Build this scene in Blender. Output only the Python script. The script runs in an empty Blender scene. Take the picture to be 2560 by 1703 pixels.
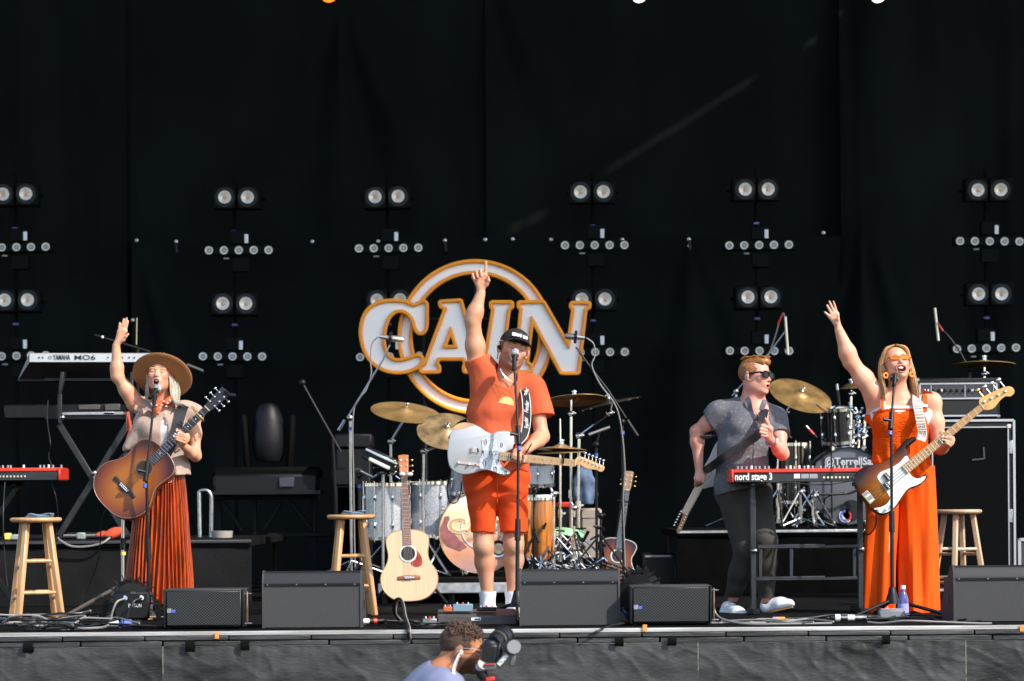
import bpy, bmesh, math, random
import numpy as np
from mathutils import Vector, Matrix, noise
R = math.radians
random.seed(7)
SC = bpy.context.scene
COL = SC.collection
# ------------------------------------------------------------------ camera
F, CX, YH, CAMY, CAMZ, ROLL = 7146.0, 1280.0, 1262.0, -18.0, 0.70, R(0.45)
cam = bpy.data.cameras.new('camera')
camo = bpy.data.objects.new('camera', cam)
COL.objects.link(camo)
camo.location = (0, CAMY, CAMZ)
camo.rotation_euler = (math.pi / 2, ROLL, 0)
cam.sensor_width = 36.0
cam.lens = 36.0 * F / 2560.0
cam.shift_y = (YH - 851.5) / 2560.0
cam.clip_start, cam.clip_end = 0.5, 3000
cam.dof.use_dof = True
cam.dof.focus_distance = 16.8
cam.dof.aperture_fstop = 4.0
SC.camera = camo
# ------------------------------------------------------------------ light
SUN_AZ, SUN_EL = R(52), R(40)     # azimuth: to the right of the direction towards the camera
SUNV = Vector((math.sin(SUN_AZ) * math.cos(SUN_EL), -math.cos(SUN_AZ) * math.cos(SUN_EL), math.sin(SUN_EL)))
world = bpy.data.worlds.new('World'); SC.world = world; world.use_nodes = True
wn = world.node_tree.nodes; wl = world.node_tree.links
sky = wn.new('ShaderNodeTexSky'); sky.sky_type = 'NISHITA'; sky.sun_disc = False
sky.sun_elevation = SUN_EL
sky.sun_rotation = math.pi - SUN_AZ
bg = wn['Background']; bg.inputs[1].default_value = 0.15
wl.new(sky.outputs[0], bg.inputs[0])
sun = bpy.data.lights.new('sun', 'SUN'); sun.energy = 3.1; sun.angle = R(0.5); sun.color = (1.0, 0.93, 0.83)
suno = bpy.data.objects.new('sun', sun); COL.objects.link(suno)
suno.rotation_euler = SUNV.to_track_quat('Z', 'Y').to_euler()
suno.location = (8, -8, 12)
vs = SC.view_settings
vs.view_transform = 'Standard'; vs.look = 'None'; vs.gamma = 1.0; vs.exposure = 1.0
SC.cycles.use_denoising = True
SC.cycles.max_bounces = 6
SC.cycles.caustics_reflective = False; SC.cycles.caustics_refractive = False
SC.cycles.sample_clamp_indirect = 4.0
# ------------------------------------------------------------------ helpers
CR, SR = math.cos(ROLL), math.sin(ROLL)
def P(px, py, Y=0.0):
    """photograph pixel (2560 wide) at depth Y -> point in the place"""
    u, v = px - CX, YH - py
    u, v = u * CR + v * SR, -u * SR + v * CR
    d = Y - CAMY
    return Vector((u / F * d, Y, CAMZ + v / F * d))
def PXF(px, Y, Z=0.0):
    """point at height Z above the stage floor seen in column px at depth Y"""
    d = Y - CAMY
    v = (Z - CAMZ) * F / d
    u = ((px - CX) + v * SR) / CR
    return Vector((u / F * d, Y, Z))
def V(*a): return Vector(a[0]) if len(a) == 1 else Vector(a)
MATS = {}
def mat(name, col, rough=.5, metal=0., var=0., vscale=12., bump=0., bscale=60., spec=.5, stretch=None, col2=None, coat=0., emit=None, estr=0., alpha=1., trans=0., sheen=0.):
    if name in MATS: return MATS[name]
    m = bpy.data.materials.new(name); m.use_nodes = True
    nt = m.node_tree; b = nt.nodes['Principled BSDF']
    b.inputs['Base Color'].default_value = (*col, 1); b.inputs['Roughness'].default_value = rough
    b.inputs['Metallic'].default_value = metal; b.inputs['Specular IOR Level'].default_value = spec
    b.inputs['Coat Weight'].default_value = coat; b.inputs['Alpha'].default_value = alpha
    b.inputs['Transmission Weight'].default_value = trans; b.inputs['Sheen Weight'].default_value = sheen
    if emit: b.inputs['Emission Color'].default_value = (*emit, 1); b.inputs['Emission Strength'].default_value = estr
    if var or bump:
        tc = nt.nodes.new('ShaderNodeTexCoord'); mp = nt.nodes.new('ShaderNodeMapping')
        nt.links.new(tc.outputs['Object'], mp.inputs[0])
        if stretch: mp.inputs['Scale'].default_value = stretch
    if var:
        n = nt.nodes.new('ShaderNodeTexNoise'); n.inputs['Scale'].default_value = vscale; n.inputs['Detail'].default_value = 5
        nt.links.new(mp.outputs[0], n.inputs['Vector'])
        r = nt.nodes.new('ShaderNodeValToRGB')
        c2 = col2 if col2 else tuple(c * (1 - var) for c in col)
        r.color_ramp.elements[0].color = (*c2, 1); r.color_ramp.elements[1].color = (*(col if col2 else tuple(min(1, c * (1 + var)) for c in col)), 1)
        r.color_ramp.elements[0].position = .33; r.color_ramp.elements[1].position = .67
        nt.links.new(n.outputs['Fac'], r.inputs[0]); nt.links.new(r.outputs[0], b.inputs['Base Color'])
        mr = nt.nodes.new('ShaderNodeMapRange'); mr.inputs['To Min'].default_value = max(0, rough - .08); mr.inputs['To Max'].default_value = min(1, rough + .1)
        nt.links.new(n.outputs['Fac'], mr.inputs['Value']); nt.links.new(mr.outputs[0], b.inputs['Roughness'])
    if bump:
        n2 = nt.nodes.new('ShaderNodeTexNoise'); n2.inputs['Scale'].default_value = bscale; n2.inputs['Detail'].default_value = 4
        nt.links.new(mp.outputs[0], n2.inputs['Vector'])
        bp = nt.nodes.new('ShaderNodeBump'); bp.inputs['Strength'].default_value = bump; bp.inputs['Distance'].default_value = .01
        nt.links.new(n2.outputs['Fac'], bp.inputs['Height']); nt.links.new(bp.outputs[0], b.inputs['Normal'])
    MATS[name] = m
    return m
def rotm(ax=0, ay=0, az=0): return (Matrix.Rotation(az, 4, 'Z') @ Matrix.Rotation(ay, 4, 'Y') @ Matrix.Rotation(ax, 4, 'X'))
def TR(loc, rot=None):
    m = Matrix.Translation(loc)
    return m @ rot if rot is not None else m
def frame(a, b, up=Vector((0, -1, 0))):
    """matrix whose local +Z runs a->b and whose local -Y faces 'up' as far as it can; origin a"""
    z = (Vector(b) - Vector(a)).normalized(); y = -Vector(up); y = (y - z * y.dot(z)).normalized(); x = y.cross(z)
    m = Matrix.Identity(4)
    for i in range(3): m[i][0], m[i][1], m[i][2], m[i][3] = x[i], y[i], z[i], a[i]
    return m
def crom(pts, n=8, closed=False):
    """Catmull-Rom through points (any dimension)"""
    p = [np.array(q, float) for q in pts]; out = []; N = len(p)
    rng = range(N if closed else N - 1)
    for i in rng:
        p1, p2 = p[i], p[(i + 1) % N]
        p0 = p[i - 1] if (i > 0 or closed) else 2 * p1 - p2
        p3 = p[(i + 2) % N] if (i + 2 < N or closed) else 2 * p2 - p1
        for k in range(n):
            t = k / n
            out.append(.5 * (2 * p1 + (p2 - p0) * t + (2 * p0 - 5 * p1 + 4 * p2 - p3) * t * t + (3 * p1 - p0 - 3 * p2 + p3) * t ** 3))
    if not closed: out.append(p[-1])
    return out
MW = {}
def thing(name, label, cat, loc=(0, 0, 0), rz=0., group=None, M=None):
    o = bpy.data.objects.new(name, None); COL.objects.link(o)
    o.empty_display_size = .1
    m = M if M is not None else Matrix.Translation(loc) @ Matrix.Rotation(rz, 4, 'Z')
    o.matrix_world = m
    o.location, o.rotation_euler = m.to_translation(), m.to_euler()
    MW[o] = m
    tag(o, label, cat, group)
    return o
def tag(o, label=None, cat=None, group=None, kind=None):
    if label: o['label'] = label
    if cat: o['category'] = cat
    if group: o['group'] = group
    if kind: o['kind'] = kind
    return o
def structure(o): o['kind'] = 'structure'; return o
class MB:
    """collects geometry for one mesh object"""
    def __init__(s): s.v = []; s.f = []; s.M = Matrix.Identity(4)
    def at(s, M): s.M = M; return s
    def add(s, vs, fs):
        o = len(s.v); M = s.M
        s.v += [tuple(M @ Vector(p)) for p in vs]
        s.f += [tuple(i + o for i in f) for f in fs]
        return s
    def box(s, c, sz, rot=None, b=0.):
        hx, hy, hz = sz[0] / 2, sz[1] / 2, sz[2] / 2
        if b <= 0:
            vs = [(x, y, z) for x in (-hx, hx) for y in (-hy, hy) for z in (-hz, hz)]
            fs = [(0, 1, 3, 2), (4, 6, 7, 5), (0, 4, 5, 1), (2, 3, 7, 6), (0, 2, 6, 4), (1, 5, 7, 3)]
        else:
            b = min(b, hx * .9, hy * .9, hz * .9)
            vs = []; idx = {}
            for x in (-1, 1):
                for y in (-1, 1):
                    for z in (-1, 1):
                        for k in range(3):
                            p = [x * (hx - b), y * (hy - b), z * (hz - b)]; p[k] += (x, y, z)[k] * b
                            idx[(x, y, z, k)] = len(vs); vs.append(tuple(p))
            fs = []
            for k in range(3):
                a1, a2 = [a for a in range(3) if a != k]
                for sg in (-1, 1):
                    q = []
                    for (i, j) in ((-1, -1), (1, -1), (1, 1), (-1, 1)):
                        t = [0, 0, 0]; t[k] = sg; t[a1] = i; t[a2] = j; q.append(idx[(*t, k)])
                    fs.append(q if (sg > 0) == (k != 1) else q[::-1])
            for k in range(3):       # edges along axis k
                a1, a2 = [a for a in range(3) if a != k]
                for i in (-1, 1):
                    for j in (-1, 1):
                        t = [0, 0, 0]; t[a1] = i; t[a2] = j
                        t0 = list(t); t0[k] = -1; t1 = list(t); t1[k] = 1
                        fs.append((idx[(*t0, a1)], idx[(*t1, a1)], idx[(*t1, a2)], idx[(*t0, a2)]))
            for x in (-1, 1):
                for y in (-1, 1):
                    for z in (-1, 1): fs.append((idx[(x, y, z, 0)], idx[(x, y, z, 1)], idx[(x, y, z, 2)]))
        m = TR(c, rot)
        return s.add([m @ Vector(p) for p in vs], fs)
    def bar(s, a, b, w, t=None, up=(0, -1, 0), bev=0.):
        a, b = Vector(a), Vector(b); L = (b - a).length
        m = frame(a, b, up); t = t or w
        old = s.M; s.M = old @ m; s.box((0, 0, L / 2), (w, t, L), None, bev); s.M = old
        return s
    def tube(s, pts, r, n=8, cap=True, closed=False):
        pts = [Vector(p) for p in pts]; N = len(pts)
        rs = r if isinstance(r, (list, tuple, np.ndarray)) else [r] * N
        T = []
        for i in range(N):
            if closed: t = pts[(i + 1) % N] - pts[i - 1]
            else: t = pts[min(i + 1, N - 1)] - pts[max(i - 1, 0)]
            T.append(t.normalized() if t.length > 1e-9 else Vector((0, 0, 1)))
        ref = Vector((0, 0, 1)) if abs(T[0].z) < .9 else Vector((1, 0, 0))
        u = T[0].cross(ref).normalized(); vs = []
        for i in range(N):
            if i:
                u = (u - T[i] * u.dot(T[i]))
                u = u.normalized() if u.length > 1e-6 else T[i].orthogonal().normalized()
            w = T[i].cross(u)
            for k in range(n):
                a = 2 * math.pi * k / n
                vs.append(pts[i] + (u * math.cos(a) + w * math.sin(a)) * rs[i])
        fs = []
        for i in range(N if closed else N - 1):
            j = (i + 1) % N
            for k in range(n): fs.append((i * n + k, i * n + (k + 1) % n, j * n + (k + 1) % n, j * n + k))
        if cap and not closed: fs += [tuple(range(n))[::-1], tuple((N - 1) * n + k for k in range(n))]
        return s.add(vs, fs)
    def lathe(s, prof, n=24, M=None, cap=True):
        """profile [(r, z)] about local Z"""
        vs = []; fs = []
        M = M or Matrix.Identity(4)
        for (r, z) in prof:
            for k in range(n):
                a = 2 * math.pi * k / n; vs.append(M @ Vector((r * math.cos(a), r * math.sin(a), z)))
        for i in range(len(prof) - 1):
            for k in range(n): fs.append((i * n + k, i * n + (k + 1) % n, (i + 1) * n + (k + 1) % n, (i + 1) * n + k))
        if cap:
            if prof[0][0] > 1e-5: fs.append(tuple(range(n))[::-1])
            if prof[-1][0] > 1e-5: fs.append(tuple((len(prof) - 1) * n + k for k in range(n)))
        return s.add(vs, fs)
    def prism(s, poly, y0, y1, M=None, bev=0.):
        """polygon in local XZ, extruded along Y from y0 (front) to y1; optional small bevel on both rims"""
        M = M or Matrix.Identity(4); n = len(poly)
        A = sum(poly[i][0] * poly[(i + 1) % n][1] - poly[(i + 1) % n][0] * poly[i][1] for i in range(n))
        if A < 0: poly = poly[::-1]
        def inset(b):
            out = []
            for i in range(n):
                p0, p1, p2 = (np.array(poly[(i + k) % n], float) for k in (-1, 0, 1))
                e1 = p1 - p0; e2 = p2 - p1
                n1 = np.array((-e1[1], e1[0])) / (np.hypot(*e1) + 1e-9); n2 = np.array((-e2[1], e2[0])) / (np.hypot(*e2) + 1e-9)
                m = n1 + n2; m = m / (m.dot(n1) + .35)
                out.append(p1 + m * b)
            return out
        rings = [(y0, 0), (y1, 0)] if bev <= 0 else [(y0, bev), (y0 + bev * .35, bev * .3), (y0 + bev, 0), (y1 - bev, 0), (y1 - bev * .35, bev * .3), (y1, bev)]
        vs = []
        for (y, b) in rings:
            q = inset(b) if b else poly
            vs += [M @ Vector((p[0], y, p[1])) for p in q]
        fs = [tuple(range(n)), tuple((len(rings) - 1) * n + k for k in range(n))[::-1]]
        for i in range(len(rings) - 1):
            for k in range(n): fs.append((i * n + k, (i + 1) * n + k, (i + 1) * n + (k + 1) % n, i * n + (k + 1) % n))
        return s.add(vs, fs)
    def grid(s, fn, nu, nv, wrapu=False):
        vs = [fn(i / (nu if wrapu else nu - 1), j / (nv - 1)) for j in range(nv) for i in range(nu)]
        fs = []
        for j in range(nv - 1):
            for i in range(nu if wrapu else nu - 1):
                i2 = (i + 1) % nu; fs.append((j * nu + i, j * nu + i2, (j + 1) * nu + i2, (j + 1) * nu + i))
        return s.add(vs, fs)
    def ball(s, c, r, n=10, m=6, M=None):
        r = r if isinstance(r, (tuple, list)) else (r, r, r); M = M or Matrix.Identity(4)
        vs = [Vector((0, 0, 1))]
        for j in range(1, m):
            for k in range(n):
                a, b = 2 * math.pi * k / n, math.pi * j / m
                vs.append(Vector((math.sin(b) * math.cos(a), math.sin(b) * math.sin(a), math.cos(b))))
        vs.append(Vector((0, 0, -1)))
        fs = [(0, 1 + k, 1 + (k + 1) % n) for k in range(n)]
        for j in range(m - 2):
            for k in range(n): fs.append((1 + j * n + k, 1 + (j + 1) * n + k, 1 + (j + 1) * n + (k + 1) % n, 1 + j * n + (k + 1) % n))
        L = len(vs) - 1
        fs += [(L, 1 + (m - 2) * n + (k + 1) % n, 1 + (m - 2) * n + k) for k in range(n)]
        return s.add([M @ (Vector(c) + Vector((p.x * r[0], p.y * r[1], p.z * r[2]))) for p in vs], fs)
    def mesh(s, name, inv=None, smooth=True, ang=40):
        me = bpy.data.meshes.new(name)
        vs = s.v if inv is None else [tuple(inv @ Vector(p)) for p in s.v]
        me.from_pydata(vs, [], s.f)
        bm = bmesh.new(); bm.from_mesh(me); bmesh.ops.recalc_face_normals(bm, faces=bm.faces); bm.to_mesh(me); bm.free()
        if smooth:
            me.polygons.foreach_set('use_smooth', [True] * len(me.polygons))
            me.set_sharp_from_angle(angle=R(ang))
        return me
    def build(s, name, m, parent=None, world=False, smooth=True, ang=40):
        """world=True: the coordinates collected are world ones; else they are local to the parent thing"""
        inv = None
        if parent is not None and world: inv = MW[parent].inverted()
        me = s.mesh(name, inv, smooth, ang)
        return link(name, me, m, parent)
    def bw(s, name, m, parent=None, **k): return s.build(name, m, parent, True, **k)
def link(name, me, m, parent=None):
    o = bpy.data.objects.new(name, me); COL.objects.link(o)
    if m is not None: me.materials.append(m)
    if parent is not None: o.parent = parent; MW[o] = MW[parent]
    else: MW[o] = Matrix.Identity(4)
    return o
def base(o, p):
    """move a mesh's origin to p without moving the mesh (a one-mesh thing gets its origin at its base)"""
    p = Vector(p); o.data.transform(Matrix.Translation(-p)); o.location = p; MW[o] = Matrix.Translation(p); return o
def copy_tree(o, parent=None):
    c = o.copy(); COL.objects.link(c)
    if parent is not None: c.parent = parent
    for ch in list(o.children): copy_tree(ch, c)
    return c
def text(name, s, size, M, m, parent, depth=.002, world=True, align='CENTER', shear=0., width=None, bold=0.):
    cu = bpy.data.curves.new(name, 'FONT'); cu.body = s; cu.size = size; cu.align_x = align; cu.align_y = 'CENTER'
    cu.extrude = depth; cu.shear = shear; cu.offset = bold; cu.resolution_u = 3
    ob = bpy.data.objects.new(name, cu); COL.objects.link(ob)
    dg = bpy.context.evaluated_depsgraph_get(); dg.update()
    me = bpy.data.meshes.new_from_object(ob.evaluated_get(dg))
    bpy.data.objects.remove(ob); bpy.data.curves.remove(cu)
    xs = [v.co.x for v in me.vertices] or [0]
    sx = width / max(1e-6, max(xs) - min(xs)) if width else 1.
    # text lies in local XY facing +Z -> stand it up in XZ facing -Y
    T = M @ Matrix.Rotation(math.pi / 2, 4, 'X') @ Matrix.Diagonal((sx, 1, 1, 1))
    if parent is not None and world: T = MW[parent].inverted() @ T
    me.transform(T); me.materials.clear()
    return link(name, me, m, parent)
# ---- signed-distance modelling: smooth continuous bodies from many blended shapes
class SDF:
    def __init__(s, lo, hi, h):
        s.lo = np.array(lo, np.float32); s.h = h
        s.n = np.ceil((np.array(hi) - np.array(lo)) / h).astype(int) + 1
        s.d = np.full(tuple(s.n), 0.3, np.float32)
    def sub(s, lo, hi, pad):
        a = np.clip(np.floor((np.array(lo) - pad - s.lo) / s.h).astype(int), 0, s.n); b = np.clip(np.ceil((np.array(hi) + pad - s.lo) / s.h).astype(int) + 1, 0, s.n)
        if (b <= a).any(): return None, None
        g = [s.lo[i] + s.h * np.arange(a[i], b[i], dtype=np.float32) for i in range(3)]
        return tuple(slice(a[i], b[i]) for i in range(3)), np.meshgrid(*g, indexing='ij', sparse=True)
    def comb(s, sl, d, k, op):
        o = s.d[sl]
        if op == 'u':
            if k > 0: h = np.maximum(k - np.abs(o - d), 0) / k; r = np.minimum(o, d) - h * h * k * .25
            else: r = np.minimum(o, d)
        elif op == 's':
            d = -d
            if k > 0: h = np.maximum(k - np.abs(o - d), 0) / k; r = np.maximum(o, d) + h * h * k * .25
            else: r = np.maximum(o, d)
        s.d[sl] = r
    def cap(s, a, b, ra, rb=None, k=.02, op='u', fl=None):
        """tapered capsule a->b; fl=(axis, factor) squeezes the section along an axis"""
        a, b = np.array(a, float), np.array(b, float); rb = ra if rb is None else rb
        rm = max(ra, rb); lo = np.minimum(a, b) - rm * 1.6; hi = np.maximum(a, b) + rm * 1.6
        sl, g = s.sub(lo, hi, k + .012)
        if sl is None: return s
        ba = b - a; L2 = ba.dot(ba) + 1e-12
        px, py, pz = g[0] - a[0], g[1] - a[1], g[2] - a[2]
        t = np.clip((px * ba[0] + py * ba[1] + pz * ba[2]) / L2, 0, 1)
        qx, qy, qz = px - t * ba[0], py - t * ba[1], pz - t * ba[2]
        if fl is not None:
            ax, fc = np.array(fl[0], float), fl[1]; ax = ax / np.linalg.norm(ax)
            dt = (qx * ax[0] + qy * ax[1] + qz * ax[2]) * (fc - 1)
            qx, qy, qz = qx + dt * ax[0], qy + dt * ax[1], qz + dt * ax[2]
        d = np.sqrt(qx * qx + qy * qy + qz * qz) - (ra + (rb - ra) * t)
        s.comb(sl, d.astype(np.float32), k, op); return s
    def chain(s, pts, rs, k=.02, op='u', fl=None):
        for i in range(len(pts) - 1): s.cap(pts[i], pts[i + 1], rs[i], rs[i + 1], k, op, fl)
        return s
    def ell(s, c, r, M=None, k=.02, op='u'):
        """ellipsoid at c with radii r; M a 3x3 rotation (columns = local axes)"""
        c = np.array(c, float); r = np.array(r, float); rm = r.max()
        sl, g = s.sub(c - rm, c + rm, k + .012)
        if sl is None: return s
        p = [g[i] - c[i] for i in range(3)]
        if M is not None:
            M = np.array(M, float)[:3, :3]
            p = [p[0] * M[0][i] + p[1] * M[1][i] + p[2] * M[2][i] for i in range(3)]
        k0 = np.sqrt((p[0] / r[0]) ** 2 + (p[1] / r[1]) ** 2 + (p[2] / r[2]) ** 2) + 1e-6
        k1 = np.sqrt((p[0] / r[0] ** 2) ** 2 + (p[1] / r[1] ** 2) ** 2 + (p[2] / r[2] ** 2) ** 2) + 1e-6
        s.comb(sl, (k0 * (k0 - 1) / k1).astype(np.float32), k, op); return s
    def plane(s, p, n, k=0.):
        """cut away everything on the side n points to"""
        n = np.array(n, float); n = n / np.linalg.norm(n)
        sl, g = s.sub(s.lo, s.lo + s.h * s.n, 0)
        d = ((g[0] - p[0]) * n[0] + (g[1] - p[1]) * n[1] + (g[2] - p[2]) * n[2]).astype(np.float32)
        if k > 0: h = np.maximum(k - np.abs(s.d - d), 0) / k; s.d = np.maximum(s.d, d) + h * h * k * .25
        else: s.d = np.maximum(s.d, d)
        return s
    def fold(s, fn, lo=None, hi=None):
        """add a displacement field fn(x,y,z) in metres, near the surface only"""
        sl, g = s.sub(lo if lo is not None else s.lo, hi if hi is not None else s.lo + s.h * s.n, 0)
        if sl is None: return s
        s.d[sl] += fn(g[0], g[1], g[2]).astype(np.float32); return s
    def mesh(s, name, inv=None, smooth_it=1):
        d = s.d; h = s.h; neg = d < 0
        nx, ny, nz = d.shape
        c = np.zeros((nx - 1, ny - 1, nz - 1), np.uint8)
        for i in (0, 1):
            for j in (0, 1):
                for l in (0, 1): c += neg[i:nx - 1 + i, j:ny - 1 + j, l:nz - 1 + l]
        act = (c > 0) & (c < 8)
        I = np.argwhere(act)
        if len(I) == 0: return bpy.data.meshes.new(name)
        vid = np.full(act.shape, -1, np.int32); vid[act] = np.arange(len(I))
        acc = np.zeros((len(I), 3)); cnt = np.zeros(len(I))
        cor = [(i, j, l) for i in (0, 1) for j in (0, 1) for l in (0, 1)]
        val = {q: d[I[:, 0] + q[0], I[:, 1] + q[1], I[:, 2] + q[2]] for q in cor}
        for a in cor:
            for ax in range(3):
                if a[ax]: continue
                b = list(a); b[ax] = 1; b = tuple(b)
                va, vb = val[a], val[b]; m = (va < 0) != (vb < 0)
                t = np.where(m, va / np.where(m, va - vb, 1), 0)
                for x in range(3): acc[:, x] += np.where(m, a[x] + (t if x == ax else 0), 0)
                cnt += m
        vs = (I + acc / cnt[:, None]) * h + s.lo
        quads = []
        for ax in range(3):
            o = [x for x in range(3) if x != ax]
            A = neg.take(range(0, d.shape[ax] - 1), ax); B = neg.take(range(1, d.shape[ax]), ax)
            E = np.argwhere(A != B)
            ok = (E[:, o[0]] > 0) & (E[:, o[1]] > 0) & (E[:, o[0]] < d.shape[o[0]] - 1) & (E[:, o[1]] < d.shape[o[1]] - 1)
            E = E[ok]
            if not len(E): continue
            flip = A[E[:, 0], E[:, 1], E[:, 2]] if ax != 1 else ~A[E[:, 0], E[:, 1], E[:, 2]]
            q = []
            for (u, w) in ((-1, -1), (0, -1), (0, 0), (-1, 0)):
                e = E.copy(); e[:, o[0]] += u; e[:, o[1]] += w
                q.append(vid[e[:, 0], e[:, 1], e[:, 2]])
            q = np.stack(q, 1)
            q = np.where(flip[:, None], q, q[:, ::-1]); quads.append(q)
        Q = np.concatenate(quads); Q = Q[(Q >= 0).all(1)]
        if smooth_it:
            E = np.concatenate([Q[:, [0, 1]], Q[:, [1, 2]], Q[:, [2, 3]], Q[:, [3, 0]]])
            dg = np.bincount(E.ravel(), minlength=len(vs)).astype(float)
            for _ in range(smooth_it):
                a2 = np.zeros_like(vs)
                for x in range(3): a2[:, x] = np.bincount(E[:, 0], vs[E[:, 1], x], len(vs)) + np.bincount(E[:, 1], vs[E[:, 0], x], len(vs))
                vs = vs * .4 + .6 * a2 / np.maximum(dg, 1)[:, None]
        s.verts = vs
        if inv is not None:
            Mi = np.array(inv); vs = vs @ Mi[:3, :3].T + Mi[:3, 3]
        me = bpy.data.meshes.new(name)
        me.vertices.add(len(vs)); me.vertices.foreach_set('co', vs.astype(np.float32).ravel())
        me.loops.add(Q.size); me.loops.foreach_set('vertex_index', Q.astype(np.int32).ravel())
        me.polygons.add(len(Q)); me.polygons.foreach_set('loop_start', np.arange(0, Q.size, 4, dtype=np.int32))
        me.update(calc_edges=True)
        me.polygons.foreach_set('use_smooth', np.ones(len(Q), bool))
        return me
    def build(s, name, m, parent, colour=None, smooth_it=1):
        inv = MW[parent].inverted() if parent is not None else None
        me = s.mesh(name, inv, smooth_it)
        if colour is not None and len(me.vertices):
            c = colour(s.verts); at = me.color_attributes.new('Col', 'FLOAT_COLOR', 'POINT')
            at.data.foreach_set('color', np.concatenate([c, np.ones((len(c), 1))], 1).astype(np.float32).ravel())
        return link(name, me, m, parent)
# ------------------------------------------------------------------ materials shared
BLACK = mat('black_plastic', (.006, .006, .0065), .45, var=.3, vscale=30, spec=.3)
BLACKM = mat('black_metal', (.006, .006, .0065), .42, 0, var=.3, vscale=40, spec=.3)
RUBBER = mat('black_rubber', (.01, .01, .01), .7, spec=.2, var=.3, vscale=20)
CHROME = mat('chrome', (.78, .78, .8), .14, 1., var=.1, vscale=30)
STEEL = mat('brushed_steel', (.45, .45, .46), .32, 1., var=.25, vscale=25)
ALU = mat('aluminium', (.6, .6, .61), .42, .85, var=.25, vscale=18, bump=.1, bscale=120)
WHITEP = mat('white_plastic', (.75, .75, .74), .4, var=.06)
GREYP = mat('grey_plastic', (.3, .31, .33), .45, var=.15)
BLUEP = mat('blue_plastic', (.05, .09, .42), .4, var=.15)
REDP = mat('red_plastic', (.6, .035, .02), .4, var=.12)
YELLOWP = mat('yellow_plastic', (.75, .62, .12), .45, var=.1)
ORANGEP = mat('orange_tape', (.75, .27, .04), .55, var=.15)
GOLD = mat('gold_metal', (.85, .55, .18), .25, 1., var=.15)
# ------------------------------------------------------------------ ground and stage
mb = MB(); mb.grid(lambda u, v: ((u - .5) * 1600, -300 + v * 1100, -1.30), 24, 24)
GR = mat('ground_grass', (.10, .10, .055), .95, var=.4, vscale=.8, bump=.6, bscale=8)
structure(mb.build('ground', GR))
DECK = mat('stage_deck', (.0045, .0045, .0045), .85, spec=.08, var=.55, vscale=2.2, bump=.25, bscale=30, stretch=(1, 3, 1))
FRONT = -2.0
mb = MB(); mb.box((0, 3.45 + .02, -.04), (21, 10.86, .08)); structure(mb.build('stage_floor', DECK, smooth=False))
EDGE = mat('worn_edge_strip', (.6, .59, .58), .45, .35, var=.3, vscale=7, bump=.2, bscale=40, col2=(.3, .28, .26), stretch=(.25, 4, 4))
RAIL = mat('worn_black_rail', (.035, .035, .036), .5, var=.8, vscale=9, bump=.35, bscale=70, stretch=(.3, 3, 3))
st = thing('stage_edge', 'worn aluminium edge rail along the front of the stage deck', 'stage edge', (0, FRONT, 0))
tag(st, kind='structure')
MB().box((0, FRONT + .01, -.008), (21, .05, .024), None, .004).bw('edge_strip', EDGE, st)
x = -10.4; k = 0
while x < 10.4:
    w = .46 if k % 3 else .47
    mb = MB(); mb.box((x + w / 2, FRONT - .004, -.033), (w - .006, .035, .024), None, .004)
    mb.box((x + w / 2 + .1, FRONT - .002, -.064 + .001 * (k % 2)), (w - .008, .032, .03), None, .005)
    mb.bw('rail_section', RAIL, st); x += w; k += 1
for (px, py) in ((542, 1589), (1612, 1570), (2555, 1571)):
    p = P(px, py, FRONT - .026); MB().box((p.x, FRONT - .0235, p.z), (.024, .004, .036), None, .001).bw('tape_tag', ORANGEP, st)
# front skirt: heavy vinyl panels with real wrinkles
VINYL = mat('black_vinyl', (.036, .036, .037), .55, var=.7, vscale=4, bump=.3, bscale=60, stretch=(.5, 1, 1.4), spec=.3)
nt = VINYL.node_tree   # chalky scuffs
tc = nt.nodes.new('ShaderNodeTexCoord'); mp = nt.nodes.new('ShaderNodeMapping'); mp.inputs['Scale'].default_value = (3, 1, 26)
vz = nt.nodes.new('ShaderNodeTexNoise'); vz.inputs['Scale'].default_value = 6; vz.inputs['Detail'].default_value = 8; vz.inputs['Roughness'].default_value = .75
rp = nt.nodes.new('ShaderNodeValToRGB'); rp.color_ramp.elements[0].position = .58; rp.color_ramp.elements[1].position = .72
mx = nt.nodes.new('ShaderNodeMixRGB'); mx.inputs[2].default_value = (.11, .107, .103, 1)
b = nt.nodes['Principled BSDF']; src = b.inputs['Base Color'].links[0].from_socket
nt.links.new(tc.outputs['Object'], mp.inputs[0]); nt.links.new(mp.outputs[0], vz.inputs['Vector']); nt.links.new(vz.outputs['Fac'], rp.inputs[0])
nt.links.new(rp.outputs[0], mx.inputs[0]); nt.links.new(src, mx.inputs[1]); nt.links.new(mx.outputs[0], b.inputs['Base Color'])
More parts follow.
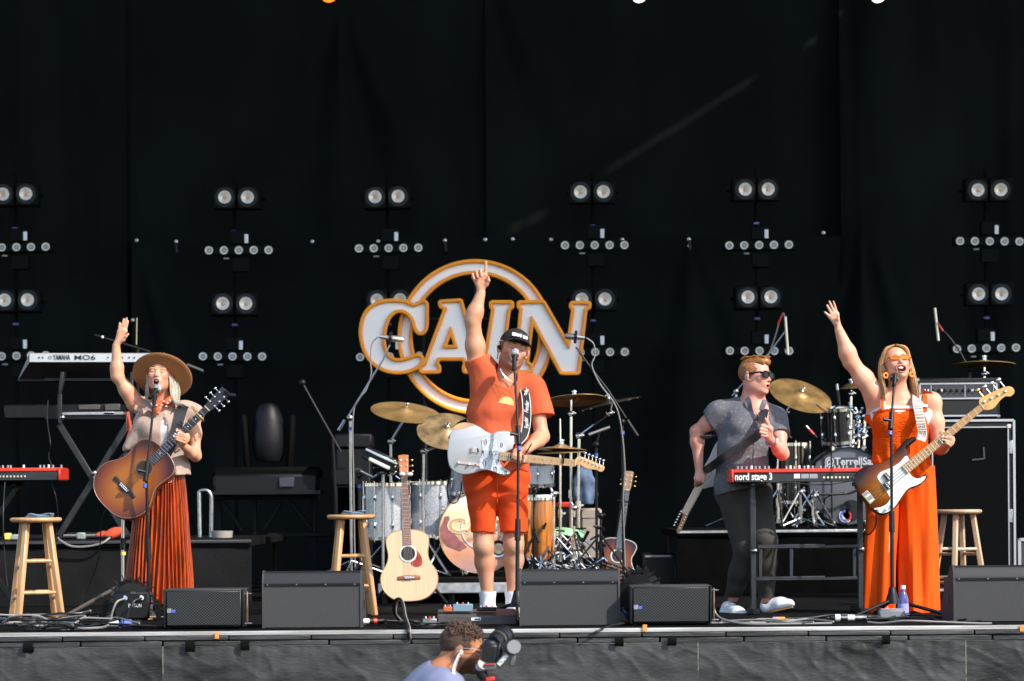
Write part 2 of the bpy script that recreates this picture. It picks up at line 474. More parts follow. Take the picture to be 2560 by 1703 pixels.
def skirt_disp(x, z0):
    x, z = x * 2.3, z0 * 2.8; d = .03 * noise.noise((x * 2.6 - 2.2 * z, z * 1.7 + .6 * x, 41)) ** 2 * 2
    d += .03 * noise.noise((x * 1.3, z * 2.1, 3)) + .024 * noise.noise((x * 3.1 + 4 * z, z * 3.5, 8)) + .013 * noise.noise((x * 7 - 5 * z, z * 6, 5))
    r = noise.noise((x * 2.2 + 2.5 * z, z * 1.2 - .8 * x, 11)); d += .04 * (1 - abs(r) * 3.2) ** 2 if abs(r) < .31 else 0   # sharp creases
    r2 = noise.noise((x * 1.1 - 1.6 * z, z * 1.5 + .5 * x, 27)); d += .03 * (1 - abs(r2) * 5) ** 2 if abs(r2) < .2 else 0
    z, x = z0, x / 2.3; top = .13 * max(0, min(1, (-.085 - z) / .05))
    g = .02 * noise.noise((x * 14, z * 1.5, 2)) + .008 * noise.noise((x * 33, z * 3, 2))    # gathers under the rail
    return d * top + g * math.exp(-max(0, -z - .08) * 7) * (.4 + .6 * noise.noise((x * .8, 0, 4)))
for i, (a, b_) in enumerate(((-1200, 405), (405, 1742), (1742, 2411), (2411, 3700))):
    xa, xb = (a - CX) / F * 16, (b_ - CX) / F * 16
    n = int((xb - xa) / .011)
    mb = MB(); mb.grid(lambda u, v: (xa + .003 + (xb - xa - .006) * u, FRONT - .012 - skirt_disp(xa + (xb - xa) * u, -.08 - 1.2 * v * v), -.08 - 1.2 * v * v), n, 64)
    o = mb.build('stage_skirt', VINYL); base(o, ((xa + xb) / 2, FRONT, -1.28))
    tag(o, 'scuffed black vinyl skirt panel hanging under the stage edge', 'stage skirt', 'skirt panels along the stage front')
    k = 0
    for (px, py, w, h) in ((70, 1620, 26, 24), (475, 1616, 24, 28), (612, 1613, 22, 26), (1548, 1604, 22, 24), (1680, 1603, 22, 22), (2215, 1600, 20, 22), (1135, 1612, 20, 22)):
        if not (a < px < b_): continue
        p = P(px, py, FRONT - .04); s = 16 / F
        mb = MB(); mb.grid(lambda u, v: (p.x + (u - .5) * w * s, FRONT - .034 - .01 * math.sin(math.pi * v) - .006 * u, p.z + (.5 - v) * h * s), 5, 6)
        mb.grid(lambda u, v: (p.x + (u - .5) * w * s, FRONT - .012 - .006 * u, p.z + (.5 - v) * h * s), 3, 3)
        mb.bw('strap_loop', mat('black_webbing', (.004, .004, .004), .9, spec=.1), o)
# ------------------------------------------------------------------ backdrop curtains
CURT = mat('black_curtain', (.0032, .0052, .005), .85, var=.45, vscale=1.1, bump=.25, bscale=9, spec=.12)
CY = 7.9
def px2x(px, Y): return (px - CX) / F * (Y - CAMY)
def cfold(x, z, s):
    a = noise.noise((x * 1.4 + .12 * z * math.sin(x), z * .09, s)) * .11
    a += noise.noise((x * 3.6 + .25 * z, z * .14, s + 5)) * .045 + noise.noise((x * 9, z * .3, s + 9)) * .012
    return a
def fan(x, z, x0, z0, w):      # creases that radiate from a hanging point
    dz = z0 - z
    if dz < .02: return 0
    t = (x - x0) / dz
    return .06 * math.cos(t * w) * math.exp(-(t * 2.2) ** 2) * min(1, dz * 1.5)
def curtain(pa, pb, z0, z1, Y, s, amp, label, fans=(), n=150, m=70):
    xa, xb = px2x(pa, Y), px2x(pb, Y)
    mb = MB()
    mb.grid(lambda u, v: (xa + (xb - xa) * u, Y - amp * cfold(xa + (xb - xa) * u, z0 + (z1 - z0) * v, s) - sum(fan(xa + (xb - xa) * u, z0 + (z1 - z0) * v, f[0], f[1], f[2]) for f in fans), z0 + (z1 - z0) * v), n, m)
    o = mb.build('backdrop_curtain', CURT, ang=180); base(o, ((xa + xb) / 2, Y, z0))
    tag(o, label, 'curtain'); return o
curtain(-700, 322, .01, 8.9, CY - .12, 1, 1.3, 'tall black curtain panel with loose folds behind the silver keyboard')
curtain(312, 1232, .01, 8.9, CY, 2, .45, 'flat black backdrop panel behind the left half of the round sign', fans=((px2x(860, CY), 5.3, 14),))
curtain(1222, 2118, .01, 8.9, CY, 3, .45, 'flat black backdrop panel crossed by a streak of sunlight', fans=((px2x(1225, CY), 5.6, 11),))
curtain(2106, 3300, .01, 8.9, CY - .12, 4, 1.5, 'tall black curtain panel with deep folds behind the bass cabinet', fans=((px2x(2200, CY), 6.2, 9), (px2x(2150, CY), 3.3, 18)))
ztop = P(1250, 597, CY - .16).z
lc = curtain(334, 2165, .01, ztop, CY - .17, 6, .4, 'lower black cloth pinned by a row of bright grommets across the backdrop', fans=((px2x(345, CY), ztop, 18), (px2x(1225, CY), ztop, 14), (px2x(2155, CY), ztop, 16), (px2x(1723, CY), ztop, 10)), n=220, m=40)
for (px, py) in ((340, 600), (439, 603), (780, 603), (945, 602), (1112, 600), (1213, 598), (1282, 597), (1378, 598), (1556, 598), (1723, 597), (1724, 614), (2060, 581), (2156, 578), (330, 800)):
    p = P(px, py, CY - .3); mb = MB(); mb.lathe([(.0, -.012), (.013, -.01), (.016, 0), (.0, .004)], 10, TR((p.x, CY - .255, p.z), rotm(R(90))))
    mb.bw('grommet', STEEL, lc)
    if px in (439, 1112, 1723): MB().tube([(p.x, CY - .27, p.z - .01), (p.x + .01, CY - .28, p.z - .1)], .012, 6).bw('tie', BLACK, lc)
# ------------------------------------------------------------------ roof (above the frame; it shades the backline) with a gap shaped to draw the sun streak
RZ, RF, RB = 9.0, -0.35, 8.7
CANVAS = mat('roof_canvas', (.06, .06, .06), .9, var=.2)
def to_roof(px, py):
    p = P(px, py, CY - .05); return p + SUNV * ((RZ - p.z) / SUNV.z)
A, B = to_roof(1180, 640), to_roof(2330, -90)
d = (B - A).normalized(); nrm = Vector((-d.y, d.x, 0))
A0, B0 = A - d * 14, B + d * 14
rf = thing('stage_roof', 'dark canvas roof over the back of the stage', 'roof', (0, RB, RZ)); tag(rf, kind='structure')
g = .05
def clip_rect(sign):
    # half of the rectangle on one side of the gap line
    rect = [Vector((-13, RF, 0)), Vector((14, RF, 0)), Vector((14, RB, 0)), Vector((-13, RB, 0))]; out = []
    f = lambda q: sign * ((q - A).dot(nrm)) - g
    rect = [Vector((q.x, q.y, RZ)) for q in rect]
    for i in range(4):
        p, q = rect[i], rect[(i + 1) % 4]; fp, fq = f(p), f(q)
        if fp >= 0: out.append(p)
        if fp * fq < 0: out.append(p + (q - p) * (fp / (fp - fq)))
    return out
for sg in (1, -1):
    q = clip_rect(sg); n = len(q)
    if n < 3: continue
    mb = MB(); mb.add([p for p in q] + [p + Vector((0, 0, .04)) for p in q], [tuple(range(n)), tuple(range(2 * n - 1, n - 1, -1))] + [(i, (i + 1) % n, n + (i + 1) % n, n + i) for i in range(n)])
    mb.bw('roof_sheet', CANVAS, rf, smooth=False)
# unseen flaps added to close most of the gap: what stays open is what the sun draws on the curtain
S = [to_roof(x, y) for (x, y) in ((1275, 580), (1318, 553), (1335, 542), (1392, 507), (1530, 415), (1905, 185), (2035, 92), (2075, 65), (2175, 22), (2215, -2))]
ts = [(p - A).dot(d) for p in S]; Ls = (B - A).length
def block_gap(t0, t1):
    a, b_ = A + d * t0, A + d * t1
    mb = MB(); c = (a + b_) / 2; mb.box((c.x, c.y, RZ + .07), ((b_ - a).length, .3, .02), Matrix.Rotation(math.atan2(d.y, d.x), 4, 'Z')); mb.bw('gap_blocker', CANVAS, rf)
edges = [-14] + ts + [Ls + 14]
for i in range(0, len(edges) - 1, 2): block_gap(edges[i], edges[i + 1])
for (x, y) in ((-12, RF), (-12, RB), (13, RB)):
    MB().box((x, y, RZ / 2), (.3, .3, RZ), None, .01).bw('roof_post', BLACKM, rf)
# ------------------------------------------------------------------ lighting poles at the back
LY = 6.95
LAMPW = mat('lamp_reflector', (.78, .74, .67), .35, .2, var=.12, vscale=30)
AMBER = mat('lamp_amber_chip', (.85, .45, .2), .4)
HOUS = mat('lamp_housing', (.0032, .0046, .0046), .7, var=.3, vscale=20, spec=.1)
POLEM = mat('matt_black_pole', (.0025, .003, .003), .8, spec=.06)
LABELW = mat('white_sticker', (.8, .8, .85), .5)
VIO = mat('violet_clamp', (.13, .1, .4), .4)
def make_blinder():
    r = thing('twin_blinder', '-', 'stage light')
    for sx in (-1, 1):
        mb = MB(); mb.box((sx * .1065, 0, 0), (.2, .16, .2), None, .008)
        h = mb.build('housing', HOUS, r)
        mb = MB(); mb.lathe([(.062, -.02), (.075, -.022), (.078, 0), (.062, .0)], 28, TR((sx * .1, -.082, 0), rotm(R(90))), cap=False)
        mb.lathe([(.0, -.001), (.088, -.001), (.088, .004)], 28, TR((sx * .1, -.081, 0), rotm(R(90))))
        mb.build('bezel', BLACK, h)
        mb = MB(); mb.lathe([(.0, .0), (.018, .0), (.026, .006), (.05, .012), (.056, .013), (.056, .0)], 24, TR((sx * .1, -.086, 0), rotm(R(90))))
        l = mb.build('lens', LAMPW, h)
        MB().ball((sx * .1 + .004, -.091, -.003), (.017, .006, .017)).build('chip', AMBER, l)
    mb = MB(); mb.tube([(-.214, -.02, 0), (-.225, .03, 0), (-.225, .14, 0), (.225, .14, 0), (.225, .03, 0), (.214, -.02, 0)], .008, 6)
    mb.box((0, .02, .125), (.02, .02, .06)); mb.build('yoke', POLEM, r)
    return r
def make_bar():
    r = thing('led_bar', '-', 'stage light')
    MB().box((0, 0, 0), (.63, .09, .085), None, .01).build('housing', HOUS, r)
    for i in range(5):
        x = (i - 2) * .1292
        mb = MB(); mb.lathe([(.0, .0), (.012, .002), (.014, .008), (.024, .004), (.026, .01), (.035, .011), (.036, .0)], 18, TR((x, -.047, 0), rotm(R(90)))); l = mb.build('lens', LAMPW, r)
        MB().lathe([(.008, -.003), (.022, -.003), (.022, .002), (.008, .002)], 14, TR((x + .002, -.062, -.002), rotm(R(90))), cap=False).build('lens_ring', GREYP, l)
    MB().box((.012, .05, .115), (.16, .1, .12), None, .008).build('yoke_box', HOUS, r)
    MB().box((.012, .05, -.12), (.15, .09, .13), None, .008).build('driver_box', HOUS, r)
    MB().box((.066, -.004, .103), (.034, .006, .078), None, .002).build('sticker', LABELW, r)
    MB().box((-.11, -.02, -.07), (.05, .02, .014), None, .004).build('latch', GREYP, r)
    return r
BL, BAR = make_blinder(), make_bar()
anchors = ['beside the end of the silver keyboard', "behind the hatted singer's headstock", 'behind the C of the round sign', 'behind the N of the round sign', 'above the ginger haired guitarist', 'above the bass amplifier']
k = 1.0861
tops = [(36.5, 449.5), (547, 456.5), (891.5, 456), (1362.5, 443.5), (1738, 437.5), (2272.5, 438.5)]
bars = [(41, 571), (550, 577), (895, 572), (1369, 565), (1747, 566), (2276, 556)]
mids = [(41.5, 693.5), (540, 701), (895, 691), (1366, 690), (1745, 686.5), (2275, 678)]
lows = [(41, 820), (537, 822), (898, 822), (1369, 811), (1747, 808), (2268, 802)]
used = [False, False]
def place(proto, i, loc, rot, label, grp):
    o = proto if not used[i] else copy_tree(proto)
    used[i] = True
    o.location = loc; o.rotation_euler = rot; MW[o] = TR(loc, rot.to_matrix().to_4x4()); tag(o, label, 'stage light', grp)
from mathutils import Euler
for i in range(6):
    a = anchors[i]
    px = (tops[i][0] + lows[i][0]) / 2 * k
    X = PXF(px, LY + .16, 2).x
    t = thing('lighting_pole', 'slim black lighting pole standing ' + a, 'pole', (X, LY + .16, 0), group='lighting poles in front of the backdrop')
    zt = P(*[c * k for c in tops[i]], LY).z
    MB().tube([(0, 0, .02), (0, 0, zt + .2)], .015, 10).build('pole', POLEM, t)
    MB().box((0, 0, .012), (.6, .6, .024), None, .005).build('base_plate', BLACKM, t)
    for z in (zt - .28, (zt + .1) / 2 + .55, (zt + .1) / 2 - .05 + .2):
        MB().box((0, -.03, z), (.05, .05, .022), None, .005).build('clamp', VIO, t)
    for (arr, lab, idx, grp) in ((tops, 'upper twin blinder on the pole ', 0, 'twin blinders on the lighting poles'), (mids, 'lower twin blinder on the pole ', 0, 'twin blinders on the lighting poles'), (bars, 'upper five-lamp bar on the pole ', 1, 'five-lamp bars on the lighting poles'), (lows, 'lower five-lamp bar on the pole ', 1, 'five-lamp bars on the lighting poles')):
        p = P(arr[i][0] * k, arr[i][1] * k, LY)
        place(BL if idx == 0 else BAR, idx, p, Euler((R(random.uniform(-3, 4)), R(random.uniform(-1, 1)), R(random.uniform(-4, 4)))), lab + a, grp)
# lamps hanging into the top of the view
TRY = 4.2
tt = thing('lighting_truss', 'aluminium lighting truss above the band', 'truss', (0, TRY, 5.2)); z0 = P(1280, -70, TRY).z
for (dy, dz) in ((0, 0), (.25, 0), (.12, .22)):
    MB().tube([(-9, TRY + dy, z0 + dz + .1), (9, TRY + dy, z0 + dz + .1)], .024, 8).bw('chord', ALU, tt)
for (px, c, e, lab) in ((822, (1, .16, .01), 1.3, 'lamp glowing orange at the top above the round sign'), (1598, (1, .75, .45), 2.2, 'lamp glowing warm white above the N of the sign'), (2195, (1, .8, .6), 1.6, 'lamp glowing pale above the raised arm of the bass player')):
    q = P(px, 6 if px < 1000 else 7, TRY)
    t = thing('par_lamp', lab, 'stage light', q)
    rot = rotm(R(35), 0, R(random.uniform(-25, 25)))
    MB().at(TR((0, .0, .065), rot)).lathe([(.075, -.02), (.08, -.02), (.08, .1), (.05, .2), (.0, .21)], 20, rotm(R(-90))).build('can', HOUS, t)
    MB().at(TR((0, .0, .065), rot)).lathe([(.0, -.035), (.05, -.03), (.074, -.012)], 20, rotm(R(-90)), cap=False).build('lens', mat('lamp_glow_%d' % px, c, .4, emit=c, estr=e), t)
    MB().tube([(-.09, .02, .06), (-.09, .02, .24), (.09, .02, .24), (.09, .02, .06)], .008, 6).tube([(0, .02, .24), (0, .02, .31)], .012, 6).build('yoke', BLACKM, t)
# ------------------------------------------------------------------ generic builders for stage gear
def inst(name, me, parent, M, m=None):
    o = bpy.data.objects.new(name, me); COL.objects.link(o); o.parent = parent; o.matrix_local = M
    if m is not None and not me.materials: me.materials.append(m)
    MW[o] = MW[parent] @ M
    return o
def pbox(x0, y0, x1, y1, Y, dep):
    a, b = P(x0, y0, Y), P(x1, y1, Y); c = (a + b) / 2
    return (c.x, Y + dep / 2, c.z), (abs(b.x - a.x), dep, abs(a.z - b.z))
def one(name, mb, m, label, cat, basep, group=None, **k):
    o = mb.build(name, m, **k); base(o, basep); return tag(o, label, cat, group)
def grille_mat(name, sc, dark, light, rough=.45):
    if name in MATS: return MATS[name]
    m = mat(name, light, rough, .2); nt = m.node_tree; b = nt.nodes['Principled BSDF']
    tc = nt.nodes.new('ShaderNodeTexCoord'); mp = nt.nodes.new('ShaderNodeMapping'); mp.inputs['Scale'].default_value = (sc, .0, sc * 1.15); mp.inputs['Rotation'].default_value = (0, R(45), 0)
    v = nt.nodes.new('ShaderNodeTexVoronoi'); v.inputs['Scale'].default_value = 1; v.inputs['Randomness'].default_value = 0
    r = nt.nodes.new('ShaderNodeValToRGB'); r.color_ramp.elements[0].position = .36; r.color_ramp.elements[1].position = .46
    r.color_ramp.elements[0].color = (*dark, 1); r.color_ramp.elements[1].color = (*light, 1)
    bp = nt.nodes.new('ShaderNodeBump'); bp.inputs['Strength'].default_value = .5; bp.inputs['Distance'].default_value = .002
    nt.links.new(tc.outputs['Object'], mp.inputs[0]); nt.links.new(mp.outputs[0], v.inputs['Vector']); nt.links.new(v.outputs['Distance'], r.inputs[0]); nt.links.new(r.outputs[0], b.inputs['Base Color'])
    nt.links.new(v.outputs['Distance'], bp.inputs['Height']); nt.links.new(bp.outputs[0], b.inputs['Normal'])
    return m
GRIL = grille_mat('perforated_steel', 105, (.002, .002, .002), (.045, .045, .047))
GRILH = grille_mat('hex_grille', 78, (.002, .002, .002), (.05, .05, .052), .35)
WPAINT = mat('textured_black_paint', (.040, .040, .041), .62, var=.5, vscale=190, bump=.5, bscale=420)
# ---- floor monitors with their backs to the audience
def wedge(pxl, pxr, Y, label):
    a, b = PXF(pxl, Y), PXF(pxr, Y); w = b.x - a.x
    t = thing('floor_monitor', label, 'floor monitor', ((a.x + b.x) / 2, Y, 0), group='floor monitors along the stage edge')
    prof = [(0, 0), (0, .252), (.012, .268), (.40, .268), (.40, 0)]
    hw = w / 2 - .012
    # cabinet: local XZ prism is extruded in Y, so build the side profile by hand
    def side(prof, x0, x1, name, m, bev=0):
        n = len(prof); mb = MB(); mb.add([(x0, y, z) for (y, z) in prof] + [(x1, y, z) for (y, z) in prof], [tuple(range(n)), tuple(range(2 * n - 1, n - 1, -1))] + [(i, (i + 1) % n, n + (i + 1) % n, n + i) for i in range(n)])
        return mb.build(name, m, t, ang=30)
    side([(0, .004), (0, .247), (.006, .25), (.45, .25), (.45, .004)], -hw, hw, 'cabinet', WPAINT)
    ck = [(-.006, 0), (-.006, .24), (.006, .29), (.03, .322), (.06, .332), (.12, .325), (.46, .1), (.47, 0)]
    for sx in (-1, 1): side(ck, sx * hw, sx * (hw + .012), 'end_cheek', WPAINT)
    side([(-.003, .252), (.004, .285), (.025, .315), (.055, .327), (.12, .319), (.44, .11), (.44, .252)], -hw + .001, hw - .001, 'grille', GRIL)
    side([(-.007, .244), (-.007, .256), (0, .257), (0, .244)], -hw + .002, hw - .002, 'lip', BLACK)
    for i in range(4):
        MB().lathe([(.0, -.003), (.004, -.002), (.004, .002)], 8, TR((-hw + .02 + (2 * hw - .05) * i / 3, -.0075, .25), rotm(R(90)))).build('screw', STEEL, t)
    for sx in (-1, 1):
        MB().box((sx * (hw + .0125), .2, .13), (.004, .1, .05), None, .0015).build('handle_plate', BLACK, t)
    return t
wedge(656, 906, -1.55, 'black floor monitor between the two low grilled speakers and the natural guitar')
wedge(1299, 1551, -1.53, "black floor monitor in front of the capped singer's microphone stand")
wedge(2384, 2634, -1.45, 'black floor monitor in front of the wooden stool by the bass cabinet')
def lowbox(pxl, pxr, py0, Y, label):
    a, b = PXF(pxl, Y), PXF(pxr, Y); w = b.x - a.x; h = .217
    t = thing('low_loudspeaker', label, 'loudspeaker', ((a.x + b.x) / 2, Y, 0), group='low grilled speakers on the stage edge')
    MB().box((0, .16, h / 2 + .012), (w, .3, h), None, .006).build('cabinet', WPAINT, t)
    MB().box((0, .0, h / 2 + .012), (w - .03, .024, h - .012), None, .008).build('grille', GRILH, t)
    for sx in (-1, 1): MB().box((sx * (w / 2 - .007), .0, h / 2 + .012), (.013, .03, h), None, .003).build('end_rail', BLACKM, t)
    MB().box((-w / 2 + .034, -.0135, .108), (.024, .004, .026), None, .001).build('logo_plate', STEEL, t)
    MB().box((-w / 2 + .058, -.0135, .105), (.022, .004, .018), None, .001).build('logo_badge', mat('blue_badge', (.08, .12, .5), .4), t)
    BR = mat('bronze_bracket', (.22, .14, .1), .4, .7, var=.3)
    MB().box((w / 2 + .012, .03, .125), (.012, .04, .18), None, .004).build('link_bracket', BR, t)
    for z in (.03, .2): MB().tube([(w / 2 - .002, .02, z), (w / 2 + .04, .02, z)], .006, 6).build('pin', STEEL, t)
    for sx in (-1, 1): MB().tube([(sx * (w / 2 - .03), .05, .0), (sx * (w / 2 - .03), .05, .016)], .012, 8).build('foot', RUBBER, t)
    return t
lowbox(409, 612, 1471, -1.62, 'low hex-grilled speaker in front of the orange pleated skirt')
lowbox(1575, 1780, 1461, -1.62, 'low hex-grilled speaker beside the white sneakers')
# ---- wooden stools
def wood(name, c, c2, rough=.4): 
    m = mat(name, c, rough, 0, var=.3, vscale=5, bump=.05, bscale=40, stretch=(6, 6, .6), col2=c2); return m
OAK = wood('stool_wood', (.62, .36, .17), (.47, .24, .10))
OAKP = wood('stool_wood_pale', (.56, .37, .24), (.44, .27, .16))
def stool(px, Y, rz, m, label, H=.645):
    p = PXF(px, Y); t = thing('wooden_stool', label, 'stool', p, rz, 'wooden stools on the stage')
    MB().lathe([(.0, H - .03), (.14, H - .03), (.153, H - .022), (.157, H - .012), (.153, H - .003), (.14, H), (.0, H)], 40).build('seat', m, t, ang=60)
    legs = []
    for i in range(4):
        a = R(45 + 90 * i); top = Vector((.095 * math.cos(a), .095 * math.sin(a), H - .03)); bot = Vector((.19 * math.cos(a), .19 * math.sin(a), 0))
        legs.append((top, bot)); MB().bar(bot, top, .036, .036, up=(math.cos(a), math.sin(a), 0), bev=.006).build('leg', m, t)
    for i in range(4):
        for z in ((.20, .40) if i % 2 == 0 else (.165, .365)):
            q = [l[1] + (l[0] - l[1]) * (z / H) for l in (legs[i], legs[(i + 1) % 4])]
            MB().tube(q, .011, 8).build('rung', m, t)
    return t
stool(92, -.62, R(18), OAK, 'wooden stool with a folded blue cloth beside the heap of cables')
stool(880, .3, R(8), OAK, 'wooden stool with a folded blue cloth behind the floor monitor')
stool(2398, 1.1, R(25), OAKP, 'bare wooden stool in front of the bass cabinet')
CLOTH = mat('blue_cloth', (.17, .23, .33), .9, var=.35, vscale=14, bump=.4, bscale=90)
def fcloth(px, Y, label, w=.16):
    p = PXF(px, Y); z = .645
    mb = MB()
    for k, (s, dz) in enumerate(((1, .004), (.97, .012), (.9, .020))):
        f = lambda u, v, s=s, dz=dz, k=k: (p.x + (u - .5) * w * s + .006 * k, Y + (v - .5) * .13 * s, z + dz + .004 * math.sin(7 * u + k) + .003 * math.sin(9 * v + 3 * k))
        mb.grid(f, 12, 8)
    mb.grid(lambda u, v: (p.x + w * .5 * math.cos((u - .5) * math.pi) * .1 + w * .44, Y + (v - .5) * .12, z + .012 + .009 * math.sin((u - .5) * math.pi)), 7, 6)
    mb.box((p.x, Y, z + .008), (w * .92, .118, .016), None, .006)
    one('folded_cloth', mb, CLOTH, label, 'cloth', (p.x, Y, z))
fcloth(101, -.62, 'folded blue cloth on the stool beside the heap of cables')
fcloth(886, .3, 'folded blue cloth on the stool behind the floor monitor')
# ---- stands
def tripod(mb, c, z, r, n=3, a0=0., th=.009, lo=.0):
    for i in range(n):
        a = a0 + 2 * math.pi * i / n
        mb.tube([(c[0], c[1], z), (c[0] + r * .55 * math.cos(a), c[1] + r * .55 * math.sin(a), z * .55 + lo), (c[0] + r * math.cos(a), c[1] + r * math.sin(a), .012 + lo)], th, 8)
def legs3(t, c, z, r, m, a0=0., th=.009, lo=0., n=3):
    for i in range(n):
        a = a0 + 2 * math.pi * i / n; mb = MB()
        e = Vector((c[0] + r * math.cos(a), c[1] + r * math.sin(a), .012 + lo))
        mb.tube([(c[0], c[1], z + lo), e], th, 8); mb.bw('leg', m, t)
        MB().ball(e, (.017, .017, .013), 8, 5).bw('rubber_foot', RUBBER, t)
MIC_SILVER = mat('mic_mesh', (.55, .56, .6), .35, .8, bump=.6, bscale=700, var=.15, vscale=200)
MIC_DARK = mat('mic_mesh_dark', (.03, .03, .032), .4, .5, bump=.6, bscale=700, var=.2, vscale=200)
def vocal_mic(tip, tail, label, ballm):
    tip, tail = Vector(tip), Vector(tail); ax = (tip - tail).normalized(); M = frame(tail, tip); L = (tip - tail).length
    t = thing('microphone', label, 'microphone', M=M)
    MB().lathe([(.0, 0), (.011, 0), (.012, .02), (.017, L - .062), (.020, L - .05), (.0, L - .05)], 16).build('body', BLACK, t)
    MB().lathe([(.021, L - .054), (.025, L - .045), (.0265, L - .03), (.024, L - .012), (.016, L - .003), (.0, L)], 18).build('grille_ball', ballm, t)
    MB().lathe([(.0255, L - .05), (.0265, L - .045), (.0255, L - .04)], 18, cap=False).build('band', GREYP, t)
    return t
# ---- microphone stands of the three singers (straight poles with a clutch)
def micstand(label, foot, joint, tip, a0, Y, legs=True, col=BLACKM, blue=True, knob=-1, cone=True):
    f, j, tp = Vector(foot), Vector(joint), Vector(tip)
    t = thing('microphone_stand', label, 'microphone stand', (f.x, f.y, 0))
    hub = Vector((f.x, f.y, .17)); mid = f + (j - f) * .45; mid.z = f.z + (j.z - f.z) * .48
    if cone: MB().lathe([(.045, .075), (.04, .1), (.028, .14), (.02, .175), (.014, .18)], 16, TR((f.x, f.y, 0))).bw('hub', BLACK, t)
    legs3(t, f, .1, .33, BLACKM, a0, .011)
    MB().tube([hub - Vector((0, 0, .06)), mid], .0125, 12).bw('lower_tube', col, t)
    MB().tube([mid - (mid - hub).normalized() * .06, mid + (mid - hub).normalized() * .07], [.019, .017], 12).bw('clutch', BLACK, t)
    MB().tube([mid, j], .0095, 10).bw('upper_tube', col, t)
    dj = (tp - j).normalized()
    MB().tube([j - dj * .06, j + dj * .06], .017, 10).bw('clamp', BLACK, t)
    MB().tube([j + Vector((0, -.01, 0)), j + Vector((knob * .05, -.015, .01))], [.006, .014], 8).bw('knob', BLACK, t)
    if blue: MB().tube([j - dj * .1, j - dj * .075], .0125, 10).bw('blue_tape', BLUEP, t)
    MB().tube([j, tp], .0078, 10).bw('boom', col, t)
    MB().tube([tp - dj * .015, tp + dj * .045], [.012, .017], 10).bw('clip', BLACK, t)
    return t
YM = -.36
micstand('black microphone stand in front of the hatted singer', PXF(374, YM), P(366, 1180, YM), P(385, 1006, -.27), R(200), YM)
vocal_mic(P(398, 966, -.145), P(374, 996, -.27), 'silver-headed microphone at the mouth of the hatted singer', MIC_SILVER)
micstand("black microphone stand in front of the capped singer's shorts", PXF(1293, -.55), P(1296, 1088, -.42), P(1286, 918, -.3), R(30), YM, knob=-1)
vocal_mic(P(1288, 874, -.2), P(1284, 925, -.31), 'silver-headed microphone at the mouth of the capped singer', MIC_SILVER)
micstand('black microphone stand with a spread tripod in front of the bass player', PXF(2231, -.5), P(2228, 1052, -.42), P(2236, 956, -.3), R(-20), YM, knob=-1)
vocal_mic(P(2236, 938, -.22), P(2234, 966, -.32), 'black microphone in front of the laughing bass player', MIC_DARK)
# ------------------------------------------------------------------ guitars
def burst_mat(name, zc, ax, az, cin, cmid, cout, rough=.22, p=(.45, .75, .97)):
    """sunburst lacquer: ring colours by distance from the body's middle, with grain along the neck"""
    m = mat(name, cin, rough, coat=.15, spec=.3); nt = m.node_tree; b = nt.nodes['Principled BSDF']
    tc = nt.nodes.new('ShaderNodeTexCoord'); mp = nt.nodes.new('ShaderNodeMapping'); mp.inputs['Location'].default_value = (0, 0, -zc / az); mp.inputs['Scale'].default_value = (1 / ax, 0, 1 / az)
    ln = nt.nodes.new('ShaderNodeVectorMath'); ln.operation = 'LENGTH'
    r = nt.nodes.new('ShaderNodeValToRGB'); e = r.color_ramp.elements
    e[0].position = p[0]; e[0].color = (*cin, 1); e[1].position = p[2]; e[1].color = (*cout, 1); q = e.new(p[1]); q.color = (*cmid, 1)
    mg = nt.nodes.new('ShaderNodeMapping'); mg.inputs['Scale'].default_value = (90, 3, 3)
    n = nt.nodes.new('ShaderNodeTexNoise'); n.inputs['Scale'].default_value = 2; n.inputs['Detail'].default_value = 4
    mx = nt.nodes.new('ShaderNodeMixRGB'); mx.blend_type = 'MULTIPLY'; mx.inputs[0].default_value = .35
    L = nt.links.new
    L(tc.outputs['Object'], mp.inputs[0]); L(mp.outputs[0], ln.inputs[0]); L(ln.outputs['Value'], r.inputs[0]); L(tc.outputs['Object'], mg.inputs[0]); L(mg.outputs[0], n.inputs['Vector'])
    L(r.outputs[0], mx.inputs[1]); L(n.outputs['Fac'], mx.inputs[2]); L(mx.outputs[0], b.inputs['Base Color'])
    return m
MAPLE = mat('maple_neck', (.58, .34, .15), .35, var=.15, vscale=6, stretch=(6, 6, .6))
ROSE = mat('rosewood', (.035, .018, .012), .5, var=.4, vscale=12, stretch=(6, 6, .6))
EBONY = mat('ebony', (.012, .011, .011), .4, var=.3, vscale=20)
FRET = mat('fret_wire', (.8, .78, .74), .25, 1.)
BONE = mat('bone_white', (.82, .8, .74), .4)
STRM = mat('string_wire', (.6, .55, .48), .3, 1.)
def cube_mesh(name, sx, sy, sz, m, b=0.):
    me = MB().box((0, 0, 0), (sx, sy, sz), None, b).mesh(name); me.materials.append(m); return me
def lathe_mesh(name, prof, m, n=12):
    me = MB().lathe(prof, n).mesh(name); me.materials.append(m); return me
DOT = lathe_mesh('inlay', [(.0, 0), (.0032, 0), (.0032, .0012), (.0, .0012)], BONE, 10)
DOTD = lathe_mesh('inlay', [(.0, 0), (.0032, 0), (.0032, .0012), (.0, .0012)], EBONY, 10)
PEG = lathe_mesh('tuner_post', [(.0, .0), (.0055, .0), (.0055, .004), (.003, .005), (.003, .012), (.0, .012)], CHROME, 10)
def key_mesh(m):
    mb = MB(); mb.tube([(0, 0, 0), (0, 0, .022)], .0025, 6); mb.ball((0, 0, .03), (.009, .004, .007), 8, 5); me = mb.mesh('tuner_key'); me.materials.append(m); return me
KEYC, KEYG = key_mesh(CHROME), key_mesh(GOLD)
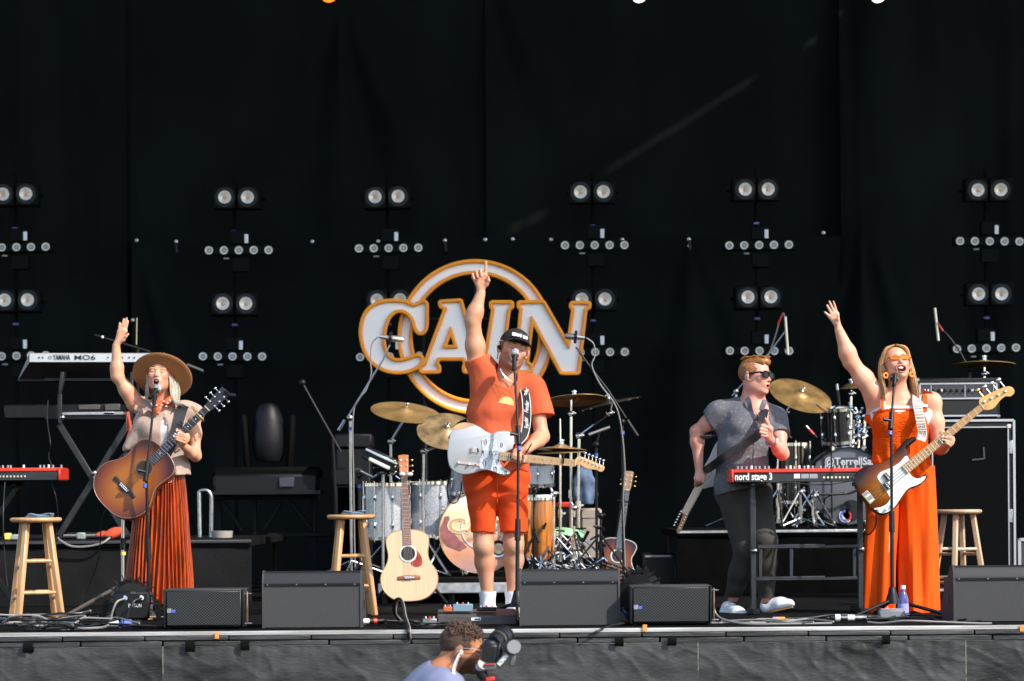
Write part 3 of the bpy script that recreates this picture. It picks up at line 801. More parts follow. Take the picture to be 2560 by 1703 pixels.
def neck(t, z0, z1, w0, w1, yf, fbm, nkm, n0, nf, dots=(), dotm=DOT, scale_end=None, strings=6, zb=None, fret_w=.0022, thick=.02, blocks=None):
    """neck and fretboard between z0 (body end) and z1 (nut); frets by the rule of the 18th"""
    mb = MB(); mb.add([(-w0 / 2, yf, z0), (w0 / 2, yf, z0), (-w1 / 2, yf, z1), (w1 / 2, yf, z1), (-w0 / 2, yf + .006, z0), (w0 / 2, yf + .006, z0), (-w1 / 2, yf + .006, z1), (w1 / 2, yf + .006, z1)],
        [(0, 1, 3, 2), (4, 6, 7, 5), (0, 2, 6, 4), (1, 5, 7, 3), (0, 4, 5, 1), (2, 3, 7, 6)])
    fb = mb.build('fretboard', fbm, t, ang=30)
    mb = MB()
    def sec(u, v):
        z = n0 + (z1 - n0) * v; w = (w0 + (w1 - w0) * (z - z0) / (z1 - z0)) / 2 * .98; a = math.pi * u
        return (w * math.cos(a), yf + .005 + thick * math.sin(a), z)
    mb.grid(sec, 9, 6); mb.build('neck', nkm, t, ang=60)
    sl = zb if zb is not None else z0
    Ls = z1 - sl
    for i in range(1, nf + 1):
        z = z1 - Ls * (1 - 2 ** (-i / 12)) if zb is not None else None
        if z is None or z < z0 + .004: break
        w = w0 + (w1 - w0) * (z - z0) / (z1 - z0)
        me = FRM.get(fret_w) or FRM.setdefault(fret_w, cube_mesh('fret', 1, .002, fret_w, FRET))
        inst('fret', me, fb, TR((0, yf - .0008, z)) @ Matrix.Diagonal((w * .98, 1, 1, 1)))
        zp = z1 - Ls * (1 - 2 ** (-(i - 1) / 12)); zm = (z + zp) / 2
        if i in dots:
            for dx in ((0,) if i % 12 else (-.012, .012)): inst('inlay', dotm, fb, TR((dx, yf - .0008, zm), rotm(R(90))))
    MB().box((0, yf - .001, z1 + .002), (w1, .006, .004)).build('nut', BONE, t)
    return fb
FRM = {}
def strings(t, zb, z1, wb, w1, yf, n, zh=None, thick=.0009):
    mb = MB()
    for i in range(n):
        u = i / (n - 1) - .5
        mb.tube([(u * wb, yf, zb), (u * w1, yf - .0005, z1)], thick, 4)
    o = mb.build('strings', STRM, t); o['kind'] = 'stuff'
def body_prism(t, poly, y0, y1, m, name='body', bev=.008):
    mb = MB(); mb.prism(poly, y0, y1, bev=bev); return mb.build(name, m, t, ang=50)
def acoustic(name, label, a, b, up, L=1.03, s=1., topm=None, sidem=None, fbm=ROSE, nkm=MAPLE, headm=None, keym=KEYC, hole=.05, bridge='belly', binding=BONE, dots=(3, 5, 7, 9, 12), hw=None, bl=.5, depth=.1, guard=None, headpoly=None, capo=None, strap=None):
    M = frame(a, b, up) @ Matrix.Scale((Vector(b) - Vector(a)).length / L, 4)
    t = thing(name, label, 'guitar', M=M)
    hw = hw or [(.001, .0), (.006, .07), (.03, .13), (.08, .178), (.14, .198), (.2, .19), (.26, .155), (.30, .14), (.34, .138), (.39, .146), (.435, .147), (.47, .125), (.49, .085), (.499, .03), (.5, .0)]
    half = crom([(w, z * bl / .5) for (z, w) in hw], 4)
    half = [(max(0, q[0]), q[1]) for q in half]
    poly = [(q[0], q[1]) for q in half] + [(-q[0], q[1]) for q in half[-2:0:-1]]
    MB().prism(poly, .003, depth, bev=.006).build('body', sidem, t, ang=50)
    pin = [(x * .985, .5 * bl + (z - .5 * bl) * .99) for (x, z) in poly]
    MB().prism(pin, -.001, .006).build('top', topm, t, ang=30)
    MB().tube([(x * .995, .001, z) for (x, z) in poly], .0032, 6, closed=True).build('binding', binding, t)
    zh = bl * .665
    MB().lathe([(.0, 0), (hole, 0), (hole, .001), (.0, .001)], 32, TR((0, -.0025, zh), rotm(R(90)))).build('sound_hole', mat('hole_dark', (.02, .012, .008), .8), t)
    MB().lathe([(hole, -.0005), (hole + .010, -.0005), (hole + .010, .002), (hole, .002)], 32, TR((0, -.0035, zh), rotm(R(90))), cap=False).build('rosette', BONE if bridge != 'wing' else mat('rosette_brown', (.16, .07, .03), .4), t)
    zb = bl * .33
    if bridge == 'wing':
        bp = crom([(-.085, -.012), (-.05, -.008), (-.02, -.02), (.0, -.024), (.02, -.02), (.05, -.008), (.085, -.012), (.088, .012), (.05, .016), (.02, .012), (0, .012), (-.02, .012), (-.05, .016), (-.088, .012)], 3, True)
    else: bp = [(-.078, -.014), (.078, -.014), (.078, .010), (.03, .016), (-.03, .016), (-.078, .010)]
    bm_ = EBONY if bridge == 'wing' else ROSE
    mb = MB(); mb.prism([(q[0], zb + q[1]) for q in bp], -.011, .001, bev=.002); br = mb.build('bridge', bm_ if bridge == 'wing' else mat('bridge_wood', (.25, .1, .04), .5, var=.3), t)
    MB().box((0, -.012, zb + .005), (.074, .006, .003)).build('saddle', BONE, br)
    for i in range(6): inst('bridge_pin', PEG, br, TR((-.028 + .0112 * i, -.011, zb - .006), rotm(R(90))))
    znut = L - .165
    fb = neck(t, bl * .78, znut, .056, .044, -.008, fbm, nkm, bl, 20, dots, DOT, zb=zb, strings=6)
    hp = headpoly or [(-.024, znut), (.024, znut), (.03, znut + .03), (.036, L - .004), (.012, L), (-.012, L), (-.036, L - .004), (-.03, znut + .03)]
    mb = MB(); mb.prism(hp, -.003, .012, bev=.002); h = mb.build('headstock', headm or nkm, t, ang=30)
    for i in range(3):
        for sx in (-1, 1):
            z = znut + .045 + i * .04
            inst('tuner_post', PEG, h, TR((sx * .021, -.002, z), rotm(R(90)))); inst('tuner_key', keym, h, TR((sx * .03, .006, z), rotm(0, R(90) * sx)))
    strings(t, zb, znut + .04, .056, .036, -.0115, 6)
    if guard: MB().prism(guard, -.004, .0).build('pickguard', mat('red_pickguard', (.35, .03, .012), .2, var=.4, vscale=25), t)
    if capo is not None:
        z = znut - (znut - zb) * (1 - 2 ** (-(capo - .35) / 12))
        MB().box((0, -.018, z), (.064, .008, .011), None, .003).box((.034, .006, z), (.008, .05, .012), None, .003).box((-.05, -.02, z + .006), (.05, .008, .012), rotm(0, R(-14)), .003).box((-.052, -.004, z + .002), (.045, .008, .010), rotm(0, R(14)), .003).build('capo', GOLD if keym is not KEYG else BLACK, t)
    return t, M
def trace(pts, M, Y, o, k):
    """outline read off the photograph -> the guitar's own XZ"""
    Mi = M.inverted(); out = []
    for (x, y) in pts:
        q = Mi @ P(o[0] + x / k, o[1] + y / k, Y); out.append((q.x, q.z))
    return out
# sunburst acoustic held by the hatted singer
TOPB = burst_mat('tobacco_burst', .21, .215, .285, (.36, .115, .010), (.19, .042, .006), (.04, .011, .006), p=(.35, .72, .97))
SIDEB = mat('mahogany_side', (.16, .055, .02), .25, var=.4, vscale=8, coat=.4, stretch=(3, 3, 3))
LG, LGM = acoustic('acoustic_guitar', 'sunburst acoustic guitar held by the singer in the wide hat', P(262, 1266, -.27), P(566, 976, -.16), (-.10, -1, .10), topm=TOPB, sidem=SIDEB, fbm=EBONY, nkm=mat('dark_mahogany', (.09, .035, .02), .4, var=.3), headm=EBONY, bridge='wing', dots=(3, 5, 7, 9, 12, 15), capo=2, hole=.049, binding=mat('dark_binding', (.2, .11, .08), .4))
tn = thing('clip_tuner', 'black clip tuner on the headstock of the sunburst guitar', 'tuner', P(578, 987, -.17)); mb = MB(); q = P(578, 987, -.175); mb.box(q, (.06, .018, .02), rotm(0, R(14)), .004); mb.bw('display', BLACK, tn); mb = MB(); q = P(566, 981, -.165); mb.box(q, (.03, .03, .022), rotm(0, R(40)), .004); mb.bw('clip', RUBBER, tn)
# natural acoustic on its stand
SPRUCE = mat('spruce_top', (.66, .47, .28), .32, 0, var=.12, vscale=4, stretch=(40, 3, .8), coat=.3)
NG, NGM = acoustic('acoustic_guitar', 'natural spruce acoustic guitar with a red pickguard resting on a stand', P(1026, 1503, 1.85), P(1008, 1137, 2.02), (.03, -1, .12), topm=SPRUCE, sidem=mat('rosewood_side', (.3, .13, .05), .3, var=.35, vscale=7), fbm=mat('brown_fretboard', (.30, .10, .035), .45, var=.25, vscale=10), nkm=mat('neck_brown', (.42, .17, .07), .4, var=.2), headm=mat('head_brown', (.46, .17, .055), .35, var=.25, vscale=9), keym=KEYG, dots=(), hole=.05, binding=mat('tan_binding', (.42, .26, .13), .4),
    guard=[(q[0], q[1]) for q in crom([(.045, .365), (.075, .335), (.095, .29), (.09, .25), (.06, .235), (.025, .25), (.018, .27), (.05, .29), (.056, .315), (.05, .34)], 3, True)])
# small dark sunburst acoustic on the far stand
TOPD = burst_mat('dark_burst', .2, .19, .27, (.30, .11, .035), (.2, .055, .025), (.03, .016, .025), p=(.35, .7, 1.0))
DG, DGM = acoustic('acoustic_guitar', 'small dark sunburst acoustic guitar with a gold-pegged headstock on a stand', P(1532, 1478, 4.0), P(1574, 1178, 4.15), (-.03, -1, .1), topm=TOPD, sidem=mat('dark_side', (.05, .02, .015), .3, var=.3), fbm=mat('grey_fretboard', (.06, .06, .065), .5, var=.3), nkm=EBONY, headm=mat('pale_head', (.34, .2, .11), .4, var=.3), keym=KEYG, dots=(), hw=[(.001, .0), (.006, .06), (.03, .11), (.08, .155), (.14, .17), (.2, .162), (.26, .132), (.30, .12), (.34, .12), (.39, .138), (.435, .147), (.47, .13), (.49, .09), (.499, .03), (.5, .0)], bl=.45, capo=3)
def gstand(label, c, Y, px, pyt, yoke=True, m=BLACKM):
    t = thing('guitar_stand', label, 'guitar stand', (c.x, Y + .17, 0))
    top = P(px, pyt, Y + .17)
    MB().tube([(c.x, Y + .17, .2), top], .013, 10).bw('pole', m, t)
    for i in range(3):
        a = R(-90 + 120 * i + 180); e = Vector((c.x + .30 * math.cos(a), Y + .17 + .26 * math.sin(a), .014)); MB().tube([(c.x, Y + .17, .33), e], .012, 8).bw('leg', m, t)
    for sx in (-1, 1):
        MB().tube([(c.x, Y + .15, .2), (c.x + sx * .1, Y + .1, .1), (c.x + sx * .11, Y - .03, .085), (c.x + sx * .11, Y - .05, .12)], .011, 8).bw('cradle_arm', RUBBER, t)
    return t, top
gs, top = gstand('black guitar stand with pale neck pads under the natural guitar', PXF(1024, 1.95), 1.95, 1012, 1180)
for sx in (-1, 1):
    q = P(1015 + sx * 9.5, 1186, 1.96); MB().box(q, (.043, .05, .026), rotm(0, R(sx * -8)), .009).bw('neck_pad', mat('pale_pad', (.6, .62, .64), .5), gs)
MB().tube([top + Vector((0, 0, -.02)), P(1013, 1191, 2.03)], .01, 8).bw('yoke', BLACKM, gs)
gs2, top2 = gstand('black guitar stand under the small dark guitar', PXF(1535, 4.2), 4.2, 1560, 1200)
MB().tube([top2, P(1558, 1202, 4.15)], .012, 8).bw('yoke', BLACKM, gs2)
# ---- white single-cutaway electric with a paisley guard
def electric(name, label, a, b, up, out, outY, o, k, bodym, thick, head, headm, nk, nut, L=1.):
    M = frame(a, b, up); t = thing(name, label, 'electric guitar', M=M)
    poly = trace(out, M, outY, o, k); poly = [tuple(q) for q in crom(poly, 3, True)]
    body_prism(t, poly, 0, thick, bodym, bev=.007)
    hp = trace(head[0], M, outY, head[1], head[2]); mb = MB(); mb.prism([tuple(q) for q in crom(hp, 3, True)], -.004, .011, bev=.002); h = mb.build('headstock', headm, t, ang=30)
    return t, M, poly, h
SPARK = mat('white_sparkle', (.46, .465, .475), .3, .1, var=.1, vscale=300, coat=.4)
o3, k3 = (1100, 1040), 5.4814
TY = -.26
teleout = [(165, 180), (230, 115), (330, 88), (430, 100), (540, 150), (640, 215), (720, 235), (800, 210), (880, 200), (950, 212), (1005, 260), (1020, 330), (1005, 400), (985, 455), (900, 500), (850, 570), (830, 610), (835, 660), (870, 710), (920, 735), (960, 760), (955, 790), (900, 815), (830, 810), (760, 780), (690, 750), (620, 740), (540, 755), (440, 790), (340, 803), (250, 790), (180, 750), (130, 690), (108, 600), (102, 500), (110, 400), (125, 300), (145, 230)]
telehead = [(1860, 585), (1925, 556), (2080, 615), (2240, 685), (2252, 725), (2230, 758), (2190, 765), (2150, 742), (2090, 735), (2000, 718), (1930, 676), (1860, 668)]
TG, TM, tpoly, thd = electric('electric_guitar', 'white sparkle electric guitar with a paisley guard worn by the capped singer', P(1118, 1128, TY), P(1511, 1165, TY), (0, -1, .06), teleout, TY, o3, k3, SPARK, .042, (telehead, o3, k3), MAPLE, None, None)
wrn = trace([(160, 185), (230, 115), (330, 88), (430, 100), (480, 122), (420, 135), (360, 160), (280, 175), (200, 182)], TM, TY, o3, k3)
MB().prism([tuple(q) for q in crom(wrn, 3, True)], -.0015, .004).build('worn_edge', mat('bare_wood', (.55, .34, .17), .5, var=.2), TG)
def paisley_mat():
    m = mat('paisley_print', (.72, .74, .78), .25, coat=.3); nt = m.node_tree; b = nt.nodes['Principled BSDF']; L = nt.links.new
    tc = nt.nodes.new('ShaderNodeTexCoord'); n = nt.nodes.new('ShaderNodeTexNoise'); n.inputs['Scale'].default_value = 22; n.inputs['Detail'].default_value = 3; n.inputs['Distortion'].default_value = 2.5
    w = nt.nodes.new('ShaderNodeMath'); w.operation = 'PINGPONG'; w.inputs[1].default_value = .06
    r = nt.nodes.new('ShaderNodeValToRGB'); r.color_ramp.elements[0].position = .012; r.color_ramp.elements[1].position = .03; r.color_ramp.elements[0].color = (.2, .22, .27, 1); r.color_ramp.elements[1].color = (.68, .7, .74, 1)
    L(tc.outputs['Object'], n.inputs['Vector']); L(n.outputs['Fac'], w.inputs[0]); L(w.outputs[0], r.inputs[0]); L(r.outputs[0], b.inputs['Base Color'])
    return m
gd = trace([(568, 325), (640, 295), (740, 310), (830, 370), (890, 430), (900, 470), (840, 560), (825, 600), (828, 660), (865, 712), (910, 735), (950, 765), (940, 795), (880, 806), (800, 788), (700, 748), (600, 732), (545, 735), (540, 600), (575, 540), (580, 400)], TM, TY, o3, k3)
mb = MB(); mb.prism(gd, -.004, 0); pg = mb.build('pickguard', paisley_mat(), TG, ang=30)
mb = MB()
for (cx, cy, s, rot) in ((625, 360, 1.1, 30), (700, 515, 1.2, 10), (612, 640, 1.2, 20), (785, 625, .9, 10), (755, 725, 1.1, -50), (845, 400, .8, 40), (900, 770, .8, -20), (590, 490, .6, 0)):
    pts = []
    for i in range(26):
        a = i / 25 * 2 * math.pi * 1.12; rr = 34 * s * (.55 + .45 * math.sin(a * .5 + .5)) if i < 20 else 26 * s * (1 - (i - 19) * .1)
        pts.append((cx + rr * .62 * math.cos(a + R(rot)), cy + rr * 1.25 * math.sin(a + R(rot))))
    q = trace(pts, TM, TY, o3, k3); mb.tube([(x, -.0042, z) for (x, z) in q], .0016, 4)
    q = trace([(cx + (x - cx) * .5, cy + (y - cy) * .5) for (x, y) in pts], TM, TY, o3, k3); mb.tube([(x, -.0042, z) for (x, z) in q], .0008, 4)
pp = mb.build('paisley_outline', EBONY, pg); pp['kind'] = 'stuff'
def tl(x, y): return Vector((lambda q: (q[0], 0, q[1]))(trace([(x, y)], TM, TY, o3, k3)[0]))
zn = tl(1855, 625); z0_ = tl(820, 515)
neck(TG, z0_.z, zn.z, .054, .042, -.012, MAPLE, MAPLE, tl(1000, 520).z, 22, (3, 5, 7, 9, 12, 15, 17, 19, 21), DOTD, zb=tl(415, 460).z, fret_w=.0014)
strings(TG, tl(410, 460).z, zn.z + .03, .052, .036, -.0155, 6, thick=.0006)
c = tl(475, 465); mb = MB(); mb.box((c.x, -.004, c.z), (.036 * .95, .006, .038), None, .001); mb = MB(); mb.box((c.x, -.003, c.z), (.075 * .42, .006, .036)); bp_ = mb.build('bridge_plate', mat('pinkish_steel', (.6, .55, .55), .3, .7), TG)
for i in range(6): MB().box((c.x - .013 + i * .0052, -.009, c.z - .017), (.004, .008, .014), None, .001).build('saddle', GOLD if i % 2 else CHROME, bp_)
c = tl(520, 472); MB().box((c.x, -.008, c.z), (.030, .008, .010), rotm(0, R(-14)), .004).build('pickup', EBONY, TG)
c = tl(775, 500); MB().box((c.x, -.006, c.z), (.026, .006, .008), None, .002).build('pickup', mat('pickup_pale', (.5, .52, .58), .3, .5), TG)
a_, b_ = tl(235, 640), tl(545, 675); mb = MB(); mb.bar((a_.x, -.003, a_.z), (b_.x, -.003, b_.z), .014, .006, bev=.001); cp = mb.build('control_plate', mat('control_pink', (.62, .42, .38), .35, .5, var=.3, vscale=40), TG)
for (x, y) in ((262, 640), (405, 660)): q = tl(x, y); MB().lathe([(.0, .018), (.007, .018), (.0085, .014), (.0085, .0), (.0, .0)], 14, TR((q.x, -.005, q.z), rotm(R(90)))).build('knob', CHROME, cp)
q = tl(487, 670); MB().box((q.x, -.012, q.z), (.006, .014, .010), None, .002).build('switch_tip', EBONY, cp)
for i in range(6):
    q = tl(1945 + i * 49.5, 590 + i * 21.8); inst('tuner_post', PEG, thd, TR((q.x, -.004, q.z), rotm(R(90))))
    q = tl(1985 + i * 50, 575 + i * 20); inst('tuner_key', KEYC, thd, TR((q.x, .004, q.z), rotm(0, R(-90))))
z = zn.z - .155; cpo = tl(1692, 590); MB().box((cpo.x, -.018, cpo.z), (.062, .010, .011), None, .003).box((cpo.x - .03, .004, cpo.z), (.008, .05, .012), None, .003).build('capo', BLACK, TG)
# ---- sunburst bass
o4, k4 = (2100, 1040), 5.1239; BY = -.24
bassout = [(180, 860), (185, 780), (225, 715), (290, 665), (400, 630), (510, 605), (600, 560), (680, 490), (760, 400), (830, 320), (900, 280), (960, 266), (990, 290), (960, 330), (910, 370), (872, 410), (862, 450), (875, 490), (900, 530), (905, 620), (890, 700), (905, 745), (940, 778), (990, 792), (1040, 778), (1085, 746), (1112, 760), (1102, 810), (1060, 860), (990, 905), (910, 932), (850, 970), (810, 1040), (760, 1110), (700, 1190), (640, 1240), (560, 1270), (480, 1260), (400, 1200), (320, 1110), (240, 1000), (200, 930)]
basshead = [(1412, 900), (1405, 850), (1440, 820), (1560, 762), (1630, 740), (1670, 755), (1680, 790), (1650, 820), (1610, 820), (1570, 850), (1530, 900), (1498, 922), (1440, 925)]
BA, BB = P(2145, 1270, BY), P(2534, 952, BY)
BURST3 = burst_mat('three_tone_burst', .26, .185, .30, (.52, .19, .015), (.24, .055, .006), (.018, .007, .005), p=(.18, .52, .88), rough=.16)
BG, BM, bpoly, bhd = electric('bass_guitar', 'sunburst bass guitar with a white pickguard worn by the woman in orange', BA, BB, (0, -1, .05), bassout, BY, o4, k4, BURST3, .042, (basshead, (2000, 730), 3.1357), MAPLE, None, None)
BHEAD = mat('amber_maple', (.62, .33, .09), .3, var=.15, vscale=8, coat=.3); bhd.data.materials.clear(); bhd.data.materials.append(BHEAD)
gd = trace([(480, 770), (520, 720), (600, 688), (700, 640), (780, 580), (830, 520), (865, 515), (885, 560), (885, 640), (885, 720), (905, 752), (940, 785), (1000, 803), (1060, 778), (1095, 772), (1090, 800), (1050, 848), (980, 888), (900, 915), (845, 955), (795, 1025), (745, 1100), (690, 1175), (630, 1222), (560, 1246), (500, 1238), (450, 1205), (440, 1182), (520, 1170), (600, 1125), (640, 1060), (620, 1010), (580, 940), (530, 870), (490, 815)], BM, BY, o4, k4)
MB().prism([tuple(q) for q in crom(gd, 2, True)], -.003, .001).build('pickguard', mat('white_guard', (.72, .74, .72), .3, var=.06), BG, ang=30)
def bl_(x, y, o=o4, k=k4): q = trace([(x, y)], BM, BY, o, k)[0]; return Vector((q[0], 0, q[1]))
e0, e1 = bl_(823, 690), bl_(1424, 900, (2000, 730), 3.1357)
neck(BG, e0.z, e1.z, .062, .041, -.012, mat('amber_board', (.55, .27, .075), .3, var=.15, vscale=10, coat=.3), MAPLE, bl_(900, 620).z, 20, (3, 5, 7, 9, 12, 15, 17, 19), DOTD, zb=bl_(365, 1030).z, fret_w=.004, strings=4)
strings(BG, bl_(380, 1030).z, e1.z + .03, .056, .034, -.0165, 4, thick=.0012)
c = bl_(365, 1040); mb = MB(); mb.box((c.x, -.004, c.z), (.082, .006, .045), None, .002); bp_ = mb.build('bridge_plate', mat('brass_plate', (.72, .56, .36), .3, .9, var=.2), BG)
for i in range(4): MB().lathe([(.0, -.014), (.0075, -.014), (.0075, .014), (.0, .014)], 10, TR((c.x - .028 + i * .0187, -.012, c.z))).build('saddle', BONE if i % 2 else CHROME, bp_)
for (x, y, dx) in ((600, 780, 0), (600, 895, 0)):
    q = bl_(x, y); mb = MB(); mb.box((q.x, -.009, q.z), (.052, .014, .028), None, .003); pk = mb.build('pickup', EBONY, BG)
    for i in range(4): inst('pole_piece', PEG, pk, TR((q.x - .018 + i * .012, -.0155, q.z), rotm(R(90))))
for (x, y) in ((493, 1197), (590, 1195), (660, 1150)): q = bl_(x, y); MB().lathe([(.0, .016), (.008, .016), (.0095, .0), (.0, .0)], 14, TR((q.x, -.003, q.z), rotm(R(90)))).build('knob', BONE, BG)
for i in range(4):
    q = bl_(1442 + i * 55, 862 - i * 27, (2000, 730), 3.1357); inst('tuner_post', PEG, bhd, TR((q.x, -.004, q.z), rotm(R(90))) @ Matrix.Scale(1.6, 4))
    q = bl_(1440 + i * 54, 825 - i * 27, (2000, 730), 3.1357); inst('tuner_key', KEYC if i else KEYG, bhd, TR((q.x, .004, q.z), rotm(0, R(-90))) @ Matrix.Scale(1.9, 4))
# ---- white electric slung behind the ginger haired guitarist, neck down
WY = .62
wout = [(510, 1000), (525, 960), (560, 900), (590, 830), (640, 760), (760, 700), (880, 640), (960, 700), (950, 800), (900, 900), (840, 1000), (760, 1080), (640, 1130), (545, 1150), (505, 1160), (490, 1130), (520, 1090), (560, 1060), (530, 1030)]
whead = [(345, 1370), (375, 1345), (385, 1360), (365, 1420), (345, 1460), (325, 1500), (300, 1512), (298, 1480), (320, 1430)]
WG, WM, wp, whd = electric('electric_guitar', 'white electric guitar slung neck down behind the ginger haired guitarist', P(1880, 985, WY), P(1694, 1332, WY), (0, -1, 0), wout, WY, (1600, 860), 3.2, mat('gloss_white', (.72, .72, .7), .2, coat=.5), .042, (whead, (1600, 860), 3.2), mat('orange_maple', (.55, .25, .06), .35, var=.2), None, None)
def wl_(x, y): q = trace([(x, y)], WM, WY, (1600, 860), 3.2)[0]; return Vector((q[0], 0, q[1]))
wa, wb = wl_(515, 1065), wl_(360, 1355)
MB().bar((wa.x, .005, wa.z - .12), (wb.x, .005, wb.z + .01), .05, .022, bev=.008).build('neck', mat('pale_maple_neck', (.74, .6, .44), .35, var=.1), WG)
for i in range(6):
    q = wl_(375 - i * 11, 1365 + i * 22); inst('tuner_post', PEG, whd, TR((q.x, -.004, q.z), rotm(R(90)))); inst('tuner_key', KEYC, whd, TR((q.x + .012, .004, q.z), rotm(0, R(90))))
# ------------------------------------------------------------------ round sign with the band's name
SGY = 5.0
ORNG = mat('sign_orange', (.92, .31, .006), .45, var=.1, vscale=3)
SWHITE = mat('sign_white', (.92, .91, .88), .5, var=.04, vscale=2)
SO, SK = (840, 630), 3.2736
sgn = thing('band_sign', 'round orange and white band sign with large outlined letters', 'sign', P(1188, 1020, SGY))
sca = (SGY - CAMY) / F            # metres per photograph pixel at the sign
def to_m(pts):      # zoom pixels -> metres in the sign's plane (x right, z up)
    return [(lambda p: (p.x, p.z))(P(SO[0] + x / SK, SO[1] + y / SK, SGY)) for (x, y) in pts]
def poly_sd(X, Z, poly):
    d = np.full(X.shape, 1e9); s = np.ones(X.shape); n = len(poly)
    for i in range(n):
        ax, az = poly[i]; bx, bz = poly[i - 1]
        ex, ez = bx - ax, bz - az; wx, wz = X - ax, Z - az
        t = np.clip((wx * ex + wz * ez) / (ex * ex + ez * ez + 1e-12), 0, 1)
        d = np.minimum(d, (wx - ex * t) ** 2 + (wz - ez * t) ** 2)
        c1 = Z >= az; c2 = Z < bz; c3 = ex * wz > ez * wx
        s = np.where((c1 & c2 & c3) | (~c1 & ~c2 & ~c3), -s, s)
    return s * np.sqrt(d)
BWD = 30 / SK * sca               # width of the orange outline
def letter(name, outer, holes, y, seg=4):
    O = [tuple(q) for q in to_m(outer)]; H = [[tuple(q) for q in to_m(h)] for h in holes]
    xs = [q[0] for q in O]; zs = [q[1] for q in O]; pad = BWD * 1.6
    sd = SDF((min(xs) - pad, y - .03, min(zs) - pad), (max(xs) + pad, y + .06, max(zs) + pad), .0062)
    sl, g = sd.sub(sd.lo, sd.lo + sd.h * sd.n, 0)
    X, Z = np.broadcast_arrays(g[0][:, 0, :], g[2][:, 0, :])
    D = poly_sd(X, Z, O)
    for h in H: D = np.maximum(D, -poly_sd(X, Z, h))
    D = D[:, None, :]; Y = g[1]
    t = thing_part(name)
    rim = np.maximum(np.maximum(D - BWD, -D), np.abs(Y - (y + .015)) - .03)
    sd.d = np.broadcast_to(rim, sd.d.shape).astype(np.float32).copy()
    o = sd.build(name, ORNG, sgn, smooth_it=0)
    sd.d = np.broadcast_to(np.maximum(D - .004, np.abs(Y - (y + .028)) - .012), sd.d.shape).astype(np.float32).copy()
    sd.build('white_face', SWHITE, o, smooth_it=0)
def thing_part(n): return n
C_ = crom([(728, 425), (730, 520), (728, 610), (712, 645), (690, 655), (668, 640), (652, 600), (636, 550), (605, 508), (570, 482), (530, 470), (480, 478), (432, 520), (398, 590), (381, 680), (381, 760), (402, 830), (440, 876), (500, 900), (580, 888), (650, 862), (685, 862), (696, 888), (670, 926), (600, 960), (520, 973), (430, 965), (350, 930), (282, 870), (236, 780), (216, 680), (222, 590), (250, 510), (300, 455), (370, 422), (450, 412), (540, 416), (600, 436), (640, 450), (690, 430)], 3, True)
A_ = [(862, 420), (1012, 410), (1150, 925), (1178, 940), (1180, 968), (1060, 968), (1058, 945), (1075, 925), (1052, 862), (832, 862), (806, 918), (832, 942), (832, 968), (705, 968), (707, 944), (735, 930), (912, 455), (868, 440)]
Ah = [(940, 602), (1000, 790), (868, 790)]
I_ = [(1280, 425), (1430, 425), (1430, 444), (1402, 466), (1345, 920), (1372, 940), (1372, 968), (1195, 968), (1197, 944), (1226, 920), (1300, 462), (1282, 446)]
N_ = [(1505, 426), (1690, 420), (1908, 800), (1955, 462), (1935, 446), (1937, 430), (2062, 430), (2060, 446), (2030, 462), (1972, 978), (1850, 978), (1598, 512), (1548, 915), (1585, 935), (1586, 966), (1458, 966), (1460, 942), (1484, 920), (1528, 462), (1506, 444)]
letter('letter_c', C_, [], SGY); letter('letter_a', A_, [Ah], SGY + .002); letter('letter_i', I_, [], SGY + .001); letter('letter_n', N_, [], SGY + .004)
cz = [(1188 - SO[0]) * SK, (841.5 - SO[1]) * SK]
def circ(r, n=96): return [(cz[0] + r * SK * math.cos(2 * math.pi * i / n), cz[1] + r * SK * math.sin(2 * math.pi * i / n)) for i in range(n)]
letter('ring', circ(186), [circ(166)], SGY + .062)
for px in (1060, 1190, 1320):
    a = P(px, 700 if px != 1190 else 660, SGY + .12); MB().tube([(a.x, SGY + .14, .02), (a.x, SGY + .14, a.z)], .018, 8).bw('support_pole', BLACKM, sgn)
a, b = P(1040, 800, SGY + .12), P(1340, 800, SGY + .12)
MB().tube([(a.x, SGY + .12, a.z), (b.x, SGY + .12, a.z)], .018, 8).bw('cross_brace', BLACKM, sgn)
# ------------------------------------------------------------------ risers
RISER = mat('riser_top', (.006, .006, .006), .9, var=.3, spec=.08)
DRAPE = mat('riser_drape', (.0095, .0095, .01), .85, var=.3, vscale=4, bump=.25, bscale=30, spec=.15)
DRAPEK = mat('riser_drape_black', (.0022, .0022, .0024), .9, var=.3, spec=.05)
def riser(pxl, pxr, Y, dep, h, label, drape=True, lip=ALU, beam=False):
    a, b = PXF(pxl, Y, h), PXF(pxr, Y, h); w = b.x - a.x; cx = (a.x + b.x) / 2
    t = thing('stage_riser', label, 'riser', (cx, Y, 0))
    MB().box((cx, Y + dep / 2, h - .03), (w, dep, .05), None, .004).bw('deck', RISER, t)
    MB().box((cx, Y - .003, h - .02 if not beam else h - .075), (w, .03, .024 if not beam else .075), None, .005).bw('front_rail', lip, t)
    if drape:
        n = int(w / .03)
        f = lambda u, v: (a.x + w * u, Y + .02 - .012 * noise.noise((u * w * 2.1, v * .5, h)) - .010 * noise.noise((u * w * 6, v, 3)) - .03 * v * (1 - v) , (h - .035) * (1 - v) + .004)
        MB().grid(f, n, 14).bw('drape', DRAPE if pxl < 0 else DRAPEK, t, ang=180)
    for fx in (.03, .35, .65, .97):
        for yy in (Y + .1, Y + dep - .1): MB().tube([(a.x + w * fx, yy, 0), (a.x + w * fx, yy, h - .05)], .024, 8).bw('leg', BLACKM, t)
    return t
riser(-400, 628, 2.3, 3.2, .475, 'low riser with a black drape under the silver keyboard', True, mat('dark_rail', (.05, .05, .052), .5, .3))
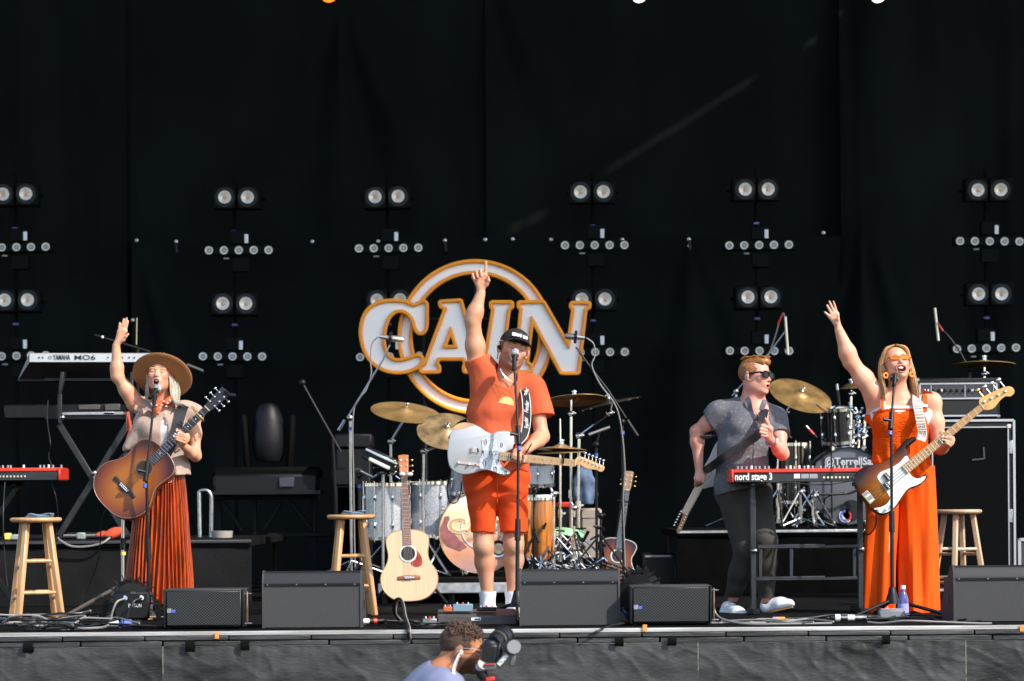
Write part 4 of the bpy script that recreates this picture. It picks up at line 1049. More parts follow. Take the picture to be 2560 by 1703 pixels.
riser(945, 1470, 2.35, 2.4, .185, 'low drum riser with a silver front beam under the sparkle drums', False, ALU, True)
riser(1692, 2290, 3.9, 2.3, .50, 'riser with a pale edge under the black drum kit')
# silver studs and coiled cables along the left riser edge
k = 0
# ------------------------------------------------------------------ keyboards
def nord(pxl, pxr, Y, ztop, label, txt, endl=True, endr=True, rz=0.):
    a, b = PXF(pxl, Y, ztop), PXF(pxr, Y, ztop); w = b.x - a.x; h = .083
    RED = mat('keyboard_red', (.62, .035, .018), .35, var=.08, coat=.2)
    t = thing('stage_keyboard', label, 'keyboard', ((a.x + b.x) / 2, Y, ztop - h), rz)
    MB().box((0, .17, h / 2 + .0), (w - .04, .32, h - .006), None, .004).build('case', BLACK, t)
    MB().box((0, .17, h - .012), (w - .036, .33, .026), None, .006).build('red_top', RED, t)
    MB().box((0, .0045, .027), (w - .05, .01, .05), None, .002).build('rear_panel', mat('panel_black', (.022, .023, .025), .5, var=.2), t)
    for sx in (-1, 1): MB().box((sx * (w / 2 - .011), .17, h / 2), (.022, .36, h + .004), None, .009).build('end_cheek', RED, t)
    me = lathe_mesh('control_knob', [(.0, .02), (.006, .02), (.007, .0), (.0, .0)], GREYP, 8); mw = lathe_mesh('control_knob', [(.0, .022), (.007, .022), (.008, .0), (.0, .0)], WHITEP, 8)
    rr = random.Random(int(pxl) + 9)
    for i in range(int(w / .028)):
        if rr.random() < .25: continue
        inst('control_knob', mw if rr.random() < .3 else me, t, TR((-w / 2 + .05 + i * .0275 + rr.uniform(-.004, .004), .03 + rr.random() * .05, h)))
    jk = lathe_mesh('jack_socket', [(.003, .004), (.007, .004), (.0075, .0), (.003, .0)], CHROME, 10)
    for i in range(14):
        x = w * (.06 + .026 * i) if txt else w * (-.1 + .026 * i)
        if rr.random() < .85 and x < w / 2 - .05: inst('jack_socket', jk, t, TR((x, .001, .028), rotm(R(90))))
    return t, w, h
NZ = P(2016, 1172, -.12).z
NS, nw, nh = nord(1826, 2208, -.12, NZ, 'red-topped keyboard in front of the ginger haired guitarist', True)
text('panel_lettering', 'nord stage 3', .062, TR(P(1884, 1192.5, -.122)), mat('letter_white', (.85, .85, .86), .5), NS, .0015, width=.232, bold=.0012)
for (x0, x1) in ((1985, 2000), (2003, 2022), (2024, 2044)): c, s = pbox(x0, 1185, x1, 1196, -.122, .002); MB().box(c, s).bw('panel_label', GREYP if x0 > 1990 else WHITEP, NS)
st = thing('keyboard_stand', 'grey square-tube table stand under the red-topped keyboard beside the bass player', 'keyboard stand', PXF(2016, -.02))
TUBE = mat('grey_tube', (.03, .032, .038), .45, .3, var=.25, vscale=14)
for px in (1884, 2152):
    a, z1 = PXF(px, -.02), NZ - .085
    MB().box((a.x, -.02, z1 / 2 + .0), (.034, .034, z1), None, .004).bw('leg', TUBE, st)
    MB().box((a.x, .06, .018), (.05, .5, .036), None, .006).bw('foot', RUBBER, st)
    MB().box((a.x, .1, z1 - .012), (.03, .36, .024), None, .004).bw('support_arm', TUBE, st)
    q = P(px + 2, 1377 if px < 2000 else 1373, -.04); MB().ball(q, (.022, .025, .017), 10, 6).bw('clamp_knob', STEEL, st)
for (y0, xa, xb) in ((1367, 1893, 2146), (1447, 1889, 2146)):
    for (p0, p1, d) in ((xa, 2062, 0), (2060, xb, .004)):
        a, b = P(p0, y0, -.02 + d), P(p1, y0 - 2, -.02 + d); MB().bar(a, b, .02 if d else .026, .03, bev=.003).bw('cross_bar', TUBE, st)
for px in (1901, 1978, 2136): a, b = P(px, 1371, -.018), P(px, 1443, -.018); MB().bar(a, b, .022, .022, bev=.003).bw('upright', TUBE, st)
LZ = P(75, 1170, 1.0).z
NL, lw, lh = nord(-190, 152, 1.0, LZ, 'red keyboard with a rounded end beside the folded cloth stool', False)
st2 = thing('keyboard_stand', 'black cross stand under the red keyboard with the rounded end', 'keyboard stand', PXF(0, 1.2))
for (x0, x1) in ((45, -160), (-160, 45)): a, b = P(x0, 1212, 1.2), PXF(x1, 1.2, .02); MB().bar(a, b, .036, .03, bev=.004).bw('cross_leg', BLACKM, st2)
MB().ball(P(34, 1213, 1.13), (.02, .02, .02)).bw('bolt', BLACK, st2)
MB().tube([P(60, 1209, 1.2), P(-200, 1209, 1.2)], .015, 8).bw('top_rail', BLACKM, st2)
# silver workstation, seen from behind, tilted towards its player
KY = 3.1
SILV = mat('silver_panel', (.56, .57, .58), .38, .25, var=.08, vscale=6)
ks = thing('workstation_keyboard', 'silver-backed keyboard tilted on the upper tier behind the hatted singer', 'keyboard', P(240, 950, KY + .25))
a, b, c, d = P(74, 885, KY), P(412, 885, KY), P(412, 905, KY), P(74, 905, KY)
e, f, g, h = P(45, 951, KY + .30), P(452, 952, KY + .30), P(452, 944, KY + .34), P(45, 944, KY + .34)
a2, b2 = P(74, 883, KY + .05), P(412, 883, KY + .05)
MB().add([a, b, c, d, c + Vector((0, .012, 0)), d + Vector((0, .012, 0)), a2, b2], [(0, 1, 2, 3), (0, 1, 7, 6), (3, 2, 4, 5)]).bw('rear_panel', SILV, ks, smooth=False)
UND = mat('keyboard_underside', (.035, .035, .036), .5, var=.3, vscale=8)
MB().add([d + Vector((0, .006, -.001)), c + Vector((0, .006, -.001)), f, e], [(0, 1, 2, 3)]).bw('underside', UND, ks, smooth=False)
MB().add([e, f, g, h, b2, a2], [(0, 1, 2, 3), (2, 3, 5, 4)]).bw('key_deck', UND, ks, smooth=False)
for (q0, q1, q2) in ((a2, d, e), (b2, c, f)):
    o_ = -.0005 if q0 is a2 else .0005; r_ = q2 + Vector((0, .04, .025)); MB().add([q0 + Vector((o_, 0, 0)), q1 + Vector((o_, 0, 0)), q2 + Vector((o_, 0, 0)), r_], [(0, 1, 2, 3)]).bw('end_cheek', mat('cheek_grey', (.2, .2, .2), .5), ks, smooth=False)
MB().tube([e + Vector((0, -.004, 0)), f + Vector((0, -.004, 0))], .006, 6).bw('front_lip', STEEL, ks)
DKT = mat('letter_dark', (.03, .03, .035), .5)
text('panel_lettering', 'YAMAHA', .055, TR(P(154, 894, KY - .003)), DKT, ks, .001, width=.128, bold=.0012)
text('model_lettering', 'MO6', .048, TR(P(212, 894.5, KY - .003)), DKT, ks, .001, width=.155, bold=.0006)
MB().lathe([(.009, 0), (.0125, 0), (.0125, .001), (.009, .001)], 16, TR(P(125, 894, KY - .003), rotm(R(90))), cap=False).bw('emblem', DKT, ks)
for px in (98, 107, 270, 306, 323, 336): MB().lathe([(.0, .004), (.006, .004), (.006, 0)], 8, TR(P(px, 894, KY - .002), rotm(R(90)))).bw('jack_socket', BLACK, ks)
# second keyboard on the lower tier
c_, s_ = pbox(10, 1012, 330, 1045, KY + .1, .3)
k2 = thing('stage_piano', 'black keyboard on the lower tier behind the hatted singer', 'keyboard', (c_[0], c_[1], c_[2] - s_[2] / 2))
MB().box(c_, s_, None, .01).bw('case', BLACK, k2)
for (x0, y0, x1, y1, m) in ((150, 1031, 318, 1037, GREYP), (258, 1030, 286, 1037, WHITEP), (196, 1012, 250, 1024, mat('dull_metal', (.07, .065, .062), .5)), (262, 1010, 300, 1026, mat('dull_metal', (.07, .065, .062), .5))):
    c, s = pbox(x0, y0, x1, y1, KY + .085, .03); MB().box(c, s, None, .004).bw('panel_strip', m, k2)
# the two-tier cross stand
xs = thing('keyboard_stand', 'dark two-tier cross stand carrying the silver-backed keyboard', 'keyboard stand', PXF(230, KY + .2, .475))
GM = mat('stand_grey', (.028, .028, .03), .45, .4, var=.3, vscale=10)
def xb(x0, y0, x1, y1, Y, w=.045, nm='cross_leg', m=GM):
    MB().bar(P(x0, y0, Y), P(x1, y1, Y), w, .03, bev=.004).bw(nm, m, xs)
xb(148, 1060, 318, 1338, KY + .06); xb(326, 1050, 148, 1340, KY + .02); xb(148, 1060, 318, 1338, KY + .42); xb(326, 1050, 148, 1340, KY + .38)
xb(150, 1060, 150, 985, KY + .04, .03, 'riser_arm'); xb(150, 985, 156, 930, KY + .06, .026, 'riser_arm'); xb(326, 1060, 330, 930, KY + .06, .026, 'riser_arm'); xb(150, 985, 163, 930, KY + .1, .022, 'riser_arm')
for (x, y) in ((156, 1044), (236, 1183), (240, 1194)): MB().ball(P(x, y, KY - .02), (.022, .02, .02), 10, 6).bw('bolt', STEEL, xs)
for y in (1046, 951):
    MB().bar(P(120, y, KY + .24), P(345, y, KY + .24), .02, .3).bw('tier_rail', BLACKM, xs)
MB().box(P(232, 1341, KY + .25), (.95, .45, .03), None, .005).bw('foot_rail', BLACKM, xs)
# overhead boom mic near the keyboards
bm_ = thing('boom_microphone', 'dark boom arm with a pencil microphone behind the wide hat', 'microphone', P(345, 880, KY + 1.0)); M_ = mat('dark_pencil', (.16, .16, .16), .4, .6)
MB().tube([P(236, 838, KY + 1.), P(375, 880, KY + 1.)], .011, 8).tube([P(375, 880, KY + 1.), P(470, 915, KY + .9)], .006, 6).bw('boom', BLACKM, bm_)
MB().tube([P(468, 912, KY + .9), P(508, 928, KY + .88)], .012, 10).bw('pencil_mic', M_, bm_)
MB().tube([P(345, 871, KY + 1.), PXF(345, KY + 1., .475)], .011, 8).bw('pole', BLACKM, bm_)
MB().ball(P(256, 843, KY + .98), .012, 8, 5).bw('tip', WHITEP, bm_)
MB().tube([P(342, 795, KY + 1.05), P(341, 862, KY + 1.05)], .006, 6).bw('rod', mat('dull_brass', (.3, .27, .15), .5, .5), bm_)
# ------------------------------------------------------------------ bass rig
TOLEX = mat('black_tolex', (.008, .008, .009), .55, spec=.3, var=.25, vscale=60, bump=.4, bscale=300)
GRC = mat('grille_cloth', (.002, .0023, .0025), .9, var=.3, vscale=120, spec=.08)
PIP = mat('silver_piping', (.5, .5, .54), .35, .6)
BYY = 2.4
c, s = pbox(2312, 1052, 2540, 1478, BYY, .4); c = (c[0], c[1], s[2] / 2 + .06); cz1 = c[2] + s[2] / 2
cab = thing('bass_cabinet', 'tall black bass cabinet with silver edging behind the wooden stool', 'bass cabinet', (c[0], c[1], 0))
MB().box(c, s, None, .012).bw('case', TOLEX, cab)
MB().box((c[0], BYY - .004, c[2]), (s[0] - .09, .02, s[2] - .1)).bw('grille', GRC, cab)
def piping(t, c, w, h, Y, r=.008, nm='edge_trim', m=PIP):
    for (x0, z0, x1, z1) in ((-1, 1, 1, 1), (-1, -1, 1, -1), (-1, -1, -1, 1), (1, -1, 1, 1)):
        MB().bar((c[0] + x0 * w / 2, Y, c[2] + z0 * h / 2), (c[0] + x1 * w / 2, Y, c[2] + z1 * h / 2), r * 2, r, bev=.002).bw(nm, m, t)
piping(cab, c, s[0] - .014, s[2] - .014, BYY - .006, .009); piping(cab, c, s[0] - .1, s[2] - .11, BYY - .016, .005, 'grille_trim')
for sx in (-1, 1):
    for sz in (-1, 1): MB().box((c[0] + sx * (s[0] / 2 - .045), BYY - .018, c[2] + sz * (s[2] / 2 - .05)), (.03, .012, .03), None, .004).bw('corner_block', mat('corner_ivory', (.6, .52, .45), .5), cab)
for (x0, y0, x1, y1) in ((2430, 1150, 2460, 1147), (2459, 1118, 2461, 1148)): MB().bar(P(x0, y0, BYY - .02), P(x1, y1, BYY - .02), .012, .006).bw('badge', mat('badge_grey', (.04, .04, .043), .4), cab)
for py in (1118, 1290): q = P(2527, py, BYY - .012); MB().box(q, (.03, .012, .1), None, .005).bw('latch', STEEL, cab)
for sx in (-1, 1):
    for dy in (.05, .33): MB().lathe([(.0, -.02), (.03, -.02), (.03, .02), (.0, .02)], 14, TR((c[0] + sx * .25, BYY + dy, .03), rotm(0, R(90)))).bw('caster', RUBBER, cab)
hz = cz1
h0 = P(2290, 948, BYY + .02); h1 = P(2500, 1047, BYY + .02)
hc = ((h0.x + h1.x) / 2, BYY + .19, hz + (h0.z - h1.z) / 2 + .012); hs = (h1.x - h0.x, .34, h0.z - h1.z)
hd = thing('bass_amplifier', 'black bass amplifier head with a silver knob panel on the tall cabinet', 'amplifier', (hc[0], hc[1], hz))
MB().box(hc, hs, None, .012).bw('case', TOLEX, hd)
HY = BYY + .02
pc = (hc[0], HY - .006, hc[2] + hs[2] * .17); mb = MB(); mb.box(pc, (hs[0] - .05, .016, hs[2] * .36), None, .003); fp = mb.bw('control_panel', mat('panel_dark_grey', (.05, .052, .058), .4, .3), hd)
piping(hd, pc, hs[0] - .05, hs[2] * .37, HY - .016, .006, 'panel_trim'); 
gc = (hc[0], HY - .004, hc[2] - hs[2] * .24); MB().box(gc, (hs[0] - .05, .016, hs[2] * .34)).bw('grille', mat('speckled_grille', (.012, .012, .013), .8, var=.9, vscale=300), hd)
MB().bar((hc[0] - hs[0] / 2 + .02, HY - .006, hc[2] - hs[2] * .44), (hc[0] + hs[0] / 2 - .02, HY - .006, hc[2] - hs[2] * .44), .012, .01).bw('lower_trim', PIP, hd)
kn = lathe_mesh('knob', [(.0, .018), (.009, .018), (.011, .002), (.014, .0), (.0, .0)], BLACK, 12)
for i in range(9): inst('knob', kn, hd, TR((pc[0] - hs[0] * .30 + i * .043 - hd.location.x, HY - .015 - hd.location.y, pc[2] + .005 - hd.location.z), rotm(R(90))))
for i, x in enumerate((-.40, -.36, -.20)): MB().box((pc[0] + hs[0] * x, HY - .02, pc[2] + .005), (.012, .012, .02), None, .003).bw('switch', WHITEP, hd)
for x in (-.325, .08, .42): MB().box((pc[0] + hs[0] * x, HY - .0165, pc[2]), (.005, .006, hs[2] * .3)).bw('panel_divider', PIP, hd)
MB().box((pc[0] + hs[0] * .29, HY - .018, pc[2] + .002), (.014, .01, .016), None, .002).bw('pilot_light', mat('red_jewel', (.7, .02, .015), .3), hd)
MB().ball((pc[0] + hs[0] * .18, HY - .015, pc[2] + .002), (.026, .004, .013)).bw('badge', PIP, hd)
for sx in (-1, 1):
    for sz in (-1, 1): MB().box((hc[0] + sx * (hs[0] / 2 - .012), HY + .008, hc[2] + sz * (hs[2] / 2 - .012)), (.03, .03, .03), None, .008).bw('corner', STEEL, hd)
for sx in (-1, 1): MB().box((hc[0] + sx * .22, hc[1], hz + .006), (.04, .2, .013), None, .003).bw('foot', RUBBER, hd)
# road case and spare drum hardware at the right edge
c, s = pbox(2546, 1330, 2700, 1475, 2.7, .5); c = (c[0], c[1], s[2] / 2)
rc = thing('road_case', 'grey road case beside the bass cabinet at the end of the stage', 'case', (c[0], c[1], 0)); MB().box(c, s, None, .01).bw('box', mat('case_grey', (.03, .03, .03), .5, var=.3), rc); piping(rc, c, s[0] - .01, s[2] - .01, 2.695, .012)
# ------------------------------------------------------------------ drums
SPK = mat('silver_sparkle', (.50, .52, .56), .3, .35, var=.35, vscale=140, coat=.4)
PIANO = mat('piano_black', (.008, .008, .01), .12, coat=.6)
HEADW = mat('drum_head', (.72, .72, .7), .5, var=.05)
HEADG = mat('grey_drum_head', (.11, .115, .13), .35, var=.12, vscale=5)
LUG = {}
def lug_mesh(h):
    if h not in LUG:
        mb = MB(); mb.ball((0, 0, 0), (.011, .012, .028), 10, 6); mb.tube([(0, -.006, -h), (0, -.006, h)], .0028, 6); me = mb.mesh('lug'); me.materials.append(CHROME); LUG[h] = me
    return LUG[h]
def drum(name, label, M, r, dep, shell, headm, nl=8, hoop=CHROME, hoopw=.012, group=None, hm=None, lugsize=1.):
    """drum about local Z, from 0 to dep, top head at dep"""
    t = thing(name, label, 'drum', M=M, group=group)
    MB().lathe([(r, .0), (r, dep)], 48, cap=False).lathe([(r - .004, dep), (r - .004, 0)], 48, cap=False).build('shell', shell, t, ang=60)
    for (z, nm) in ((dep, 'batter_head'), (0, 'front_head')):
        s = 1 if z else -1
        MB().lathe([(.0, z + s * .003), (r - .012, z + s * .003), (r + .003, z - s * .002), (r + .003, z - s * .006)], 48, cap=False).build(nm, (hm or headm) if z == 0 else headm, t, ang=60)
        MB().lathe([(r + .001, z - s * .018), (r + .009, z - s * .018), (r + .009, z + s * .006), (r + .004, z + s * hoopw), (r + .001, z + s * .005)], 48, cap=False).build('hoop', hoop, t, ang=30)
    lm = lug_mesh(round(dep * .3, 3))
    for i in range(nl):
        a = 2 * math.pi * (i + .37) / nl
        for z in ((dep * .25, dep * .75) if dep > .22 else (dep * .5,)):
            inst('lug', lm, t, TR(((r + .006) * math.cos(a), (r + .006) * math.sin(a), z), Matrix.Rotation(a + math.pi / 2, 4, 'Z')) @ Matrix.Scale(lugsize, 4))
    return t
def flat(pos): return TR(pos)
def facing(pos, tilt=0., yaw=0.): return TR(pos, rotm(R(90) + tilt, 0, yaw))        # local +Z looks at the audience
# --- sparkle kit in the middle, on the low riser
RH = .185
KY0 = 2.75
kc = P(1200, 1331, KY0)
kr = 105 / F * (KY0 - CAMY)
HOOPK = mat('kick_hoop', (.62, .42, .24), .35, var=.15, coat=.3)
def kick_art():
    m = mat('painted_desert_head', (.8, .6, .35), .45); nt = m.node_tree; b = nt.nodes['Principled BSDF']; L = nt.links.new
    tc = nt.nodes.new('ShaderNodeTexCoord'); sp = nt.nodes.new('ShaderNodeSeparateXYZ'); L(tc.outputs['Object'], sp.inputs[0])
    n = nt.nodes.new('ShaderNodeTexNoise'); n.inputs['Scale'].default_value = 7; n.inputs['Detail'].default_value = 6; L(tc.outputs['Object'], n.inputs['Vector'])
    ad = nt.nodes.new('ShaderNodeMath'); ad.operation = 'MULTIPLY_ADD'; ad.inputs[1].default_value = .16; L(n.outputs['Fac'], ad.inputs[0]); L(sp.outputs['Y'], ad.inputs[2])
    mr = nt.nodes.new('ShaderNodeMapRange'); mr.inputs['From Min'].default_value = -.23; mr.inputs['From Max'].default_value = .38; L(ad.outputs[0], mr.inputs['Value'])
    r = nt.nodes.new('ShaderNodeValToRGB'); e = r.color_ramp.elements; e[0].position = 0; e[0].color = (.42, .3, .38, 1); e[1].position = 1; e[1].color = (.5, .62, .7, 1)
    for (p, c) in ((.12, (.62, .36, .3, 1)), (.25, (.8, .36, .2, 1)), (.36, (.85, .5, .34, 1)), (.42, (.5, .2, .14, 1)), (.5, (.86, .6, .34, 1)), (.7, (.88, .68, .38, 1)), (.86, (.8, .74, .6, 1))):
        q = e.new(p); q.color = c
    L(mr.outputs[0], r.inputs[0]); L(r.outputs[0], b.inputs['Base Color']); return m
kd = drum('kick_drum', 'bass drum with a painted desert head behind the capped singer', facing((kc.x, KY0 + .42, kc.z)), kr - .012, .42, SPK, kick_art(), 8, HOOPK, .02, hm=HEADW)
# art on the head: mesa, ring and lettering (flat print)
fy = KY0 - .0062
mes = mat('print_mesa', (.3, .1, .1), .6, var=.3, vscale=14)
def print_poly(nm, pts, m, y): MB().prism([(p.x, p.z) for p in (P(x, z_, KY0) for (x, z_) in pts)], y, y + .0012).bw(nm, m, kd, smooth=False)
print_poly('mesa_print', [(1102, 1320), (1112, 1292), (1122, 1290), (1132, 1330), (1150, 1352), (1168, 1368), (1150, 1378), (1118, 1366), (1104, 1345)], mes, fy)
print_poly('mesa_print', [(1262, 1350), (1272, 1318), (1286, 1300), (1298, 1300), (1300, 1330), (1297, 1360), (1280, 1372), (1258, 1368)], mes, fy)
MB().lathe([(.150, 0), (.158, 0), (.158, .0008), (.150, .0008)], 48, TR((kc.x + .02, fy - .0012, kc.z + .03), rotm(R(90))), cap=False).bw('ring_print', WHITEP, kd)
text('head_lettering', 'CAIN', .15, TR((kc.x - .0, fy - .0012, kc.z + .045)), mat('print_white', (.85, .8, .7), .5), kd, .0006, width=.47, bold=.008)
text('head_lettering', 'CAIN', .15, TR((kc.x - .0, fy - .003, kc.z + .045)), mat('print_orange', (.78, .33, .08), .5), kd, .0006, width=.45, bold=.001)
ph = P(1246, 1372, KY0); MB().lathe([(.0, 0), (.05, 0), (.062, .006), (.062, 0)], 24, TR((ph.x, fy - .004, ph.z), rotm(R(90)))).lathe([(.0, 0), (.04, 0), (.04, .003)], 24, TR((ph.x, fy - .0105, ph.z), rotm(R(90)))).bw('port_ring', CHROME, kd)
for (x, y) in ((1108, 1272), (1092, 1345), (1166, 1432), (1150, 1232)):
    q = P(x, y, KY0 - .0); MB().box(q, (.03, .06, .03), rotm(0, R(20)), .006).bw('claw', CHROME, kd)
for sx in (-1, 1): MB().tube([(kc.x + sx * kr * .93, KY0 + .1, kc.z - .08), (kc.x + sx * (kr + .1), KY0 - .02, RH + .01)], .009, 8).bw('spur', CHROME, kd)
def tomfloor(px, Y, py0, py1, r, label):
    a, b = PXF(px, Y), P(px, py0, Y); c = P(px, py1, Y)
    t = drum('floor_tom', label, TR((c.x, Y, c.z)), r, b.z - c.z, SPK, HEADW, 8, CHROME)
    for i in range(3):
        an = R(210 + 120 * i); e = Vector((c.x + (r + .03) * math.cos(an), Y + (r + .03) * math.sin(an), 0)); mb = MB()
        mb.tube([(e.x, e.y, b.z - .1), (e.x, e.y, c.z - .02), (e.x + .03 * math.cos(an), e.y + .03 * math.sin(an), RH)], .0065, 8); mb.bw('leg', CHROME, t)
        MB().box((c.x + (r + .015) * math.cos(an), Y + (r + .015) * math.sin(an), c.z + .12), (.04, .04, .06), Matrix.Rotation(an, 4, 'Z'), .008).bw('leg_bracket', CHROME, t)
    return t
tomfloor(968, 3.0, 1210, 1348, .165, 'sparkle floor tom beside the neck of the natural guitar')
tomfloor(1085, 3.15, 1206, 1342, .19, 'sparkle floor tom tucked behind the bass drum')
sn = P(1349, 1213, 2.9); drum('rack_tom', 'white sunlit tom below the maple guitar neck', TR((sn.x, 2.9, sn.z), rotm(R(6))), .105, .17, mat('white_wrap', (.72, .72, .72), .3, coat=.3), HEADW, 6, CHROME)
sn = P(1180, 1232, 3.05)
drum('rack_tom', 'sparkle tom hidden behind the orange shorts', TR((sn.x, 3.05, sn.z), rotm(R(8))), .15, .2, SPK, HEADW, 6, CHROME)
sn = P(1250, 1300, 3.3)
drum('snare_drum', 'chrome snare drum behind the orange shorts', TR((sn.x, 3.3, sn.z), rotm(R(3))), .18, .14, CHROME, HEADW, 8, CHROME)
CYM = mat('cymbal_bronze', (.50, .31, .12), .36, .65, var=.3, vscale=6, bump=.12, bscale=240, stretch=(1, 1, 1))
CYMD = mat('cymbal_dark', (.40, .27, .14), .42, .55, var=.5, vscale=9, bump=.2, bscale=60)
def cymbal(label, c, r, tilt, roll, m=CYM, yaw=0., rivets=0):
    M = TR(c, rotm(tilt, roll, yaw)); t = thing('cymbal', label, 'cymbal', M=M)
    pr = [(.006, .028), (.03, .026), (.055, .014), (.065, .008), (r * .6, .004), (r * .92, -.006), (r, -.009)]
    MB().lathe(pr + [(a, b - .0025) for (a, b) in pr[::-1]], 48, cap=False).build('plate', m, t, ang=60)
    MB().lathe([(.0, .066), (.006, .066), (.009, .05), (.016, .045), (.016, .03), (.0, .03)], 12).box((0, 0, .058), (.04, .008, .012), None, .003).build('wing_nut', CHROME, t)
    MB().lathe([(.0, .025), (.012, .02), (.012, -.03), (.0, -.03)], 10).build('felt', mat('felt_grey', (.1, .1, .1), .9), t)
    for i in range(rivets):
        a = 2 * math.pi * i / rivets; MB().ball(((r - .03) * math.cos(a), (r - .03) * math.sin(a), -.012), .006, 6, 4).build('rivet', CHROME, t)
    return t
def cstand(label, base_px, Y, lo, pts, m=CHROME, r0=.0135, legs=True, a0=0., name='cymbal_stand', cat='cymbal stand', w=.3, col2=None):
    """pts: [(px, py, dY)] from the first joint upwards"""
    f = PXF(base_px, Y, lo); t = thing(name, label, cat, (f.x, Y, lo))
    P3 = [P(x, y, Y + dy) for (x, y, dy) in pts]
    j = P3[0]; mid = Vector((f.x, Y, lo + (j.z - lo) * .5))
    MB().tube([(f.x, Y, lo + .04), mid], r0, 10).bw('lower_tube', m, t)
    MB().tube([mid, j], r0 * .75, 10).bw('middle_tube', m, t)
    MB().tube([mid - Vector((0, 0, .03)), mid + Vector((0, 0, .03))], r0 * 1.5, 10).box((mid.x + .02, mid.y - .01, mid.z), (.04, .012, .02), None, .004).bw('memory_lock', m, t)
    for i in range(len(P3) - 1):
        MB().tube([P3[i], P3[i + 1]], r0 * .6, 8).bw('boom', m, t)
        MB().ball(P3[i], (r0 * 1.9, r0 * 2, r0 * 1.7), 10, 6).box(P3[i] + Vector((.022, -.012, .01)), (.035, .012, .014), rotm(0, R(30)), .004).bw('tilter', m, t)
    if legs:
        for i in range(3):
            a = a0 + 2 * math.pi * i / 3; e = Vector((f.x + w * math.cos(a), Y + w * math.sin(a), lo + .012)); mb = MB()
            mb.tube([(f.x, Y, lo + .3), e], .008, 8); mb.tube([e + Vector((0, 0, 0)), (f.x, Y, lo + .08)], .006, 6); mb.bw('leg', m, t)
            MB().ball(e, (.02, .02, .014), 8, 5).bw('rubber_foot', RUBBER, t)
    return t
SATIN = mat('satin_chrome', (.5, .49, .48), .28, 1., var=.15)
cstand('chrome boom cymbal stand behind the natural guitar', 979, 3.0, RH, [(977, 1104, 0), (1012, 1046, -.03), (1013, 1028, -.03)], SATIN, a0=.5)
cymbal('large bronze crash cymbal left of the orange shirt', P(1014, 1028, 2.97), .257, R(18), R(8))
cstand('chrome boom stand beside the bass drum', 1059, 2.75, RH, [(1059, 1129, 0), (1128, 1102, -.02), (1135, 1085, -.02)], SATIN, a0=1.2)
cymbal('dark hammered cymbal behind the white guitar body', P(1118, 1076, 2.73), .22, R(38), R(6), CYMD)
cstand('chrome stand right of the orange shirt', 1429, 3.05, RH, [(1428, 1035, 0), (1428, 1000, 0)], CHROME, a0=.9)
cymbal('bronze crash cymbal right of the orange shirt', P(1437, 998, 3.05), .235, R(-9), R(-3))
cstand('chrome hi-hat stand above the maple guitar neck', 1402, 2.7, RH, [(1401, 1128, 0), (1400, 1047, 0)], CHROME, a0=.2, r0=.012)
hc_ = P(1404, 1124, 2.7)
cymbal('lower hi-hat cymbal above the maple guitar neck', hc_ + Vector((0, 0, -.012)), .18, R(2), R(-2), CYM); cymbal('upper hi-hat cymbal above the maple guitar neck', hc_ + Vector((0, 0, .01)), .18, R(-2), R(2), CYM)
cstand('tall chrome boom stand reaching towards the microphone', 1447, 2.9, RH, [(1448, 1090, 0), (1524, 1033, 0), (1530, 1010, 0)], CHROME, a0=1.9, r0=.015)
cymbal('thin ride cymbal with rivets right of the orange shirt', P(1524, 1007, 2.9), .235, R(1), R(-13), mat('cymbal_black', (.07, .05, .035), .4, .8), rivets=8)
# microphones over the sparkle kit
def boommic(label, mic0, mic1, boom, pole, Y, lo, fat=True, m=SATIN, tail=None, micm=None, red=None):
    """mic0 tip, mic1 tail, boom [(px,py)...] mic end first, pole (px, py) clutch"""
    q = P(*pole, Y); t = thing('boom_microphone', label, 'microphone', (q.x, Y, lo))
    MB().tube([(q.x, Y, lo + .03), q], .011, 10).bw('pole', m, t)
    pts = [P(x, y, Y - .02) for (x, y) in boom]; MB().tube(pts, .007, 8).bw('boom', m, t)
    if tail: MB().tube([P(*tail[0], Y - .02), P(*tail[1], Y - .02)], .012, 8).bw('counterweight', m, t)
    MB().ball(q + Vector((0, -.01, .02)), (.024, .02, .024), 10, 6).bw('clutch', m, t)
    MB().tube([q - Vector((0, 0, .07)), q - Vector((0, 0, .045))], .015, 10).bw('blue_tape', BLUEP, t)
    a, b = P(*mic0, Y - .03), P(*mic1, Y - .03)
    mm = micm or mat('mic_champagne', (.6, .54, .46), .3, .8)
    if fat:
        MB().tube([a, a + (b - a) * .08, a + (b - a) * .45], [.012, .022, .024], 14).bw('capsule', mm, t)
        MB().tube([a + (b - a) * .42, b], [.022, .014], 12).bw('body', mm, t)
        mb = MB(); c = a + (b - a) * .55
        for k in range(8):
            an = 2 * math.pi * k / 8; ax = (b - a).normalized(); u = ax.cross(Vector((0, 1, 0))).normalized(); w_ = ax.cross(u); mb.ball(c + (u * math.cos(an) + w_ * math.sin(an)) * .036, .012, 6, 4)
        mb.tube([c + (u * math.cos(2 * math.pi * k / 12) + w_ * math.sin(2 * math.pi * k / 12)) * .034 for k in range(12)], .006, 6, closed=True); o = mb.bw('shock_mount', BLACK, t); o['kind'] = 'stuff'
    else:
        MB().tube([a, b], .0115, 12).bw('pencil_body', mm, t)
    legs3(t, (q.x, Y), .12, .3, m, .4, .009, lo)
    return t
def cable(name, label, pts, r=.0045, m=None, smooth=10, cat='cable', group=None):
    q = [Vector(p) for p in crom(pts, smooth)]
    mb = MB(); mb.tube(q, r, 6); m = m or mat('black_cable', (.014, .014, .014), .5, var=.3)
    o = mb.build(name, m); z = min(q, key=lambda p: p.z); base(o, z); return tag(o, label, cat, group)
